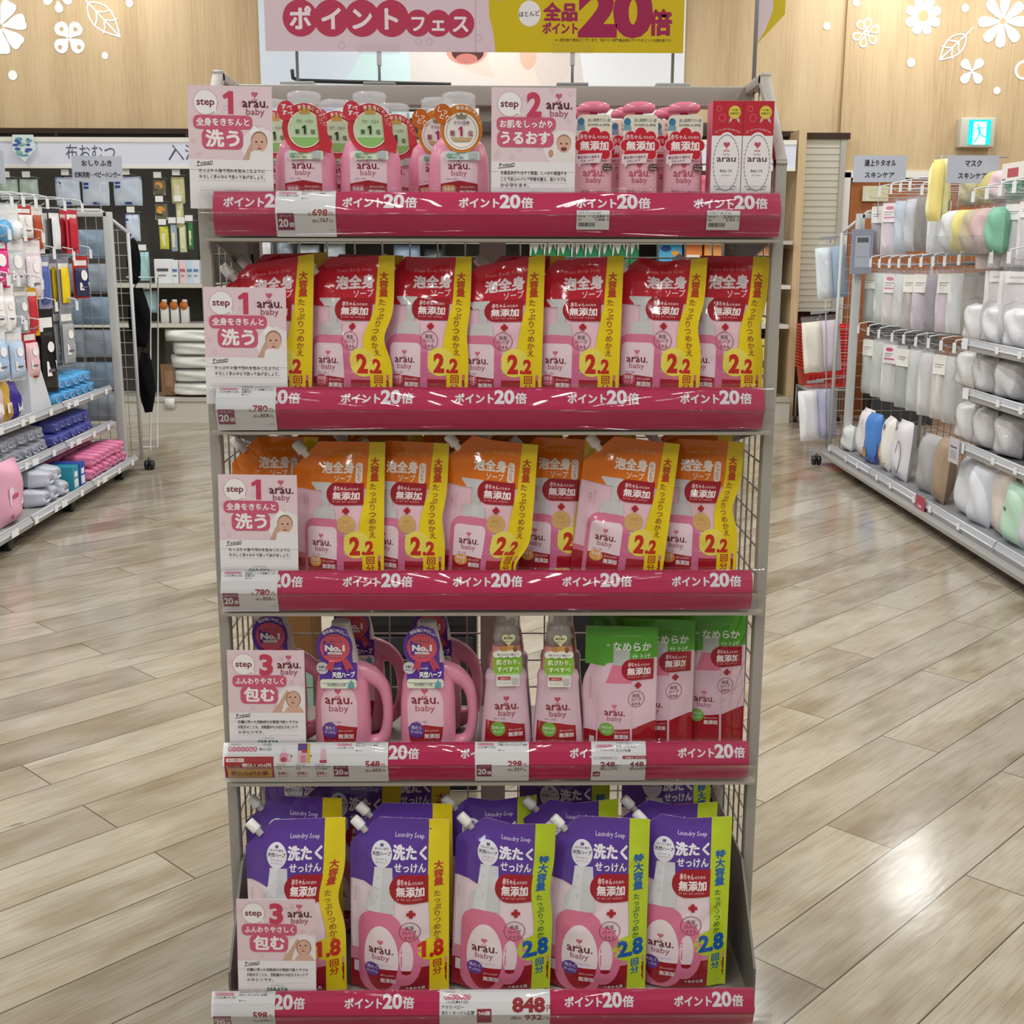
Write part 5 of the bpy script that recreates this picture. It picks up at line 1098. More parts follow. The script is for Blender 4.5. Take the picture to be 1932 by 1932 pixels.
A.el(34, 158, 9.5, 9.5, '#E9C94A', 2); A.el(34, 158, 7.6, 7.6, '#E2D257', 3); A.text('ママが選ぶ', 34, 160, 3, '#5A4A20', 0.02, fit=11, lv=4); A.text('お役立ち', 34, 155, 4, '#3A4A20', 0.03, fit=14, lv=4); A.poly([(27, 150), (25, 143), (29, 145), (31, 149)], '#C9C0C4', 2); A.poly([(41, 150), (43, 143), (39, 145), (37, 149)], '#C9C0C4', 2)
for hx_, hz, s_ in ((10, 163, 6), (15, 150, 8)): A.ring(hx_, hz, s_ * 0.7, s_ * 0.7, 0.8, '#E87A84', 2, 14)
A.arc('ベビーマッサージにもおすすめ', 23.5, 95, 38, 120, 60, 3.4, '#F4C9CC', 0.01, 3)
for i, px in enumerate((1341, 1399)):
    p = at(px, 330, 1.972)
    b = MB().box((0, 0, 0), (0.0475, 0.0475, 0.183), '#D9758C' if i == 0 else '#C42A3C', 0.0006); b.art(A, lambda x, z, l: np.stack([x, -l, z * 1.05], 1)); o = b.build('oil_box', 'paper', None, (p.x, 1.974, BOARD[0] + 0.0008))
    tag(o, ('white and red baby oil box, left of the pair', 'white and red baby oil box, right of the pair by the rack post')[i], 'box', 'baby oil boxes on the top shelf')

def jug():
    root = link('detergent_jug', None)
    secs = smooth_secs([(0, 0, 0, 0.040, 0.030, 2.8), (0, 0, 0.006, 0.0465, 0.0345, 2.8), (0, 0, 0.05, 0.048, 0.036, 2.8), (0, 0, 0.10, 0.047, 0.036, 2.7), (0.001, 0, 0.135, 0.0445, 0.034, 2.5), (0.0, 0, 0.156, 0.038, 0.031, 2.3), (0, 0, 0.166, 0.031, 0.028, 2.1), (0, 0, 0.172, 0.026, 0.026, 2)])
    A = Art(5); A.poly(ell(-3, 100, 31, 44, 20, 0, 180) + [(-33, 60), (-28, 30), (-15, 14), (9, 14), (22, 30), (28, 60)], '#F4CFDC', 0); A.poly([(-33, 63), (-29, 32), (-15, 14), (9, 14), (23, 32), (28, 63), (-3, 68)], '#AF202D', 1)
    A.logo(-3, 106, 48, '#8A2A40', '#B35A74', '#D2607E', 1); A.el(-19, 58, 13, 15, '#6A4AA0', 2); A.text('洗たく', -19, 60, 7, '#F2ECF8', 0.03, fit=17, lv=3); A.text('せっけん', -19, 52.5, 6.4, '#F2ECF8', 0.03, fit=19, lv=3)
    A.text('赤ちゃんのための', 8, 56, 4, '#F4D3D5', 0.01, fit=24, lv=2); A.text('無添加', 8, 44, 9.5, '#FBEFF0', 0.03, fit=26, lv=2); A.text('お肌にやさしい石けんで衣類を洗う', -3, 33, 3.6, '#F0B9BC', 0.01, fit=38, lv=2); A.text('SARAYA', -3, 19, 4.2, '#FBEFF0', 0.02, fit=14, lv=2); A.text('天然ハーブ配合', -10, 72, 3.6, '#8A72A8', 0, fit=20, lv=2)
    MB().rings(secs, PINK, 40).art(A, sec_fn(secs)).build('bottle', 'plastic', root)
    HP = [(0.018, 0.158, 0.019), (0.048, 0.147, 0.0165), (0.070, 0.126, 0.0115), (0.0775, 0.092, 0.009), (0.0765, 0.056, 0.009), (0.068, 0.030, 0.0115), (0.045, 0.0185, 0.0165), (0.026, 0.018, 0.017)]; pts = []
    for t in np.linspace(0, 1, 22):
        k = t * (len(HP) - 1); i = min(int(k), len(HP) - 2); f = k - i; p0, p1, p2, p3 = HP[max(i - 1, 0)], HP[i], HP[i + 1], HP[min(i + 2, len(HP) - 1)]
        pts.append(tuple(0.5 * (2 * p1[j] + (p2[j] - p0[j]) * f + (2 * p0[j] - 5 * p1[j] + 4 * p2[j] - p3[j]) * f * f + (3 * p1[j] - p0[j] - 3 * p2[j] + p3[j]) * f ** 3) for j in (0, 1, 2)))
    MB().tube([(x, 0, z) for x, z, r in pts], [r for x, z, r in pts], PINK, 16).build('handle', 'plastic', root)
    MB().rings([(0, 0, 0.166, 0.0285, 0.0285, 2), (0, 0, 0.172, 0.0295, 0.0295, 2), (0, 0, 0.190, 0.027, 0.027, 2), (0, 0, 0.225, 0.019, 0.019, 2), (0, 0, 0.236, 0.0165, 0.0165, 2.3), (0, 0, 0.242, 0.0160, 0.0160, 2.3), (0, 0, 0.2445, 0.0145, 0.0145, 2.3)], '#EDEBE6', 28).build('cap', 'plastic', root)
    A = Art()
    A.el(-9, 197, 33, 39, '#5E35A0', 0, 36); A.rr(-36, 130, 31, 168, 4, '#5E35A0', 1); A.poly([(-27, 175), (-30, 225), (-10, 240), (14, 232), (22, 205), (24, 160)], '#5E35A0', 1); A.rr(-35, 121, 30, 138, 5, '#ECEFD9', 2)
    A.poly([(-20, 172), (-26, 152), (-18, 156), (-14, 150), (-8, 170)], '#C8485E', 2); A.poly([(4, 172), (14, 150), (16, 158), (24, 156), (14, 176)], '#C8485E', 2); rosette(A, -8, 196, 27, 26, '#D9566A', 3)
    A.text('おすすめアイテム', -8, 207, 5, '#7A1A2E', 0.02, fit=26, lv=4); A.text('No.1', -8, 191, 15, '#FBEFF2', 0.06, fit=36, lv=4); A.rect(-21, 184, 5, 188.5, '#F7E9EC', 4); A.text('口コミ人気ランキング', -8, 185, 3, '#8A2A3A', 0, fit=23, lv=5); A.text('無添加洗たく部門', -8, 178, 3.4, '#8A2A3A', 0.01, fit=20, lv=4)
    A.arc('新生児にやさしい', -8, 197, 30.5, 128, 42, 7, '#F6EFFA', 0.03, 4); A.el(-31, 158, 11, 11, '#D5D3D8', 3); A.text('お肌に', -31, 158, 5, '#3A3440', 0.02, fit=14, lv=4); A.text('やさしい', -31, 152, 4.6, '#3A3440', 0.02, fit=15, lv=4)
    A.text('ほのかに香る', -6, 156, 4.4, '#E9DFF4', 0.01, fit=18, lv=3); A.text('天然ハーブ', 7, 142, 11, '#FFFFFF', 0.035, fit=40, lv=3); A.text('皮ふ刺激テスト済', -6, 127, 5.6, '#4F6A66', 0.02, fit=32, lv=3); A.poly([(14, 122), (27, 122), (25, 130), (20.5, 137), (16, 130)], '#6FA6B4', 3)
    f = lambda x, z, l: np.stack([x, -0.0315 - np.clip((0.175 - z) * 0.2, 0, 0.007) + 3 * x ** 2 - l, z], 1)
    for it in A.items: it[0][:] = [(p[0] * 0.95, 121 + 14 + (p[1] - 121) * 0.93) for p in it[0]]
    b = MB().art(A, f); V, F, C = A.final(); X = np.array([v[0] for v in V]) / 1000; Z = np.array([v[1] for v in V]) / 1000
    b.add(f(X, Z, np.full_like(X, -0.0003)), [tuple(reversed(t)) for t in F], '#E9E6EC'); b.build('hang_tag', 'film', root)
    return root
jg = jug(); G = 'pink laundry soap jugs on the fourth shelf'
for i, (px, yy, rz, lab) in enumerate(((648, 2.012, 0, 'pink handled laundry jug right of the step 3 card, in front'), (808, 2.012, 0, 'pink handled laundry jug in the middle of the fourth shelf front row'), (530, 2.078, 0, 'pink handled laundry jug mostly hidden behind the step 3 card'), (680, 2.135, 4, 'pink handled laundry jug behind the first clear front jug'), (822, 2.13, 4, 'pink handled laundry jug behind the middle front jug'))):
    p = at(px, 1350, yy); put(jg, 'b', (p.x, yy, BOARD[3] + 0.0008), rz, lab, 'jug', G, i == 0)
def softener():
    root = link('softener_bottle', None)
    secs = smooth_secs([(0, 0, 0, 0.040, 0.026, 2.4), (0, 0, 0.005, 0.0445, 0.029, 2.4), (0, 0, 0.05, 0.043, 0.0285, 2.4), (0, 0, 0.10, 0.0385, 0.027, 2.3), (0, 0, 0.138, 0.0355, 0.0255, 2.3), (0, 0, 0.150, 0.0365, 0.026, 2.3), (0, 0, 0.158, 0.034, 0.025, 2.2), (0, 0, 0.164, 0.027, 0.022, 2.1)])
    A = Art(5); A.poly([(-41, 4), (34, 4), (30, 68), (0, 74), (-36, 76)], '#A9202C', 0); A.el(-16, 62, 12.5, 13, '#79B244', 1); A.text('なめらか', -16, 62, 6, '#F3F8EC', 0.02, fit=20, lv=2); A.text('仕上げ', -16, 55, 5.4, '#F3F8EC', 0.02, fit=15, lv=2)
    A.text('赤ちゃんのための', 14, 59, 3.8, '#F4D3D5', 0.01, fit=24, lv=1); A.text('無添加', 14, 49, 8.5, '#FBEFF0', 0.03, fit=25, lv=1); A.logo(-1, 97, 42, '#8E2A3E', '#B0566C', '#C9506A', 1); A.text('天然ハーブ配合', -14, 79, 3.6, '#9A7FA8', 0, fit=20, lv=1)
    MB().rings(secs, '#E3C3D2', 36).art(A, sec_fn(secs)).build('bottle', 'plastic', root)
    MB().rings([(0, 0, 0.1635, 0.028, 0.0225, 2.1), (0, 0, 0.168, 0.029, 0.023, 2.1), (0, 0, 0.190, 0.026, 0.0215, 2.1), (0, 0, 0.206, 0.023, 0.020, 2.1)], '#F0A29C', 28).build('collar', 'plastic', root)
    MB().rings([(0, 0, 0.2055, 0.0225, 0.0195, 2.2), (0, 0, 0.244, 0.0205, 0.019, 2.3), (0, 0, 0.245, 0.018, 0.017, 2.3), (0, 0, 0.262, 0.0175, 0.0165, 2.4), (0, 0, 0.268, 0.015, 0.0145, 2.4)], '#D8D2D2', 28).build('cap', 'frost', root)
    A = Art(); A.heart(2, 222, 28, '#5B8A3A', 0); A.heart(2, 222, 25, '#F0E9BE', 1); A.text('新生児に', 2, 222, 4.6, '#4A4A2A', 0.02, fit=17, lv=2); A.text('やさしい', 2, 216, 4.2, '#4A4A2A', 0.01, fit=14, lv=2)
    A.el(-6, 205, 9, 4.5, '#C98A4A', 3); A.el(5, 207, 8, 4, '#D9A05A', 3); A.el(13, 204, 4, 5, '#8A5A2A', 3)
    for k in range(7): A.el(-18 + 6 * k, 195 + (k % 2) * 2, 6.5, 6, '#F4F2EC', 2)
    A.rect(-18, 190, 20, 198, '#F4F2EC', 2); A.text('洗たくせっけんと一緒に使って', 1, 193, 4, '#3A3A34', 0.02, fit=36, lv=4); A.poly(rrp(-24, 160, 25, 194, 8), '#86B938', 1); A.text('肌ざわり、', 1, 178, 9, '#F2F7C9', 0.03, fit=40, lv=3); A.text('すべすべ', 1, 166, 9, '#F2F7C9', 0.03, fit=37, lv=3); A.rect(-19, 157, 20, 163, '#A8D27A', 2)
    A.rr(-19, 140, 20, 160, 2, '#F2F0EA', 2); A.rr(-17, 152, 5, 157, 1, '#C8303A', 3); A.text('公式サイト', -5, 153, 3.4, '#FFF', 0.01, fit=15, lv=4); A.text('くわしくはこちら', -6, 145, 3, '#6A665E', 0, fit=20, lv=3); A.rect(8, 143, 18, 155, '#C9C6C0', 3)
    f = lambda x, z, l: np.stack([x, -0.0245 - np.clip((0.19 - z) * 0.16, 0, 0.006) + 3 * x ** 2 - l, z], 1)
    b = MB().art(A, f); V, F, C = A.final(); X = np.array([v[0] for v in V]) / 1000; Z = np.array([v[1] for v in V]) / 1000
    b.add(f(X, Z, np.full_like(X, -0.0003)), [tuple(reversed(t)) for t in F], '#EDEBE4'); b.build('hang_tag', 'film', root)
    return root
sf = softener(); G = 'pale softener bottles on the fourth shelf'
for i, (px, yy, rz, lab) in enumerate(((955, 2.0, 4, 'pale pink softener bottle with green tag, left of the front pair'), (1052, 1.995, 0, 'pale pink softener bottle with green tag, right of the front pair'), (958, 2.09, -6, 'pale softener bottle standing behind the left front softener bottle'), (1056, 2.10, -8, 'pale softener bottle standing behind the right front softener bottle'))):
    p = at(px, 1350, yy); put(sf, 'b', (p.x, yy, BOARD[3] + 0.0008), rz, lab, 'bottle', G, i == 0)

# ================================================================ background gondolas: shared pieces
def caster(parent, x, y):
    c = link('caster', None, parent, (x, y, 0))
    MB().rings([(0, 0, -0.012, 0.026, 0.026, 2), (0, 0, -0.009, 0.030, 0.030, 2), (0, 0, 0.009, 0.030, 0.030, 2), (0, 0, 0.012, 0.026, 0.026, 2)], '#1C1C1E', 20, mat=Matrix.Translation((0.016, 0, 0.030)) @ Matrix.Rotation(R(90), 4, 'Y')).build('wheel', 'plastic', c)
    MB().rings([(0, 0, -0.012, 0.026, 0.026, 2), (0, 0, -0.009, 0.030, 0.030, 2), (0, 0, 0.009, 0.030, 0.030, 2), (0, 0, 0.012, 0.026, 0.026, 2)], '#1C1C1E', 20, mat=Matrix.Translation((-0.016, 0, 0.030)) @ Matrix.Rotation(R(90), 4, 'Y')).build('wheel', 'plastic', c)
    MB().rings([(0, 0, 0.03, 0.012, 0.012, 2), (0, 0, 0.075, 0.010, 0.010, 2)], '#3A3A3C', 12).build('stem', 'plastic', c)
_pack = {}
def pillow(w, h, t, nx=9, nz=11, seed=0, amp=0.06, e=2.4, topflat=0.0):
    """bag-like body: x 0-centred, z from 0 up, front towards -y"""
    rn = random.Random(seed); V = []; F = []; n = nx * nz
    ph = [rn.uniform(0, 6.28) for _ in range(6)]
    for sg in (-1, 1):
        for i in range(nz):
            for j in range(nx):
                u, v = 2 * j / (nx - 1) - 1, 2 * i / (nz - 1) - 1
                b = (1 - abs(u) ** e) ** 0.7 * (1 - abs(v) ** (e * 1.5)) ** 0.7
                wr = 1 + amp * 4 * math.sin(3.1 * u + ph[0] + 2 * v) * math.cos(2.7 * v + ph[1])
                cx = 1 - 0.05 * (abs(v) ** 3) * abs(math.sin(ph[4] + u))
                V.append((u * w / 2 * cx + amp * 0.06 * w * math.sin(4 * v + ph[2]) * abs(u), sg * t / 2 * b * wr, h * (v + 1) / 2 + amp * 0.05 * h * math.sin(3 * u + ph[3]) * v))
    for i in range(nz - 1):
        for j in range(nx - 1):
            a = i * nx + j; F.append((a, a + 1, a + nx + 1, a + nx)); F.append((n + a + 1, n + a, n + a + nx, n + a + nx + 1))
    return V, F
def near_y(y0, t, w, h, e=2.4):
    """front skin of a pillow as a print surface"""
    def f(x, z, l):
        u, v = np.clip(np.abs(2 * x / w), 0, 0.999), np.clip(np.abs(2 * z / h - 1), 0, 0.999)
        return np.stack([x, y0 - t / 2 * (1 - u ** e) ** 0.7 * (1 - v ** (e * 1.5)) ** 0.7 - l * 6 - 0.0008, z], 1)
    return f
def towel_proto(w, h, t, c1, c2, card, seed, folds=2, line=None):
    """folded towel in a clear hang bag: cloth folds, paper header card, bag with its hanging tab; top of bag at z = 0"""
    root = link('bagged_towel', None)
    b = MB(); fw = w / folds
    for k in range(folds):
        V, F = pillow(fw * 1.25, h * 0.93, t * (0.95 - 0.12 * k), seed=seed + k, amp=0.05, e=3.4)
        b.add([(v[0] - w / 2 + fw * (k + 0.55), v[1] + k * t * 0.12, v[2] - h) for v in V], F, c1 if k == 0 else c2)
    b.build('folded_cloth', 'cloth', root)
    if card:
        A = Art(); ch = card[1] * 1000; A.rect(-w * 360, h * 0, w * 300, ch, card[0], 0)
        if line: A.rect(-w * 300, ch * 0.2, w * 200, ch * 0.28, line, 1); A.el(-w * 60, ch * 0.75, w * 180, ch * 0.1, line, 1)
        A.rect(-w * 280, ch * 0.5, w * 120, ch * 0.55, '#9A949C', 1); A.rect(-w * 280, ch * 0.38, w * 40, ch * 0.42, '#9A949C', 1)
        MB().box((-w * 0.36, -t / 2 - 0.004, -h * 0.07 - card[1]), (w * 0.30, -t / 2 - 0.002, -h * 0.07), card[0]).art(A, lambda x, z, l: np.stack([x, -t / 2 - 0.004 - l * 3, z - h * 0.07 - card[1]], 1)).build('header_card', 'paper', root)
    V, F = pillow(w * 1.06, h, t * 1.15, seed=seed + 7, amp=0.05, e=4); b = MB().add([(v[0], v[1], v[2] - h) for v in V], F, '#FFFFFF')
    b.box((-0.018, -0.001, -0.01), (0.018, 0.001, 0.022), '#FFFFFF'); b.build('clear_bag', 'bag', root)
    return root
def hook(parent, side, x_back, x_tip, y, z, tag_c='#EDEFF2'):
    """wire display hook with a white ticket holder on its upturned tip; side = -1 left gondola, +1 right"""
    s = -side
    k = link('display_hook', None, parent, (0, y, z))
    MB().tube([(x_back, 0, 0), (x_tip - s * 0.02, 0, 0), (x_tip, 0, 0.012)], 0.0028, '#B9BBC0', 6).tube([(x_back, 0, 0.055), (x_tip - s * 0.04, 0, 0.055), (x_tip + s * 0.01, 0, 0.045), (x_tip + s * 0.016, 0, 0.01)], 0.0035, '#D9DADF', 6).build('wire', 'metal', k)
    MB().box((min(x_tip + s * 0.014, x_tip + s * 0.018), -0.019, -0.016), (max(x_tip + s * 0.014, x_tip + s * 0.018), 0.019, 0.034), tag_c).build('ticket_holder', 'plastic', k)
    return k
def use(protos, key, make, loc, rot, label, cat, group):
    """first time the built thing itself, afterwards copies of it and its parts"""
    if key not in protos:
        o = protos[key] = make(); o.location = loc; o.rotation_euler = rot; return tag(o, label, cat, group)
    return copy_tree(protos[key], loc, rot, label, group)
PROT = {}
def rail_y(parent, y0, y1, x, z, sgn, hgt=0.05):
    """grey ticket rail running along y; sgn +1 faces +x"""
    b = MB(); P = [(0, 0), (0.012 * sgn, -0.006), (0.020 * sgn, -hgt * 0.5), (0.012 * sgn, -hgt), (-0.01 * sgn, -hgt)]
    V = [(x + a, y, z + c) for y in (y0, y1) for a, c in P]; n = len(P)
    F = [(i, i + 1, n + i + 1, n + i) if sgn < 0 else (n + i, n + i + 1, i + 1, i) for i in range(n - 1)] + [tuple(range(n)), tuple(range(2 * n - 1, n - 1, -1))]
    b.add(V, F, '#B4B5BA', False); b.tube([(x + 0.021 * sgn, y0, z - hgt * 0.5), (x + 0.021 * sgn, y1, z - hgt * 0.5)], 0.004, '#D3D4DA', 6); b.tube([(x + 0.008 * sgn, y0, z - 0.002), (x + 0.008 * sgn, y1, z - 0.002)], 0.0035, '#D3D4DA', 6)
    return b.build('ticket_rail', 'plastic', parent)
def rail_ticket(parent, x, y, z, sgn, w=0.05, h=0.032, col='#E9EBEE'):
    return MB().box((min(x, x + 0.002 * sgn), y - w / 2, z - h / 2), (max(x, x + 0.002 * sgn), y + w / 2, z + h / 2), col).build('price_ticket', 'paper', parent)

# ================================================================ left gondola
LX, LXT, LB = -2.2, -2.33, -2.76
lg = thing('gondola', (0, 0, 0), (0, 0, 0), 'left wheeled store gondola with wipes packs on shelves and hooked baby goods', 'gondola')
MB().box((LB - 0.02, 4.6, 0.08), (LB, 7.5, 1.56), '#5A5854').build('back_panel', 'matte', lg)
b = MB()
for y in (5.7, 6.6): b.box((LB - 0.03, y - 0.02, 0.06), (LB + 0.015, y + 0.02, 1.58), '#8E8D88')
b.build('upright', 'metal', lg)
for (z, x, d) in ((0.11, LX, 0), (0.325, LXT, 0), (0.54, LXT, 0)):
    s_ = link('shelf', None, lg)
    MB().box((LB, 4.62, z - 0.03), (x, 7.46, z - 0.012), '#A9A8A5').build('board', 'metal', s_)
    for ya, yb in ((4.64, 5.69), (5.71, 6.59), (6.61, 7.45)): rail_y(s_, ya, yb, x, z + 0.012, 1)
    for k in range(9): rail_ticket(s_, x + 0.026, 5.45 + k * 0.22 + 0.05 * ((k * 7) % 3), z - 0.012, 1, 0.045 if k % 3 else 0.08)
for y in (5.52, 6.38, 7.28): caster(lg, LX - 0.05, y)
caster(lg, -2.16, 7.62); caster(lg, LB + 0.05, 6.4)
MB().box((LB, 4.6, 0.06), (LX - 0.02, 7.62, 0.078), '#9D9C99').build('base_frame', 'metal', lg)
# far end frame with mesh, like a ladder panel
def end_frame(root, x0, x1, y, top, cham, col='#BDBEBE'):
    s = 1 if x1 > x0 else -1
    path = [(x0, 0.07), (x0, top), (x1 - s * 0.16, top), (x1, top - cham), (x1, 0.07)]
    b = MB()
    for (a, c), (d, e) in zip(path, path[1:]): b.tube([(a, y, c), (d, y, e)], 0.011, col, 8)
    b.build('end_frame', 'metal', root)
    b = MB(); n = 9
    for k in range(1, n): b.tube([(x0 + (x1 - x0) * k / n, y, 0.1), (x0 + (x1 - x0) * k / n, y, top - (cham * max(0, (k / n - 0.7) / 0.3)) - 0.01)], 0.002, '#A4A5A6', 5)
    for k in range(int((top - cham) / 0.075)): b.tube([(x0, y, 0.12 + k * 0.075), (x1, y, 0.12 + k * 0.075)], 0.002, '#A4A5A6', 5)
    b.build('end_mesh', 'metal', root)
end_frame(lg, LB, -2.2, 7.6, 1.585, 0.13)
MB().box((-2.325, 7.53, 0.05), (-2.275, 7.57, 1.575), '#BFC0BF', 0.004).build('end_post', 'metal', lg)
MB().box((LB, 7.53, 1.545), (-2.3, 7.56, 1.575), '#BFC0BF', 0.004).build('end_top_bar', 'metal', lg)
# hooks and hung goods; px,py = photo position of the hook tip
def blister(w, h, t, card, blob, style):
    root = link('hanging_pack', None)
    A = Art(); A.rect(-w * 400, h * 780, w * 400, h * 900, '#F2F0F0', 1)
    b = MB().box((-w / 2, -0.001, -h), (w / 2, 0.001, 0), card).art(A, lambda x, z, l: np.stack([x, -0.001 - l * 2, z - h], 1))
    b.build('backing_card', 'paper', root)
    if style == 'long':
        V, F = pillow(w * 0.62, h * 0.72, t, seed=3, e=2.2); MB().add([(v[0], v[1] - t * 0.35, v[2] - h * 0.9) for v in V], F, blob).build('case', 'plastic', root)
    elif style == 'round':
        MB().rings([(0, -t * 0.5, -h * 0.62 - w * 0.42, 0.1 * w, t * 0.2, 2), (0, -t * 0.5, -h * 0.62 - w * 0.3, 0.34 * w, t * 0.42, 2), (0, -t * 0.5, -h * 0.62, 0.44 * w, t * 0.5, 2), (0, -t * 0.5, -h * 0.62 + w * 0.3, 0.34 * w, t * 0.42, 2), (0, -t * 0.5, -h * 0.62 + w * 0.42, 0.1 * w, t * 0.2, 2)], blob, 18).build('toy', 'plastic', root)
    else:
        V, F = pillow(w * 0.9, h * 0.68, t, seed=5, e=3); A = Art(); A.rect(-w * 300, h * 150, w * 300, h * 330, '#F4F1F2', 0); A.rect(-w * 220, h * 200, w * 140, h * 235, '#6A6470', 1); A.el(0, h * 500, w * 200, w * 200, '#F4F1F2', 0)
        MB().add([(v[0], v[1] - t * 0.3, v[2] - h * 0.95) for v in V], F, blob).art(A, lambda x, z, l: near_y(-t * 0.3, t, w * 0.9, h * 0.68, 3)(x, z, l) - np.array([0, 0, h * 0.95])).build('bag', 'film', root)
    return root
HROWS = [  # px, py of the tip, z, (w, h, t), card, blob, style, depth count, words
    (16, 385, (0.13, 0.20, 0.05), '#DDE3EA', '#5FA8D8', 'round', 2, 'blue round rattle pack on the top hook row at the left edge'),
    (38, 384, (0.11, 0.20, 0.05), '#E4E6E8', '#E9EBEE', 'round', 3, 'white round toy pack on the top hook row, beside the blue rattle pack'),
    (62, 386, (0.12, 0.17, 0.03), '#B9433F', '#E9E4E2', 'bag', 2, 'red and white striped pack on the top hook row'),
    (84, 388, (0.11, 0.24, 0.03), '#D9D6D2', '#B5502F', 'long', 3, 'rust brown spoon case pack on the top hook row'),
    (117, 392, (0.11, 0.24, 0.03), '#3A3A3E', '#E6E8EA', 'long', 3, 'white spoon case on a black card, top hook row'),
    (150, 395, (0.11, 0.24, 0.03), '#C73A48', '#C22B3C', 'long', 2, 'red spoon case pack on the top hook row near the end post'),
    (12, 446, (0.15, 0.24, 0.03), '#D92A78', '#E23A86', 'bag', 2, 'hot pink flat pack on the second hook row at the left edge'),
    (42, 449, (0.16, 0.25, 0.03), '#D5D6DA', '#C9CBD0', 'bag', 2, 'grey flat pack with white label on the second hook row'),
    (76, 452, (0.14, 0.30, 0.03), '#E7D9E0', '#E9DCE4', 'bag', 2, 'pale pink card pack on the second hook row'),
    (97, 483, (0.11, 0.27, 0.03), '#8E93B8', '#5468B0', 'long', 3, 'blue cutlery case pack on the second hook row'),
    (134, 486, (0.11, 0.27, 0.03), '#8F8B9A', '#F0D21E', 'long', 3, 'bright yellow cutlery case pack on the second hook row'),
    (166, 482, (0.15, 0.24, 0.03), '#B9342F', '#2A3158', 'bag', 1, 'red white and navy bib pack near the end post'),
    (10, 533, (0.11, 0.23, 0.03), '#EFEDEF', '#F1EFF0', 'bag', 2, 'white printed pack on the third hook row at the left edge'),
    (29, 534, (0.11, 0.23, 0.03), '#EFEDEF', '#F3F0F1', 'bag', 2, 'white printed pack on the third hook row, beside the edge pack'),
    (54, 536, (0.11, 0.24, 0.03), '#B9BCC2', '#A9ACB4', 'bag', 2, 'grey pack on the third hook row'),
    (74, 540, (0.11, 0.25, 0.03), '#D8A021', '#C93242', 'long', 2, 'red and yellow pack on the third hook row'),
    (101, 582, (0.14, 0.44, 0.03), '#232326', '#1C1C1F', 'bag', 2, 'long black pack on the lowest hook row'),
    (140, 580, (0.12, 0.32, 0.03), '#8A8C90', '#A6A8AC', 'bag', 3, 'grey striped pack on the lowest hook row near the end post'),
    (12, 616, (0.12, 0.26, 0.04), '#DCE4EE', '#A9C4E4', 'bag', 3, 'light blue refill pack on the lowest hook row at the left edge'),
    (43, 617, (0.12, 0.26, 0.04), '#DCE4EE', '#B9CDE8', 'bag', 2, 'light blue refill pack on the lowest hook row, second from the edge'),
    (72, 620, (0.11, 0.25, 0.04), '#C4323E', '#EAC3C9', 'bag', 3, 'pink pack with red hem on the lowest hook row'),
]
WHICH = ['', ' behind', ' third back']
for i, (px, py, (w, h, t), card, blob, st, n, words) in enumerate(HROWS):
    p = atx(px, py, LXT); hook(lg, -1, LB, LXT, p.y, p.z)
    key = ('L', i)
    for k in range(n):
        lab = words if k == 0 else words.split(',')[0] + ', %s back' % ORD[k]
        o = use(PROT, key, lambda: blister(w, h, t, card, blob, st), (LXT - 0.05 - k * (t + 0.022), p.y, p.z - 0.004), (0, 0, R(76 + (k % 2) * 4 - 2)), lab, 'hanging pack', 'hooked packs on the left gondola')
# soft packs of wipes
def wipes(dy, dz, dx, col, end, seed):
    V, F = pillow(dy, dz, dx, 9, 9, seed, 0.03, 5.0)
    A = Art(); A.rr(-dy * 330, dz * 260, dy * 330, dz * 740, dz * 200, end, 0); A.rect(-dy * 200, dz * 420, dy * 200, dz * 560, '#8A86B0', 1)
    return MB().add(V, F, col).art(A, near_y(0, dx, dy, dz, 5.0)).build('wipes_pack', 'wipes')
def wipe_row(y0, y1, n, zs, x, dims, col, end, group, label, seed, jit=0.0):
    rn = random.Random(seed); dy = (y1 - y0) / n
    for L, z in enumerate(zs):
        for k in range(n - (L % 2)):
            y = y0 + dy * (k + 0.5 + 0.5 * (L % 2))
            o = use(PROT, ('w', group), lambda: wipes(dims[1], dims[2], dims[0], col, end, seed), (x - dims[0] / 2 - rn.uniform(0, 0.012), y, z), (R(rn.uniform(-2, 2)), 0, R(90 + rn.uniform(-3, 3))), label, 'wipes pack', group)
GP = 'pink wipes packs on the bottom shelf of the left gondola'
wipe_row(6.70, 7.42, 8, (0.099, 0.168), LX - 0.03, (0.17, 0.088, 0.066), '#E07AA6', '#F4D5E2', GP, 'pink and white wipes pack piled at the far end of the bottom shelf', 1)
wipe_row(6.72, 7.42, 8, (0.099, 0.168), LX - 0.215, (0.17, 0.086, 0.066), '#DC6E9E', '#F4D5E2', GP, 'pink and white wipes pack piled at the far end of the bottom shelf', 2)
wipe_row(5.98, 6.38, 3, (0.099, 0.186), LX - 0.03, (0.19, 0.125, 0.085), '#C3C7D4', '#E3E5EC', 'grey white packs on the bottom shelf of the left gondola', 'grey white soft pack in the middle of the bottom shelf', 3)
wipe_row(6.52, 7.2, 7, (0.314, 0.384), LXT - 0.02, (0.17, 0.095, 0.068), '#4F55A8', '#C9BFE0', 'blue wipes packs on the middle shelf of the left gondola', 'blue and lilac wipes pack on the middle shelf of the left gondola', 4)
wipe_row(5.40, 6.45, 9, (0.314, 0.39), LXT - 0.02, (0.19, 0.115, 0.073), '#A6A9B6', '#C9CBD4', 'grey wipes packs on the middle shelf of the left gondola', 'grey wipes pack on the middle shelf of the left gondola', 5)
wipe_row(6.62, 7.28, 6, (0.529, 0.60), LXT - 0.02, (0.18, 0.105, 0.07), '#4FA3DC', '#DCE9F4', 'light blue wipes packs on the upper shelf of the left gondola', 'light blue wipes pack on the upper shelf of the left gondola', 6)
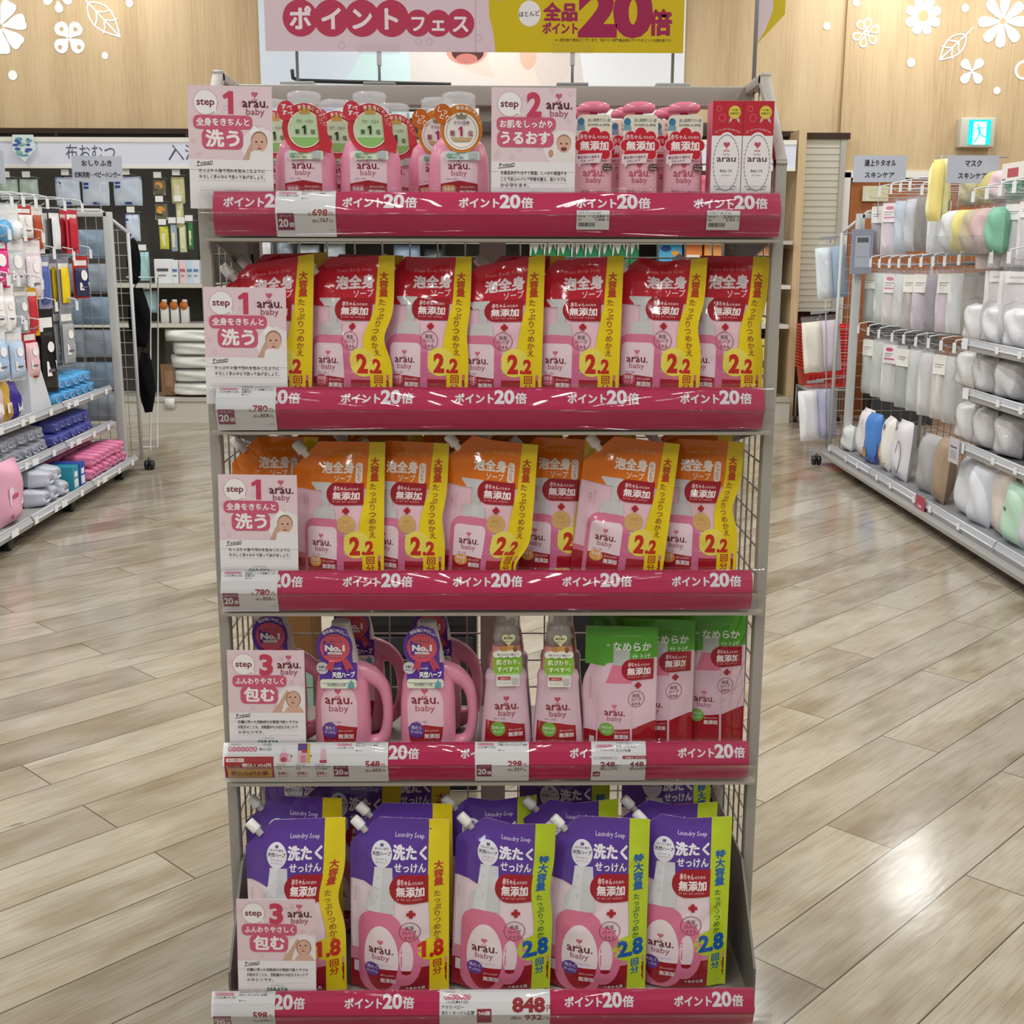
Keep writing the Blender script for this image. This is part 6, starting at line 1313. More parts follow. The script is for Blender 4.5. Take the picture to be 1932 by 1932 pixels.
for k, (y, c, e, lab) in enumerate(((6.47, '#2C8FA6', '#E9EEF0', 'teal carton on the bottom shelf beside the grey packs'), (6.58, '#2A4FA0', '#E9EEF4', 'blue carton on the bottom shelf beside the pink packs'))):
    A = Art(); A.rect(15, 15, 75, 60, e, 0); A.rect(22, 70, 70, 100, e, 0)
    o = MB().box((-0.045, 0, 0), (0.045, 0.17, 0.13), c, 0.002).art(A, lambda x, z, l: np.stack([x - 0.045, -l * 3, z], 1)).build('carton', 'paper', None, (LX - 0.03, y, 0.0985), (0, 0, R(90))); tag(o, lab, 'box', 'cartons on the bottom shelf of the left gondola')
V, F = pillow(0.22, 0.30, 0.10, seed=9, e=3.2); A = Art(); A.rr(-70, 90, 70, 190, 20, '#F6E6EE', 0); A.rect(-50, 130, 50, 150, '#C2467E', 1); A.rect(-60, 40, 40, 55, '#C2467E', 1)
tag(MB().add(V, F, '#E6A9C4').art(A, near_y(0, 0.10, 0.22, 0.30, 3.2)).build('diaper_pack', 'wipes', None, (LX - 0.062, 5.62, 0.104), (0, 0, R(88))), 'big pale pink pack standing at the near end of the bottom left shelf', 'pack')
for k, (y, c, w, h, lab) in enumerate(((5.50, '#C8D08A', 0.11, 0.17, 'pale green snack bag on the upper shelf at the left edge'), (5.60, '#E98A3A', 0.11, 0.18, 'orange snack bag on the upper shelf at the left'), (5.73, '#EAC0C6', 0.14, 0.21, 'pale pink snack bag on the upper left shelf'), (5.88, '#D8C2CE', 0.12, 0.24, 'pink and grey crinkled bag on the upper left shelf'), (6.0, '#C9A14E', 0.10, 0.22, 'yellow brown bag on the upper left shelf'), (6.13, '#3A2A8C', 0.15, 0.19, 'deep purple bag on the upper left shelf'))):
    V, F = pillow(w, h, 0.07, seed=20 + k, amp=0.12); A = Art(); A.rect(-w * 300, h * 200, w * 300, h * 420, '#F2EEEC', 0)
    tag(MB().add(V, F, c).art(A, near_y(-0.006, 0.07, w, h)).build('snack_bag', 'wipes', None, (LXT - 0.06, y, 0.529), (R(-6), 0, R(90 + 8 * (k % 3 - 1)))), lab, 'bag', 'small bags on the upper shelf of the left gondola')
b = MB(); V = [(0, -0.16, 0), (0, 0.14, 0), (-0.02, 0.06, 0.23), (-0.02, -0.10, 0.235), (-0.2, -0.16, 0), (-0.2, 0.14, 0), (-0.18, 0.06, 0.23), (-0.18, -0.10, 0.235)]
b.add(V, [(0, 1, 2, 3), (5, 4, 7, 6), (3, 2, 6, 7), (1, 5, 6, 2), (4, 0, 3, 7), (4, 5, 1, 0)], '#D9DCE2', False)
tag(b.build('wedge_bag', 'wipes', None, (LXT - 0.03, 6.42, 0.529)), 'white wedge shaped bag on the upper left shelf beside the light blue packs', 'bag')
V, F = pillow(0.17, 0.3, 0.08, seed=41)
# black baby carriers on the end panel, wire stand beside
for k, (px0, y0, px1, y1, lab) in enumerate(((236, 452, 268, 535, 'upper black cloth carrier hanging at the end of the left gondola'), (238, 545, 287, 655, 'middle black cloth carrier hanging at the end of the left gondola'), (258, 665, 295, 778, 'lowest black cloth carrier hanging at the end of the left gondola'))):
    a, c = at(px0, y0, 7.72), at(px1, y1, 7.72); w, h = c.x - a.x, a.z - c.z
    V, F = pillow(w * 1.1, h, 0.07, 11, 15, 50 + k, 0.16); V = [(v[0] * (0.35 + 0.65 * math.sin(math.pi * min(max(v[2] / h, 0.03), 0.97)) ** 0.6), v[1], v[2]) for v in V]
    r_ = thing('baby_carrier', ((a.x + c.x) / 2, 7.72, c.z), (0, 0, R(-15)), lab, 'baby carrier', 'black carriers on the gondola end')
    MB().add(V, F, '#121214').build('cloth', 'cloth', r_)
    MB().tube([(0, 0, h * 0.93), (-0.012, -0.01, h + 0.01), (0.0, -0.01, h + 0.03), (0, -0.06 + 0.0, h + 0.035)], 0.004, '#1A1A1C', 6).build('strap', 'cloth', r_)
for k, (px, py0, py1) in enumerate(((285, 523, 850), (299, 523, 840))): pass
b = MB(); q0, q1, q2, q3 = at(238, 523, 7.64), at(284, 523, 7.85), at(284, 850, 7.85), at(262, 850, 7.64)
b.tube([q0, q1, q2, q3], 0.005, '#C9CBCE', 6)
q0, q1, q2, q3 = at(262, 523, 7.64), at(298, 523, 7.9), at(298, 843, 7.9), at(262, 843, 7.64); b.tube([q0, q1, q2, q3], 0.005, '#C9CBCE', 6)
b.build('end_hanger', 'metal', lg)
for k in range(6):
    z = 0.30 + 0.2 * k
    for j in range(2):
        V, F = pillow(0.2, 0.17, 0.06, seed=60 + k)
        o = use(PROT, ('endbag', k % 2), lambda: MB().add(V, F, '#9DB4CC' if k % 2 else '#B4C0CE').build('bagged_sheet', 'wipes'), (-2.44 + 0.0 * j - 0.18 * j, 7.665, z), (0, 0, 0), 'pale blue bagged sheet seen through the end mesh of the left gondola', 'bagged sheet', 'pale blue bags at the far end of the left gondola')
        
def topsign(name, px0, py0, px1, py1, x, l1, l2, label, stem_px):
    p = atx((px0 + px1) / 2, (py0 + py1) / 2, x); a, c = at(px0, py0, p.y), at(px1, py1, p.y); w, h = (c.x - a.x) * 1000, (a.z - c.z) * 1000
    A = Art(); A.text(l1, w / 2, h * 0.62, h * 0.26, '#34363E', 0.03, fit=w * (0.6 if len(l1) > 4 else 0.32), lv=1); A.text(l2, w / 2, h * 0.18, h * 0.24, '#34363E', 0.03, fit=w * (0.92 if len(l2) > 8 else 0.56), lv=1)
    t = thing(name, (a.x, p.y, c.z), (0, 0, 0), label, 'sign', 'section signs over the gondolas')
    MB().box((0, 0, 0), (w / 1000, 0.003, h / 1000), '#B9BECB').art(A, lambda x_, z, l: np.stack([x_, -l * 4, z], 1)).build('board', 'paper', t)
    sx = at(stem_px, py1, p.y).x - a.x
    MB().tube([(sx, 0.005, 0.01), (sx, 0.005, -(c.z - 1.56))], 0.003, '#B9BBC0', 6).build('stem', 'metal', t)
topsign('section_sign', 134, 294, 232, 343, -2.36, 'おしりふき', '衣料洗剤・ベビーハンガー', 'grey section sign for wipes above the left gondola', 187)
topsign('section_sign', -80, 284, 11, 346, -2.34, 'おむつ', 'ケア用品', 'edge of a grey section sign at the left border of the picture', -30)

# ================================================================ right gondola
RX, RXT, RB = 2.2, 2.32, 2.78
rg = thing('gondola', (0, 0, 0), (0, 0, 0), 'right wheeled store gondola hung with bagged baby towels', 'gondola')
MB().box((RB, 4.2, 0.35), (RB + 0.02, 6.78, 1.58), '#66625C').build('back_panel', 'matte', rg)
b = MB()
for y in (5.05, 5.95, 6.85): b.box((RB - 0.015, y - 0.02, 0.06), (RB + 0.03, y + 0.02, 1.60), '#8E8D88')
b.build('upright', 'metal', rg)
b = MB()
for k in range(9): b.tube([(RB, 6.88 + k * 0.11, 0.1), (RB, 6.88 + k * 0.11, 1.58)], 0.0022, '#8F9090', 5)
for k in range(20): b.tube([(RB, 6.86, 0.12 + k * 0.076), (RB, 7.8, 0.12 + k * 0.076)], 0.0022, '#8F9090', 5)
b.build('back_mesh', 'metal', rg)
end_frame(rg, RB, 2.2, 7.86, 1.60, 0.13)
MB().box((2.27, 7.79, 0.05), (2.32, 7.83, 1.585), '#C2C3C2', 0.004).build('end_post', 'metal', rg)
MB().box((2.3, 7.79, 1.555), (RB, 7.82, 1.585), '#C2C3C2', 0.004).build('end_top_bar', 'metal', rg)
for (z, x, y0, y1) in ((0.118, RX, 4.2, 7.84), (0.455, 2.27, 4.2, 5.82), (0.715, 2.27, 4.2, 5.82), (0.945, 2.27, 4.2, 5.88)):
    s_ = link('shelf', None, rg)
    MB().box((x, y0, z - 0.03), (RB, y1, z - 0.012), '#77757A' if z > 0.2 else '#85868A').build('board', 'metal', s_)
    yy = y1
    while yy > y0 + 0.1:
        rail_y(s_, max(y0, yy - 0.9) + 0.006, yy - 0.006, x, z + 0.012, -1, 0.055); yy -= 0.9
    for k in range(8):
        y = y1 - 0.06 - k * 0.31 - 0.07 * (k % 2)
        if y > y0: rail_ticket(s_, x - 0.024, y, z - 0.012, -1, 0.07 if k % 3 == 0 and z > 0.2 else 0.035, 0.05 if k % 3 == 0 and z > 0.2 else 0.03)
p = atx(1735, 948, RX - 0.03)
A = Art(); A.text('1,980', 62, 22, 22, '#F3DADA', 0.03, fit=62, lv=1)
MB().box((0, 0, 0), (0.13, 0.003, 0.08), '#B04A58').art(A, lambda x, z, l: np.stack([x, -l * 4, z], 1)).build('red_ticket', 'paper', rg, (RX - 0.03, p.y + 0.06, 0.066), (0, 0, R(-90)))
for y in (7.36, 6.45, 5.65, 4.95): caster(rg, RX + 0.05, y)
caster(rg, 2.10, 7.80); caster(rg, 2.35, 7.4)
MB().box((2.13, 4.2, 0.06), (RB, 7.86, 0.078), '#9D9C99').build('base_frame', 'metal', rg)

def pale(c, k=0.22): return tuple(v + (0.92 - v) * k for v in hx(c)[:3]) + (1.0,)
def hung(px, py, spec, words, n=1, dx=0.0, side_hook=True):
    """spec = (w, h, t, c1, c2, card, folds, line)"""
    p = atx(px, py, RXT)
    if side_hook: hook(rg, 1, RB, RXT, p.y, p.z)
    key = ('T', px, py); card = (pale(spec[5][0]), spec[5][1]) if spec[5] else None
    for k in range(n):
        x = RXT + 0.085 + dx + k * (spec[2] + 0.03)
        lab = words if k == 0 else words.split(',')[0] + ', one behind it'
        use(PROT, key, lambda: towel_proto(spec[0], spec[1], spec[2], pale(spec[3]), pale(spec[4]), card, int(px), spec[6], spec[7]), (x, p.y, p.z - 0.03), (0, 0, R(-68 + 6 * (k % 2) + int(px) % 7 - 3)), lab, 'towel pack', 'bagged towels on the right gondola')
WC = ('#ECEAE4', 0.10); PCD = ('#EDE3E9', 0.11)
# top row
hung(1640, 373, (0.17, 0.31, 0.05, '#A79AA0', '#8E858A', WC, 2, None), 'taupe towel with white header card, first of the top hook row by the end post', 2)
hung(1664, 366, (0.20, 0.33, 0.05, '#DCD0DC', '#C9BECB', PCD, 2, '#D28CA6'), 'white and pink bagged towel on the top hook row', 1)
hung(1686, 361, (0.18, 0.31, 0.05, '#B9CBE0', '#A9BDD4', None, 2, None), 'pale blue bagged towel on the top hook row', 1)
hung(1704, 357, (0.16, 0.31, 0.06, '#C9CDD6', '#77706C', None, 2, None), 'white and brown folded towel pack on the top hook row', 1)
hung(1722, 354, (0.15, 0.31, 0.06, '#6E6764', '#5F5956', None, 2, None), 'dark taupe rolled towel pack on the top hook row', 1)
hung(1745, 362, (0.15, 0.29, 0.04, '#E8ECF2', '#D9DEE8', ('#5F86C4', 0.05), 2, None), 'white towel pack with blue band beside the tray of rolls', 1)
for k, px in enumerate((1842, 1868, 1893, 1920)):
    hung(px, 375 - 6 * k, (0.17, 0.30, 0.04, ('#E3D3D9', '#E4E1E6', '#E2DDE0', '#DAD6DC')[k], ('#C06A7C', '#D9D6DA', '#D8CFD2', '#CFC6CE')[k], (('#F0ECEC', 0.07) if k else None), 2, None), ('pale bag with red striped cloth on the near top hook row', 'white patterned cloth pack on the near top hook row', 'cream cloth pack on the near top hook row', 'white cloth pack on the near top hook row at the right edge')[k], 1)
# second row
row2 = ((1629, 498, '#A9B4AE', '#98A49E', WC), (1647, 499, '#CBD6D2', '#BCC8C6', None), (1664, 500, '#DDD6DA', '#A79C98', PCD), (1683, 500, '#D5DAD8', '#B5AAA6', None), (1701, 500, '#B5A9AC', '#A2979A', WC), (1721, 499, '#C3BBCC', '#9E92A8', WC), (1743, 498, '#857A8C', '#756A7E', None), (1766, 497, '#D8C8D8', '#C9B9CB', WC), (1788, 496, '#DEE0E6', '#C6BDB6', None), (1815, 494, '#8E8680', '#7C746E', None))
nm2 = 'grey green,pale mint,white and taupe,white,mauve grey,lavender,dusky purple,pale pink,bright white,dark taupe'.split(',')
for k, (px, py, c1, c2, card) in enumerate(row2):
    hung(px, py, (0.18, 0.33, 0.05, c1, c2, card, 2, '#D28CA6' if k == 2 else None), nm2[k] + ' bagged towel on the second hook row, %s from the end post' % ORD[k], 2 if k in (0, 5, 9) else 1)
row3 = ((1624, 624, '#BFC6C2', '#AAB3AE', WC), (1643, 628, '#C6CCC8', '#B3BBB7', None), (1663, 633, '#D6D9D6', '#BFC6C4', PCD), (1688, 640, '#A3ADAB', '#909B99', WC), (1710, 643, '#CFD3D4', '#B5BBBD', None), (1733, 648, '#D5D2D6', '#B9B2B0', None), (1757, 651, '#DBD9D2', '#C9C5BB', WC), (1781, 655, '#C7C8C8', '#9A9798', None), (1806, 660, '#A09A9C', '#8B8588', None))
nm3 = 'silver grey,pale grey,white and mint,sage grey,white crinkled,off white,cream,grey striped,dark chequered'.split(',')
for k, (px, py, c1, c2, card) in enumerate(row3):
    hung(px, py, (0.18, 0.37, 0.05, c1, c2, card, 2, '#C85A78' if k == 2 else None), nm3[k] + ' bagged towel on the third hook row, %s from the end post' % ORD[k], 2 if k in (0, 3, 8) else 1)
p = atx(1890, 490, RXT); 
for k, px in enumerate((1876, 1910)):
    hung(px, 490, (0.30, 0.33, 0.05, '#D9D5D9', '#C9A9A2', ('#E9E7EA', 0.05), 1, None), ('wide white boxed cloth pack above the near upper shelf', 'wide white and pink cloth pack at the right edge above the near upper shelf')[k], 1)
# tall yellow towel on its own hook
p = atx(1762, 300, 2.30); q_ = atx(1750, 410, 2.30); H = p.z - q_.z + 0.02
V, F = pillow(0.17, H, 0.09, 11, 15, 77, 0.05, 3.2); V = [(v[0] * (0.72 + 0.28 * (1 - v[2] / H)), v[1], v[2] - H) for v in V]
t = thing('hanging_towel', (2.34, p.y, p.z), (0, 0, R(-72)), 'tall bright yellow towel hung above the tray of rolled cloths', 'towel')
MB().add(V, F, '#F3ECB8').build('cloth', 'cloth', t)
V, F = pillow(0.09, H * 0.98, 0.05, 9, 13, 78, 0.05, 3.0); MB().add([(v[0] + 0.028, v[1] - 0.035, v[2] - H) for v in V], F, '#EAD98A').build('fold', 'cloth', t)
MB().tube([(0, 0, -0.02), (0, 0, 0.015), (0, 0.42, 0.02)], 0.004, '#B9BBC0', 6).build('hanger', 'metal', t)
# clear trays with rolled cloths
def tray(y0, y1, z0, z1, x, cols, label, grp, lab2):
    t = thing('clear_tray', (x, (y0 + y1) / 2, z0), (0, 0, 0), label, 'tray'); L = y1 - y0
    MB().box((0, -L / 2, 0), (0.4, L / 2, 0.006), '#C9CCD0').build('base', 'clear', t)
    MB().box((0, -L / 2, 0.006), (0.004, L / 2, (z1 - z0) * 0.42), '#FFFFFF').build('front_lip', 'bag', t)
    n = len(cols); d = L / n
    for k, c in enumerate(cols):
        V, F = pillow(d * 1.08, (z1 - z0) - 0.01, 0.10, 9, 11, 80 + k, 0.08, 3.0)
        o = MB().add(V, F, c[0]).build('rolled_cloth', 'cloth', None, (x + 0.07, y1 - d * (k + 0.5), z0 + 0.008), (0, 0, R(-90)))
        tag(o, c[1] + ' ' + lab2, 'cloth', grp)
a, c = atx(1757, 480, 2.27), atx(1862, 470, 2.27)
tray(c.y, a.y, a.z - 0.0, a.z + 0.22, 2.27, (('#D3D6D8', 'pale grey'), ('#DDD28A', 'soft yellow'), ('#C2B49C', 'beige'), ('#CBAFB2', 'dusty pink'), ('#86BBA2', 'mint green')), 'clear tray of rolled cloths hung on the top hook row', 'rolled cloths in the lower tray', 'rolled cloth in the lower clear tray')
a, c = atx(1794, 392, 2.45), atx(1945, 372, 2.45)
tray(c.y, a.y, a.z, a.z + 0.17, 2.45, (('#D6D2B4', 'cream'), ('#DBD190', 'soft yellow'), ('#E2C4CE', 'pale pink'), ('#8CC2A6', 'mint green'), ('#7FB89C', 'deeper green')), 'upper clear tray of rolled cloths along the gondola top', 'rolled cloths in the upper tray', 'rolled cloth in the upper clear tray')
A = Art(); A.rect(70, 20, 190, 60, '#B5525C', 1); A.rect(10, 10, 50, 14, '#5A5660', 1)
p = atx(1890, 330, 2.4); o = MB().box((0, 0, 0), (0.25, 0.004, 0.085), '#E4E0D8').art(A, lambda x, z, l: np.stack([x, -l * 4, z], 1)).build('shelf_sign', 'paper', None, (2.44, p.y + 0.1, p.z - 0.03), (0, 0, R(-90)))
tag(o, 'cream card with red panel on top of the gondola at the right edge', 'sign')
# goods on the near shelves
for (z, items) in ((0.944, ((1842, '#DADDE6', 'white'), (1880, '#E3E5EC', 'white'), (1925, '#DDE0E8', 'white'))), (0.714, ((1836, '#D6D3D2', 'boxed beige'), (1872, '#DADADF', 'crinkled clear'), (1920, '#E0E1E6', 'crinkled clear'))), (0.454, ((1842, '#D4D6D4', 'clear'), (1880, '#DCDDDD', 'clear'), (1925, '#D8D7DC', 'clear')))):
    for k, (px, c, w_) in enumerate(items):
        y = atx(px, 600, 2.36).y; h = 0.19 if z > 0.5 else 0.2
        h += 0.02; V, F = pillow(0.21, h, 0.13, 13, 15, int(px), 0.05, 6.0)
        r_ = thing('bagged_linen', (2.37, y, z - 0.011), (0, 0, R(-90 + 9 * (k - 1))), '%s bag of white linen, %s from the left on the %s near shelf' % (w_, ORD[k], 'upper' if z > 0.9 else 'middle' if z > 0.7 else 'lower'), 'linen bag', 'bagged linen on the near shelves')
        MB().add([(v[0] * 0.9, v[1] * 0.85, v[2] * 0.85 + 0.002) for v in V], F, pale(c, 0.7)).build('cloth', 'crinkle', r_)
        MB().add(V, F, '#FFFFFF').build('clear_bag', 'bag', r_)
# bottom shelf packs standing in a row
BP = ((1590, '#D9DDDE', 0.17, 0.16, None, 'small white pack first on the bottom shelf by the end post'), (1613, '#E6E3E8', 0.21, 0.30, '#B9B4BE', 'white pack on the bottom shelf beside the blue pack'), (1632, '#4F86D2', 0.17, 0.30, '#E9E6EC', 'bright blue and white pack on the bottom shelf'), (1655, '#EBE8E4', 0.20, 0.31, '#E9B13A', 'white pack with orange splash print on the bottom shelf'), (1688, '#DEDCE2', 0.22, 0.33, '#4A4A50', 'tall white towel pack with small black print on the bottom shelf'), (1733, '#A9A8AA', 0.20, 0.31, '#DDD9D4', 'grey blanket pack with white card on the bottom shelf'), (1764, '#A8917A', 0.19, 0.33, '#D9D4CA', 'tan brown blanket pack on the bottom shelf'), (1808, '#DCDFE6', 0.20, 0.28, None, 'white pack with brown edge on the bottom shelf, beside the tan pack'), (1842, '#DFE3EC', 0.20, 0.28, None, 'white pack on the bottom shelf with brown rim'), (1876, '#D9CFC8', 0.20, 0.31, None, 'beige bag with tied top on the bottom shelf'), (1912, '#BFE2CC', 0.24, 0.27, '#E8F0EA', 'mint green puffy pack on the bottom shelf'), (1945, '#DCD2DE', 0.24, 0.30, '#C2384A', 'pale pack with red ribbon at the right edge of the bottom shelf'))
for k, (px, c, w, h, pr, lab) in enumerate(BP):
    y = atx(px, 900, 2.26).y
    V, F = pillow(w, h, 0.10, 11, 13, 120 + k, 0.05, 3.2); A = Art()
    if k == 3: A.el(10, 110, 55, 50, pr, 0); A.el(40, 60, 40, 26, '#D99A3E', 0); A.rect(-70, 235, 20, 265, '#77747C', 1); A.el(-50, 190, 12, 12, '#C2404A', 1)
    elif k == 2: A.poly([(-80, 10), (60, 10), (40, 120), (-70, 120)], pr, 0); A.el(-20, 60, 40, 30, '#C9A07A', 1); A.poly([(60, 0), (84, 0), (84, 120), (50, 110)], '#5A3F86', 1)
    elif k == 4: A.ring(40, 130, 34, 90, 5, pr, 0); A.rect(-70, 270, -20, 290, '#77747C', 1); A.rect(-80, 40, 80, 46, '#C2C2C8', 1)
    elif k == 5 or k == 6: A.rect(-w * 420, h * 640, w * 420, h * 930, pr, 0)
    elif k == 10: A.el(-40, 150, 14, 10, '#4F8A5A', 0); A.rect(0, 190, 60, 205, '#8FA89A', 0)
    elif k == 11: A.poly([(-110, 190), (110, 60), (110, 110), (-110, 240)], pr, 0)
    elif k == 1: A.rect(-70, 210, 40, 240, pr, 0)
    tag(MB().add(V, F, c).art(A, near_y(0, 0.10, w, h, 3.2)).build('linen_pack', 'wipes', None, (2.29 + 0.02 * (k % 2), y, 0.107), (R(-4), 0, R(-90 + (k % 3 - 1) * 7))), lab, 'linen pack', 'packs on the bottom shelf of the right gondola')
A = Art(); A.text('Authenticity', 60, 74, 15, '#4A4850', 0.03, fit=90, lv=1)
for k in range(4): A.rect(22, 56 - 11 * k, 104, 59 - 11 * k, '#85828A', 1)
p = atx(1795, 850, 2.22); MB().box((0, 0, 0), (0.125, 0.003, 0.12), '#C6C3CC').art(A, lambda x, z, l: np.stack([x, -l * 4, z], 1)).build('shelf_card', 'paper', rg, (2.23, p.y + 0.06, p.z - 0.06), (0, 0, R(-90)))
# white towels hung outside the end post
def endhang(px0, py0, px1, py1, cols, label, k):
    a, c = at(px0, py0, 7.93), at(px1, py1, 7.93); w, h = c.x - a.x, a.z - c.z
    t = thing('hanging_towel', ((a.x + c.x) / 2, 7.93, a.z), (R(0), R(-6), R(-10)), label, 'towel', 'towel packs at the end of the right gondola')
    n = len(cols)
    for j, cc in enumerate(cols):
        V, F = pillow(w / n * 1.05, h * 0.9, 0.07, 9, 15, 150 + 3 * k + j, 0.06, 3.2)
        MB().add([(v[0] + w * ((j + 0.5) / n - 0.5), v[1] + 0.02 * j, v[2] - h) for v in V], F, cc).build('folded_cloth', 'cloth', t)
    V, F = pillow(w * 1.05, h, 0.09, 9, 11, 170 + k, 0.05, 3.5); MB().add([(v[0], v[1], v[2] - h) for v in V], F, '#FFFFFF').build('clear_bag', 'bag', t)
    MB().tube([(0, -0.02, -0.01), (0, -0.02, 0.03), (0.18, -0.05, 0.035)], 0.004, '#A9ABB0', 6).box((-0.06, -0.03, 0.012), (0.05, -0.022, 0.03), '#8F9096').build('hanger', 'metal', t)
endhang(1538, 455, 1588, 563, ('#E3EBF2', '#A9C0D6'), 'white and blue towel pack, topmost of three hung outside the end post', 0)
endhang(1513, 595, 1575, 702, ('#F0EBDD', '#E6DAE4'), 'cream and pink towel pack, middle of three hung outside the end post', 1)
endhang(1506, 725, 1567, 830, ('#F2F2F6', '#BDBCD6'), 'white and lilac towel pack, lowest of three hung outside the end post', 2)
V, F = None, None
MB().tube([at(1558, 565, 7.9), at(1559, 845, 7.9)], 0.004, '#A9ABAF', 6).build('hanger_rod', 'metal', rg)
A = Art(); A.rect(20, 40, 110, 230, '#AEB4C2', 0); A.rect(30, 190, 100, 220, '#5A5C66', 1); A.rect(30, 100, 100, 104, '#8A8E9A', 1)
a = at(1608, 420, 7.75); tag(MB().box((0, 0, 0), (0.13, 0.03, 0.27), '#8F96A8').art(A, flat_fn()).build('boxed_mask', 'paper', None, (a.x, 7.72, 1.22)), 'blue grey boxed pack hanging just inside the end post', 'box')
MB().tube([(a.x + 0.065, 7.76, 1.485), (a.x + 0.065, 7.80, 1.56)], 0.003, '#A9ABAF', 6).build('box_hanger', 'metal', rg)
topsign('section_sign', 1612, 293, 1708, 344, 2.36, '湯上りタオル', 'スキンケア', 'grey section sign for bath towels above the right gondola', 1660)
topsign('section_sign', 1789, 293, 1882, 346, 2.42, 'マスク', 'スキンケア', 'grey section sign for masks above the right gondola', 1812)

# ================================================================ back wall shelving (left and behind the rack)
wu = thing('shelving_unit', (0, 10.0, 0), (0, 0, 0), 'white wall shelving unit along the back wall with a lettered header board', 'shelving unit')
def wk(b, name, mat='metal'): return b.build(name, mat, wu, (0, -10.0, 0))
a, c = at(0, 258, 9.85), at(0, 314, 9.85); HZ0, HZ1 = c.z, a.z
A = Art(); 
x0 = at(125, 300, 9.85); A.text('布おむつ', x0.x * 1000, (x0.z - HZ0) * 1000, 130, '#4A5070', 0.0, 'l', fit=(at(218, 300, 9.85).x - x0.x) * 1000, lv=1)
x1 = at(318, 300, 9.85); A.text('入浴・ベビーケア', x1.x * 1000, (x1.z - HZ0) * 1000, 130, '#4A5070', 0.0, 'l', fit=1020, lv=1)
hb = MB().box((-4.7, 9.85, HZ0), (2.36, 9.87, HZ1), '#DDE1F0')
hb.art(A, lambda x, z, l: np.stack([x, 9.85 - l * 4, z + HZ0], 1)); wk(hb, 'header_board', 'paper')
wk(MB().box((-4.7, 9.845, HZ1 - 0.035), (2.36, 9.853, HZ1), '#E9E6DC').box((-4.7, 9.845, HZ0 - 0.012), (2.36, 9.853, HZ0 + 0.01), '#E9E6DC'), 'header_trim')
for x in (-3.36, -2.36, -1.4, -0.4, 0.6, 1.6):
    wk(MB().box((x - 0.006, 9.86, HZ1), (x + 0.006, 9.9, HZ1 + 0.03), '#2E2E30').box((x - 0.015, 10.17, 0.2), (x + 0.015, 10.2, HZ1), '#6A6864').tube([(x, 10.17, HZ0 - 0.25), (x, 9.9, HZ0 - 0.03)], 0.008, '#2A2A2C', 6), 'bracket')
wk(MB().box((-4.7, 9.72, 0), (2.38, 10.19, 0.19), '#CFCBBF').box((-4.7, 9.705, 0.17), (2.38, 9.73, 0.2), '#BDBAB2').box((-4.7, 9.74, 0.0), (2.38, 9.75, 0.03), '#2A2622'), 'base_cabinet')
SHZ = (1.085, 0.775)
for z in SHZ: wk(MB().box((-4.7, 9.80, z - 0.03), (2.36, 10.19, z), '#D2CFC6'), 'shelf')
wk(MB().box((-1.6, 9.80, 1.40), (2.36, 10.19, 1.43), '#B9B6AE'), 'shelf')
GW = 'goods on the left back wall'
def wbag(px0, py0, px1, py1, y, c, label, cat='hanging pack', art=None, mat='wipes', t=0.06, grp=GW, band=None):
    a, d = at(px0, py0, y), at(px1, py1, y); w, h = d.x - a.x, a.z - d.z
    V, F = pillow(w, h, t, 11, 13, int(px0 * 7 + py0), 0.06, 4.5); A = Art()
    if art: art(A, w * 1000, h * 1000)
    if band: A.rect(-w * 480, h * 880, w * 480, h * 985, band, 2)
    o = MB().add(V, F, c).art(A, near_y(0, t, w, h, 4.5)).build('hanging_pack' if cat == 'hanging pack' else cat.replace(' ', '_'), mat, None, ((a.x + d.x) / 2, y, d.z)); return tag(o, label, cat, grp)
def whook(px, py, y=9.95):
    p = at(px, py, y); wk(MB().tube([(p.x, 10.19, p.z), (p.x, y - 0.05, p.z), (p.x, y - 0.06, p.z + 0.02)], 0.004, '#C9CBCE', 6).box((p.x - 0.03, y - 0.066, p.z - 0.01), (p.x + 0.03, y - 0.062, p.z + 0.035), '#F0F1F2'), 'wall_hook')
def dino(A, w, h):
    rn = random.Random(4)
    for k in range(26):
        x, z = rn.uniform(-w * 0.42, w * 0.42), rn.uniform(h * 0.12, h * 0.95)
        if z > h * (0.05 + 1.3 * abs(x) / w): A.el(x, z, rn.uniform(12, 30), rn.uniform(7, 13), rn.choice(('#4A64A8', '#6FA6B8', '#8FC2A6')), 2)
a, d = at(22, 254, 9.8), at(68, 306, 9.8); w, h = d.x - a.x, a.z - d.z
A = Art(); dino(A, w * 1000, h * 1000)
b = MB().plate([(-w / 2, h * 0.45), (0, 0), (w / 2, h * 0.45), (w * 0.46, h), (-w * 0.46, h)], -0.006, 0.006, '#DCEBEA').art(A, lambda x, z, l: np.stack([x, -0.006 - l * 4, z], 1))
tag(b.build('bib', 'cloth', None, ((a.x + d.x) / 2, 9.8, d.z)), 'white bandana bib with blue animal print hung on the header board', 'bib')
wk(MB().tube([at(44, 256, 9.81), at(44, 256, 9.86)], 0.006, '#8F9096', 6), 'bib_peg')
stripes = lambda A, w, h: [A.rect(-w * 0.46, h * (0.42 + 0.13 * k), w * 0.46, h * (0.47 + 0.13 * k), '#EFF1EF', 1) for k in range(4)] + [A.rect(-w * 0.46, h * 0.05, w * 0.46, h * 0.22, '#7FB5A6', 1)]
for k, (px0, px1) in enumerate(((-2, 36), (36, 74))):
    wbag(px0, 338, px1, 377, 9.95, '#B9CFC6', ('white and green striped cloth pack at the left edge of the back wall', 'white and green striped cloth pack beside the left edge one')[k], art=stripes); whook((px0 + px1) / 2, 333)
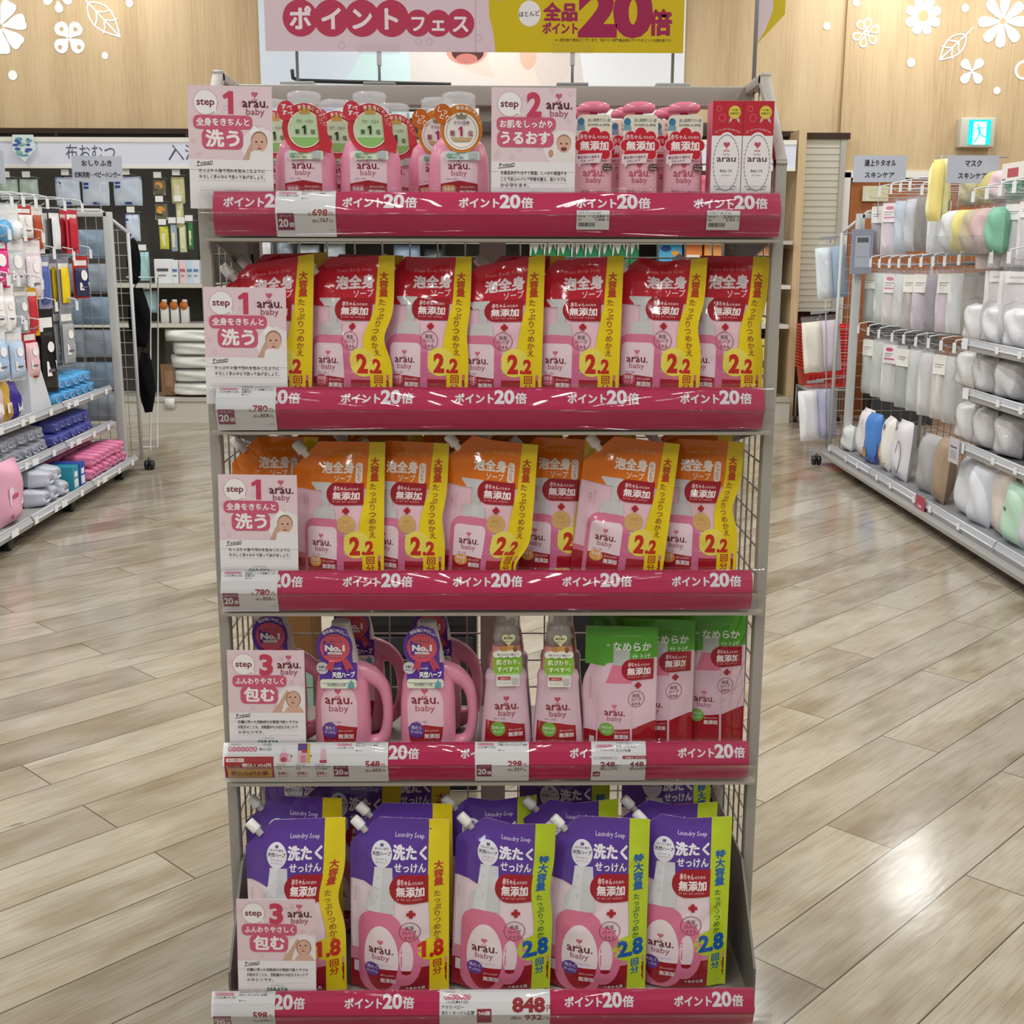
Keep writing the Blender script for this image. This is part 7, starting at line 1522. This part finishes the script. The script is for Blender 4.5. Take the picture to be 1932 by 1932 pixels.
blue = lambda A, w, h: [A.rect(-w * 0.42, h * 0.74, -w * 0.22, h * 0.83, '#2E4A9E', 1), A.rect(-w * 0.42, h * 0.6, -w * 0.22, h * 0.69, '#2E4A9E', 1), A.rect(-w * 0.1, h * 0.04, w * 0.15, h * 0.12, '#2E4A9E', 1)]
for k, (x0_, x1_, y0_, y1_, lab) in enumerate(((103, 153, 334, 388, 'pale blue and white diaper cloth bag, left of three under the header'), (154, 208, 336, 388, 'pale blue and white diaper cloth bag, middle of three under the header'), (213, 270, 333, 388, 'pale blue and white diaper cloth bag, right of three under the header'), (236, 266, 404, 455, 'pale blue and white diaper cloth bag on the lower hook row'))):
    wbag(x0_, y0_, x1_, y1_, 9.95, '#D3E0F2', lab, art=blue, band='#4F76CC'); whook((x0_ + x1_) / 2, y0_ - 5)
duck = lambda A, w, h: [A.el(0, h * 0.62, w * 0.3, w * 0.28, '#E9A63A', 1), A.rect(-w * 0.3, h * 0.3, w * 0.3, h * 0.42, '#3A342E', 1), A.rect(-w * 0.45, h * 0.05, w * 0.45, h * 0.2, '#E8E0C6', 1)]
for k, (x0_, y0_, x1_, y1_, lab) in enumerate(((288, 339, 314, 369, 'clear pack with a yellow ball toy, upper of two on the back wall'), (291, 384, 318, 416, 'clear pack with a yellow ball toy, lower of two on the back wall'))):
    wbag(x0_, y0_, x1_, y1_, 9.95, '#77705E', lab, art=duck, t=0.04); whook((x0_ + x1_) / 2, y0_ - 5)
yel = lambda A, w, h: [A.rect(-w * 0.2, h * 0.15, w * 0.2, h * 0.7, '#EFEBC4', 1)]
for k, (x0_, y0_, x1_, y1_, c, lab) in enumerate(((322, 334, 350, 384, '#D9D5A0', 'long pale yellow pack, upper one beside the ball toys'), (331, 383, 348, 430, '#D9D9A8', 'long pale yellow pack, lower one beside the ball toys'), (300, 427, 320, 470, '#D6D84A', 'lime teething ring pack above the white boxes'), (321, 424, 336, 474, '#A9B9C4', 'blue grey slim pack above the white boxes'), (337, 424, 353, 476, '#D9E0B4', 'pale green slim pack above the white boxes'), (354, 420, 366, 470, '#3E8A4A', 'green slim pack beside the rack edge'))):
    wbag(x0_, y0_, x1_, y1_, 9.95, c, lab, art=yel, t=0.04); whook((x0_ + x1_) / 2, y0_ - 5)
for k, (y0_, y1_) in enumerate(((475, 530), (548, 590))):
    wbag(262 + 4 * k, y0_, 284 + 14 * k, y1_, 9.95, '#A9D3D6', ('aqua bagged cloth, upper of two beside the black carriers', 'aqua bagged cloth, lower of two beside the black carriers')[k]); whook(273 + 8 * k, y0_ - 5)
def wbox(px0, py0, px1, z, y, c, label, cat='box', art=None, d=0.12, grp=GW, name=None):
    a, e = at(px0, py0, y), at(px1, py0, y); w = e.x - a.x; h = a.z - z; A = Art()
    if art: art(A, w * 1000, h * 1000)
    o = MB().box((0, 0, 0), (w, d, h), c, 0.003).art(A, lambda x, z_, l: np.stack([x, -l * 5, z_], 1)).build(name or cat.replace(' ', '_'), 'paper', None, (a.x, y, z + 0.001)); return tag(o, label, cat, grp)
lab_ = lambda col: (lambda A, w, h: [A.rect(w * 0.15, h * 0.5, w * 0.85, h * 0.62, col, 1), A.rect(w * 0.2, h * 0.3, w * 0.7, h * 0.36, '#8A868C', 1)])
wbox(290, 489, 321, SHZ[0], 9.86, '#E6E7EA', 'white printed carton at the left of the upper wall shelf', art=lab_('#55555C'))
for k, (px, c) in enumerate(((322, '#DCE6EA'), (337, '#E6C9CE'), (350, '#BFD6E4'), (362, '#D8DCE8'))): wbox(px, 491, px + 13, SHZ[0], 9.88, c, '%s small carton on the upper wall shelf, %s after the white one' % (('pale', 'pink', 'sky blue', 'lilac')[k], ORD[k]), art=lab_('#B0606E' if k == 1 else '#5F7FA8'))
for k, px in enumerate((312, 331, 350)):
    p = at(px, 600, 9.88)
    def mk():
        r_ = link('milk_bottle', None); MB().rings([(0, 0, 0, 0.034, 0.03, 3), (0, 0, 0.12, 0.034, 0.03, 3), (0, 0, 0.15, 0.018, 0.018, 2), (0, 0, 0.16, 0.018, 0.018, 2)], '#ECEDEE', 20).build('bottle', 'plastic', r_)
        MB().rings([(0, 0, 0.158, 0.02, 0.02, 2), (0, 0, 0.185, 0.02, 0.02, 2)], '#F1F1F1', 16).build('cap', 'plastic', r_)
        MB().rings([(0, 0, -0.004, 0.032, 0.032, 2), (0, 0, 0.004, 0.032, 0.032, 2)], '#C9762E', 20, mat=Matrix.Translation((0, -0.035, 0.14)) @ Matrix.Rotation(R(90), 4, 'X')).build('round_tag', 'paper', r_); return r_
    use(PROT, 'milk', mk, (p.x, 9.88, SHZ[1] + 0.001), (0, 0, 0), 'white bottle with orange round tag, %s of three on the lower wall shelf' % ORD[k], 'bottle', 'orange tagged bottles on the lower wall shelf')
# stack of white cushioned seats in a clear bag
zz = 0.2; hs = (0.10, 0.13, 0.12, 0.12, 0.13, 0.12)
a, c = at(318, 700, 9.85), at(384, 700, 9.85)
for k in range(5):
    h = 0.107; w = c.x - a.x + 0.25; V, F = pillow(w, h, 0.34, 13, 9, 300 + k, 0.03, 5)
    tag(MB().add(V, F, '#E9EAE6').build('white_cushion', 'wipes', None, (a.x + w / 2 + 0.02 * (k % 2) - (0.0 if k < 4 else 0.04), 9.95, 0.2005 + k * h)), 'soft white block, %s from the bottom in the bagged stack by the wall' % ORD[k], 'cushion', 'white stacked cushions by the wall')
    zz = 0.2 + (k + 1) * h
V, F = pillow(0.62, 0.535, 0.38, 13, 15, 311, 0.05, 5); tag(MB().add(V, F, '#FFFFFF').build('clear_bag', 'bag', None, (a.x + 0.26, 9.95, 0.201)), 'crinkled clear plastic bag wrapped over the white cushion stack', 'bag')
wbox(302, 688, 330, 0.2, 9.86, '#8A6A4A', 'brown carton standing on the base cabinet left of the cushions', art=lambda A, w, h: A.rect(w * 0.3, h * 0.3, w * 0.8, h * 0.8, '#A9835E', 1))
wbox(311, 771, 330, 0.195, 9.70, '#E4E2DC', 'small white ticket on the front of the base cabinet', cat='ticket', d=0.004)
# goods seen through the rack's back mesh
GB = 'goods on the wall shelf behind the rack'
for k, (px, w_, py, c, e) in enumerate(((478, 40, 452, '#C9CBD0', 'white'), (522, 34, 458, '#7F8A96', 'slate'), (560, 45, 462, '#B5BCC4', 'silver'), (610, 44, 455, '#A9B4BC', 'silver blue'), (742, 52, 462, '#8FA6C0', 'pale blue'), (800, 38, 470, '#44484E', 'charcoal'))):
    wbag(px, py, px + w_, 560, 9.9, c, '%s bag seen through the mesh above the red pouches, %s from the left' % (e, ORD[k]), grp=GB, t=0.1, cat='hanging pack')
cow = lambda A, w, h: [A.poly([(0, 0), (w, 0), (w, h * 0.7), (w * 0.75, h * 0.85), (w * 0.45, h * 0.62), (w * 0.2, h * 0.8), (0, h * 0.5)], '#1F7A48', 1)]
for k in range(8): wbox(1000 + 26 * k, 446, 1000 + 26 * k + 24, 1.085, 9.86, '#E4E8E4', 'white and green carton seen above the red pouches, %s of a row' % ORD[k], art=cow, grp='green and white cartons behind the rack')
wbox(1244, 452, 1288, 1.085, 9.86, '#4FA9D6', 'blue carton with small fish print behind the rack', art=lambda A, w, h: [A.el(w * 0.3, h * 0.8, 40, 24, '#2A4A8A', 1), A.el(w * 0.7, h * 0.7, 30, 20, '#E9A23A', 1)], grp=GB)
for k, px in enumerate((1292, 1330, 1372, 1404, 1430)): wbox(px, 446 + 4 * (k % 2), px + 34 if k < 2 else px + 26, 1.085, 9.86, ('#E98A4A', '#F0A860', '#E9D27A', '#EAC24E', '#D98A5A')[k], 'orange and yellow snack carton behind the right of the rack, %s of the row' % ORD[k], art=lab_('#F3EFE6'), grp=GB)
for k, px in enumerate((1428, 1444)):
    for j, z in enumerate((0.775,)): wbox(px, 600 - 30 * k, px + 15, z, 9.86, ('#E7DE9A', '#EDEBE0')[k], ('yellow carton low behind the right mesh', 'white carton low behind the right mesh')[k], art=lab_('#B5A23A'), grp=GB)
wbox(1424, 640, 1470, 0.2, 9.86, '#DDD27A', 'yellow and white carton on the base cabinet right of the rack', art=lab_('#55524A'), grp=GB)
# black wire rack with yellow bags, seen between the bottles of the top shelf
wr = thing('wire_rack', (0, 9.6, 0), (0, 0, 0), 'black horizontal wire rack on the wall seen between the foam bottles', 'rack')
b = MB(); a, c = at(735, 190, 9.78), at(835, 330, 9.78)
for k in range(9): z = a.z - (a.z - c.z) * k / 8; b.tube([(a.x, 9.78, z), (c.x, 9.78, z)], 0.011, '#1E1E20', 6)
for x in (a.x, c.x): b.tube([(x, 9.79, a.z + 0.02), (x, 9.79, c.z - 0.02)], 0.012, '#1E1E20', 6); b.tube([(x, 9.79, a.z), (x, 10.19, a.z)], 0.01, '#1E1E20', 6)
b.build('wire_grid', 'metal', wr, (0, -9.6, 0))
for k, (px, py, w_, h_) in enumerate(((752, 232, 36, 40), (760, 275, 50, 34))):
    wbag(px, py, px + w_, py + h_, 9.85, '#E6C528', ('bright yellow bag behind the black wire rack, upper', 'bright yellow bag behind the black wire rack, lower')[k], grp='yellow bags behind the wire rack')
wbag(596, 205, 640, 300, 9.8, '#2F5EB0', 'deep blue shiny bag seen between the red ring foam bottles', grp=GB, band='#DCE6F0')
wbag(560, 200, 596, 250, 9.8, '#C9D2DC', 'clear silvery bag behind the foam bottles', grp=GB)
wbag(1300, 330, 1334, 372, 9.8, '#D86A7C', 'pink pack seen through the mesh beside the oil boxes', grp=GB)
# dark storage units standing behind the rack
du = thing('storage_unit', (-0.2, 2.95, 0), (0, 0, 0), 'dark slotted storage unit standing behind the rack, seen through its mesh', 'storage unit')
b = MB().box((-0.20, 0, 0), (0.16, 0.32, 0.86), '#2B2C30', 0.004); b.build('body', 'plastic', du)
for k in range(4):
    MB().box((-0.19, -0.012, 0.03 + 0.21 * k), (0.15, 0, 0.21 + 0.21 * k), '#34363B', 0.004).build('drawer_front', 'plastic', du)
    MB().box((-0.08, -0.02, 0.14 + 0.21 * k), (0.04, -0.012, 0.16 + 0.21 * k), '#17181A').build('handle', 'plastic', du)
tag(MB().box((0, 0, 0), (0.10, 0.16, 0.82), '#8A6238', 0.003).box((0.0, -0.004, 0.30), (0.1, 0, 0.42), '#9FC4BC').build('tall_carton', 'paper', None, (-0.52, 2.72, 0)), 'tall brown and teal carton standing behind the rack beside the dark unit', 'box')
tag(MB().box((0, 0, 0), (0.10, 0.2, 0.8), '#25262A', 0.004).build('dark_bin', 'plastic', None, (0.16, 2.9, 0)), 'narrow dark bin behind the softener bottles', 'bin')

# ---------------------------------------------------------------- red shopping baskets on a trolley by the shutter
p = at(1520, 800, 9.55); tr = thing('basket_trolley', (2.60, 9.55, 0), (0, 0, 0), 'wheeled basket trolley with a blue sign beside the shutter column', 'trolley')
b = MB()
for sx in (-0.16, 0.19): b.tube([(sx, -0.14, 0.04), (sx, -0.14, 0.30), (sx, 0.22, 0.30)], 0.009, '#9A9B9E', 8); 
b.tube([(-0.16, -0.14, 0.30), (0.19, -0.14, 0.30)], 0.009, '#9A9B9E', 8).tube([(-0.16, 0.22, 0.04), (-0.16, 0.22, 0.30), (0.19, 0.22, 0.30), (0.19, 0.22, 0.04)], 0.009, '#9A9B9E', 8); b.build('frame', 'metal', tr)
for sx in (-0.16, 0.19):
    for sy in (-0.14, 0.22): MB().rings([(0, 0, -0.01, 0.022, 0.022, 2), (0, 0, 0.01, 0.022, 0.022, 2)], '#1A1A1C', 14, mat=Matrix.Translation((sx, sy, 0.022)) @ Matrix.Rotation(R(90), 4, 'Y')).build('wheel', 'plastic', tr)
A = Art(); A.rect(40, 25, 110, 85, '#DCE6F2', 0); A.rect(50, 40, 100, 60, '#6A7686', 1)
MB().box((-0.13, -0.155, 0.16), (0.03, -0.15, 0.28), '#3A7CC8').art(A, lambda x, z, l: np.stack([x - 0.13, -0.155 - l * 4, z + 0.16], 1)).build('sign_plate', 'paper', tr)
def basket():
    r_ = link('shopping_basket', None); V, F = rbox((0.40, 0.30, 0.16), 0.01)
    b = MB(); w0, w1 = (0.165, 0.135), (0.185, 0.155)
    sec = lambda w, d, z: [(-w, -d, z), (w, -d, z), (w, d, z), (-w, d, z)]
    V = sec(*w0, 0) + sec(*w1, 0.15) + sec(w1[0] - 0.0025, w1[1] - 0.0025, 0.15) + sec(w0[0] - 0.0025, w0[1] - 0.0025, 0.003); F = [(3, 2, 1, 0)]
    for L in range(3):
        for k in range(4): F.append((4 * L + k, 4 * L + (k + 1) % 4, 4 * L + 4 + (k + 1) % 4, 4 * L + 4 + k))
    F.append((12, 13, 14, 15)); b.add(V, F, '#C2241F', False)
    for k in range(9):
        x = -0.14 + 0.035 * k
        b.add([(x - 0.011, -0.1394, 0.03), (x + 0.011, -0.1394, 0.03), (x + 0.011, -0.1487, 0.10), (x - 0.011, -0.1487, 0.10)], [(0, 1, 2, 3)], '#8E1814', False)
    b.build('body', 'plastic', r_)
    b = MB(); e = 0.012
    for (x0, y0, x1, y1) in ((-0.197, -0.167, 0.197, -0.156), (-0.197, 0.156, 0.197, 0.167), (-0.197, -0.156, -0.186, 0.156), (0.186, -0.156, 0.197, 0.156)): b.box((x0, y0, 0.142), (x1, y1, 0.158), '#D42C26', 0.003)
    b.build('rim', 'plastic', r_); return r_
for k in range(14):
    use(PROT, 'basket', basket, (2.61, 9.60, 0.312 + k * 0.0245), (0, 0, 0), 'red plastic shopping basket, %s from the bottom of the nested stack' % ORD[k], 'shopping basket', 'nested red shopping baskets')
# small wall notice inside the doorway
p = at(1655, 375, 10.15); tag(MB().box((0, 0, 0), (0.21, 0.02, 0.12), '#CFC9A4').build('wall_notice', 'paper', None, (p.x - 0.12, 10.15, p.z - 0.02)), 'pale yellow notice plate on the brown door panel behind the sign', 'notice')
tag(MB().box((0, 0, 0), (0.5, 0.25, 0.35), '#3A3B40', 0.01).build('storage_box', 'plastic', None, (3.0, 9.6, 0)), 'dark grey storage box on the floor behind the right gondola mesh', 'box')
tag(MB().box((0, 0, 0), (0.5, 0.25, 0.5), '#46474D', 0.01).build('storage_box', 'plastic', None, (3.0, 9.6, 0.351)), 'dark grey storage box stacked on another behind the right gondola mesh', 'box')
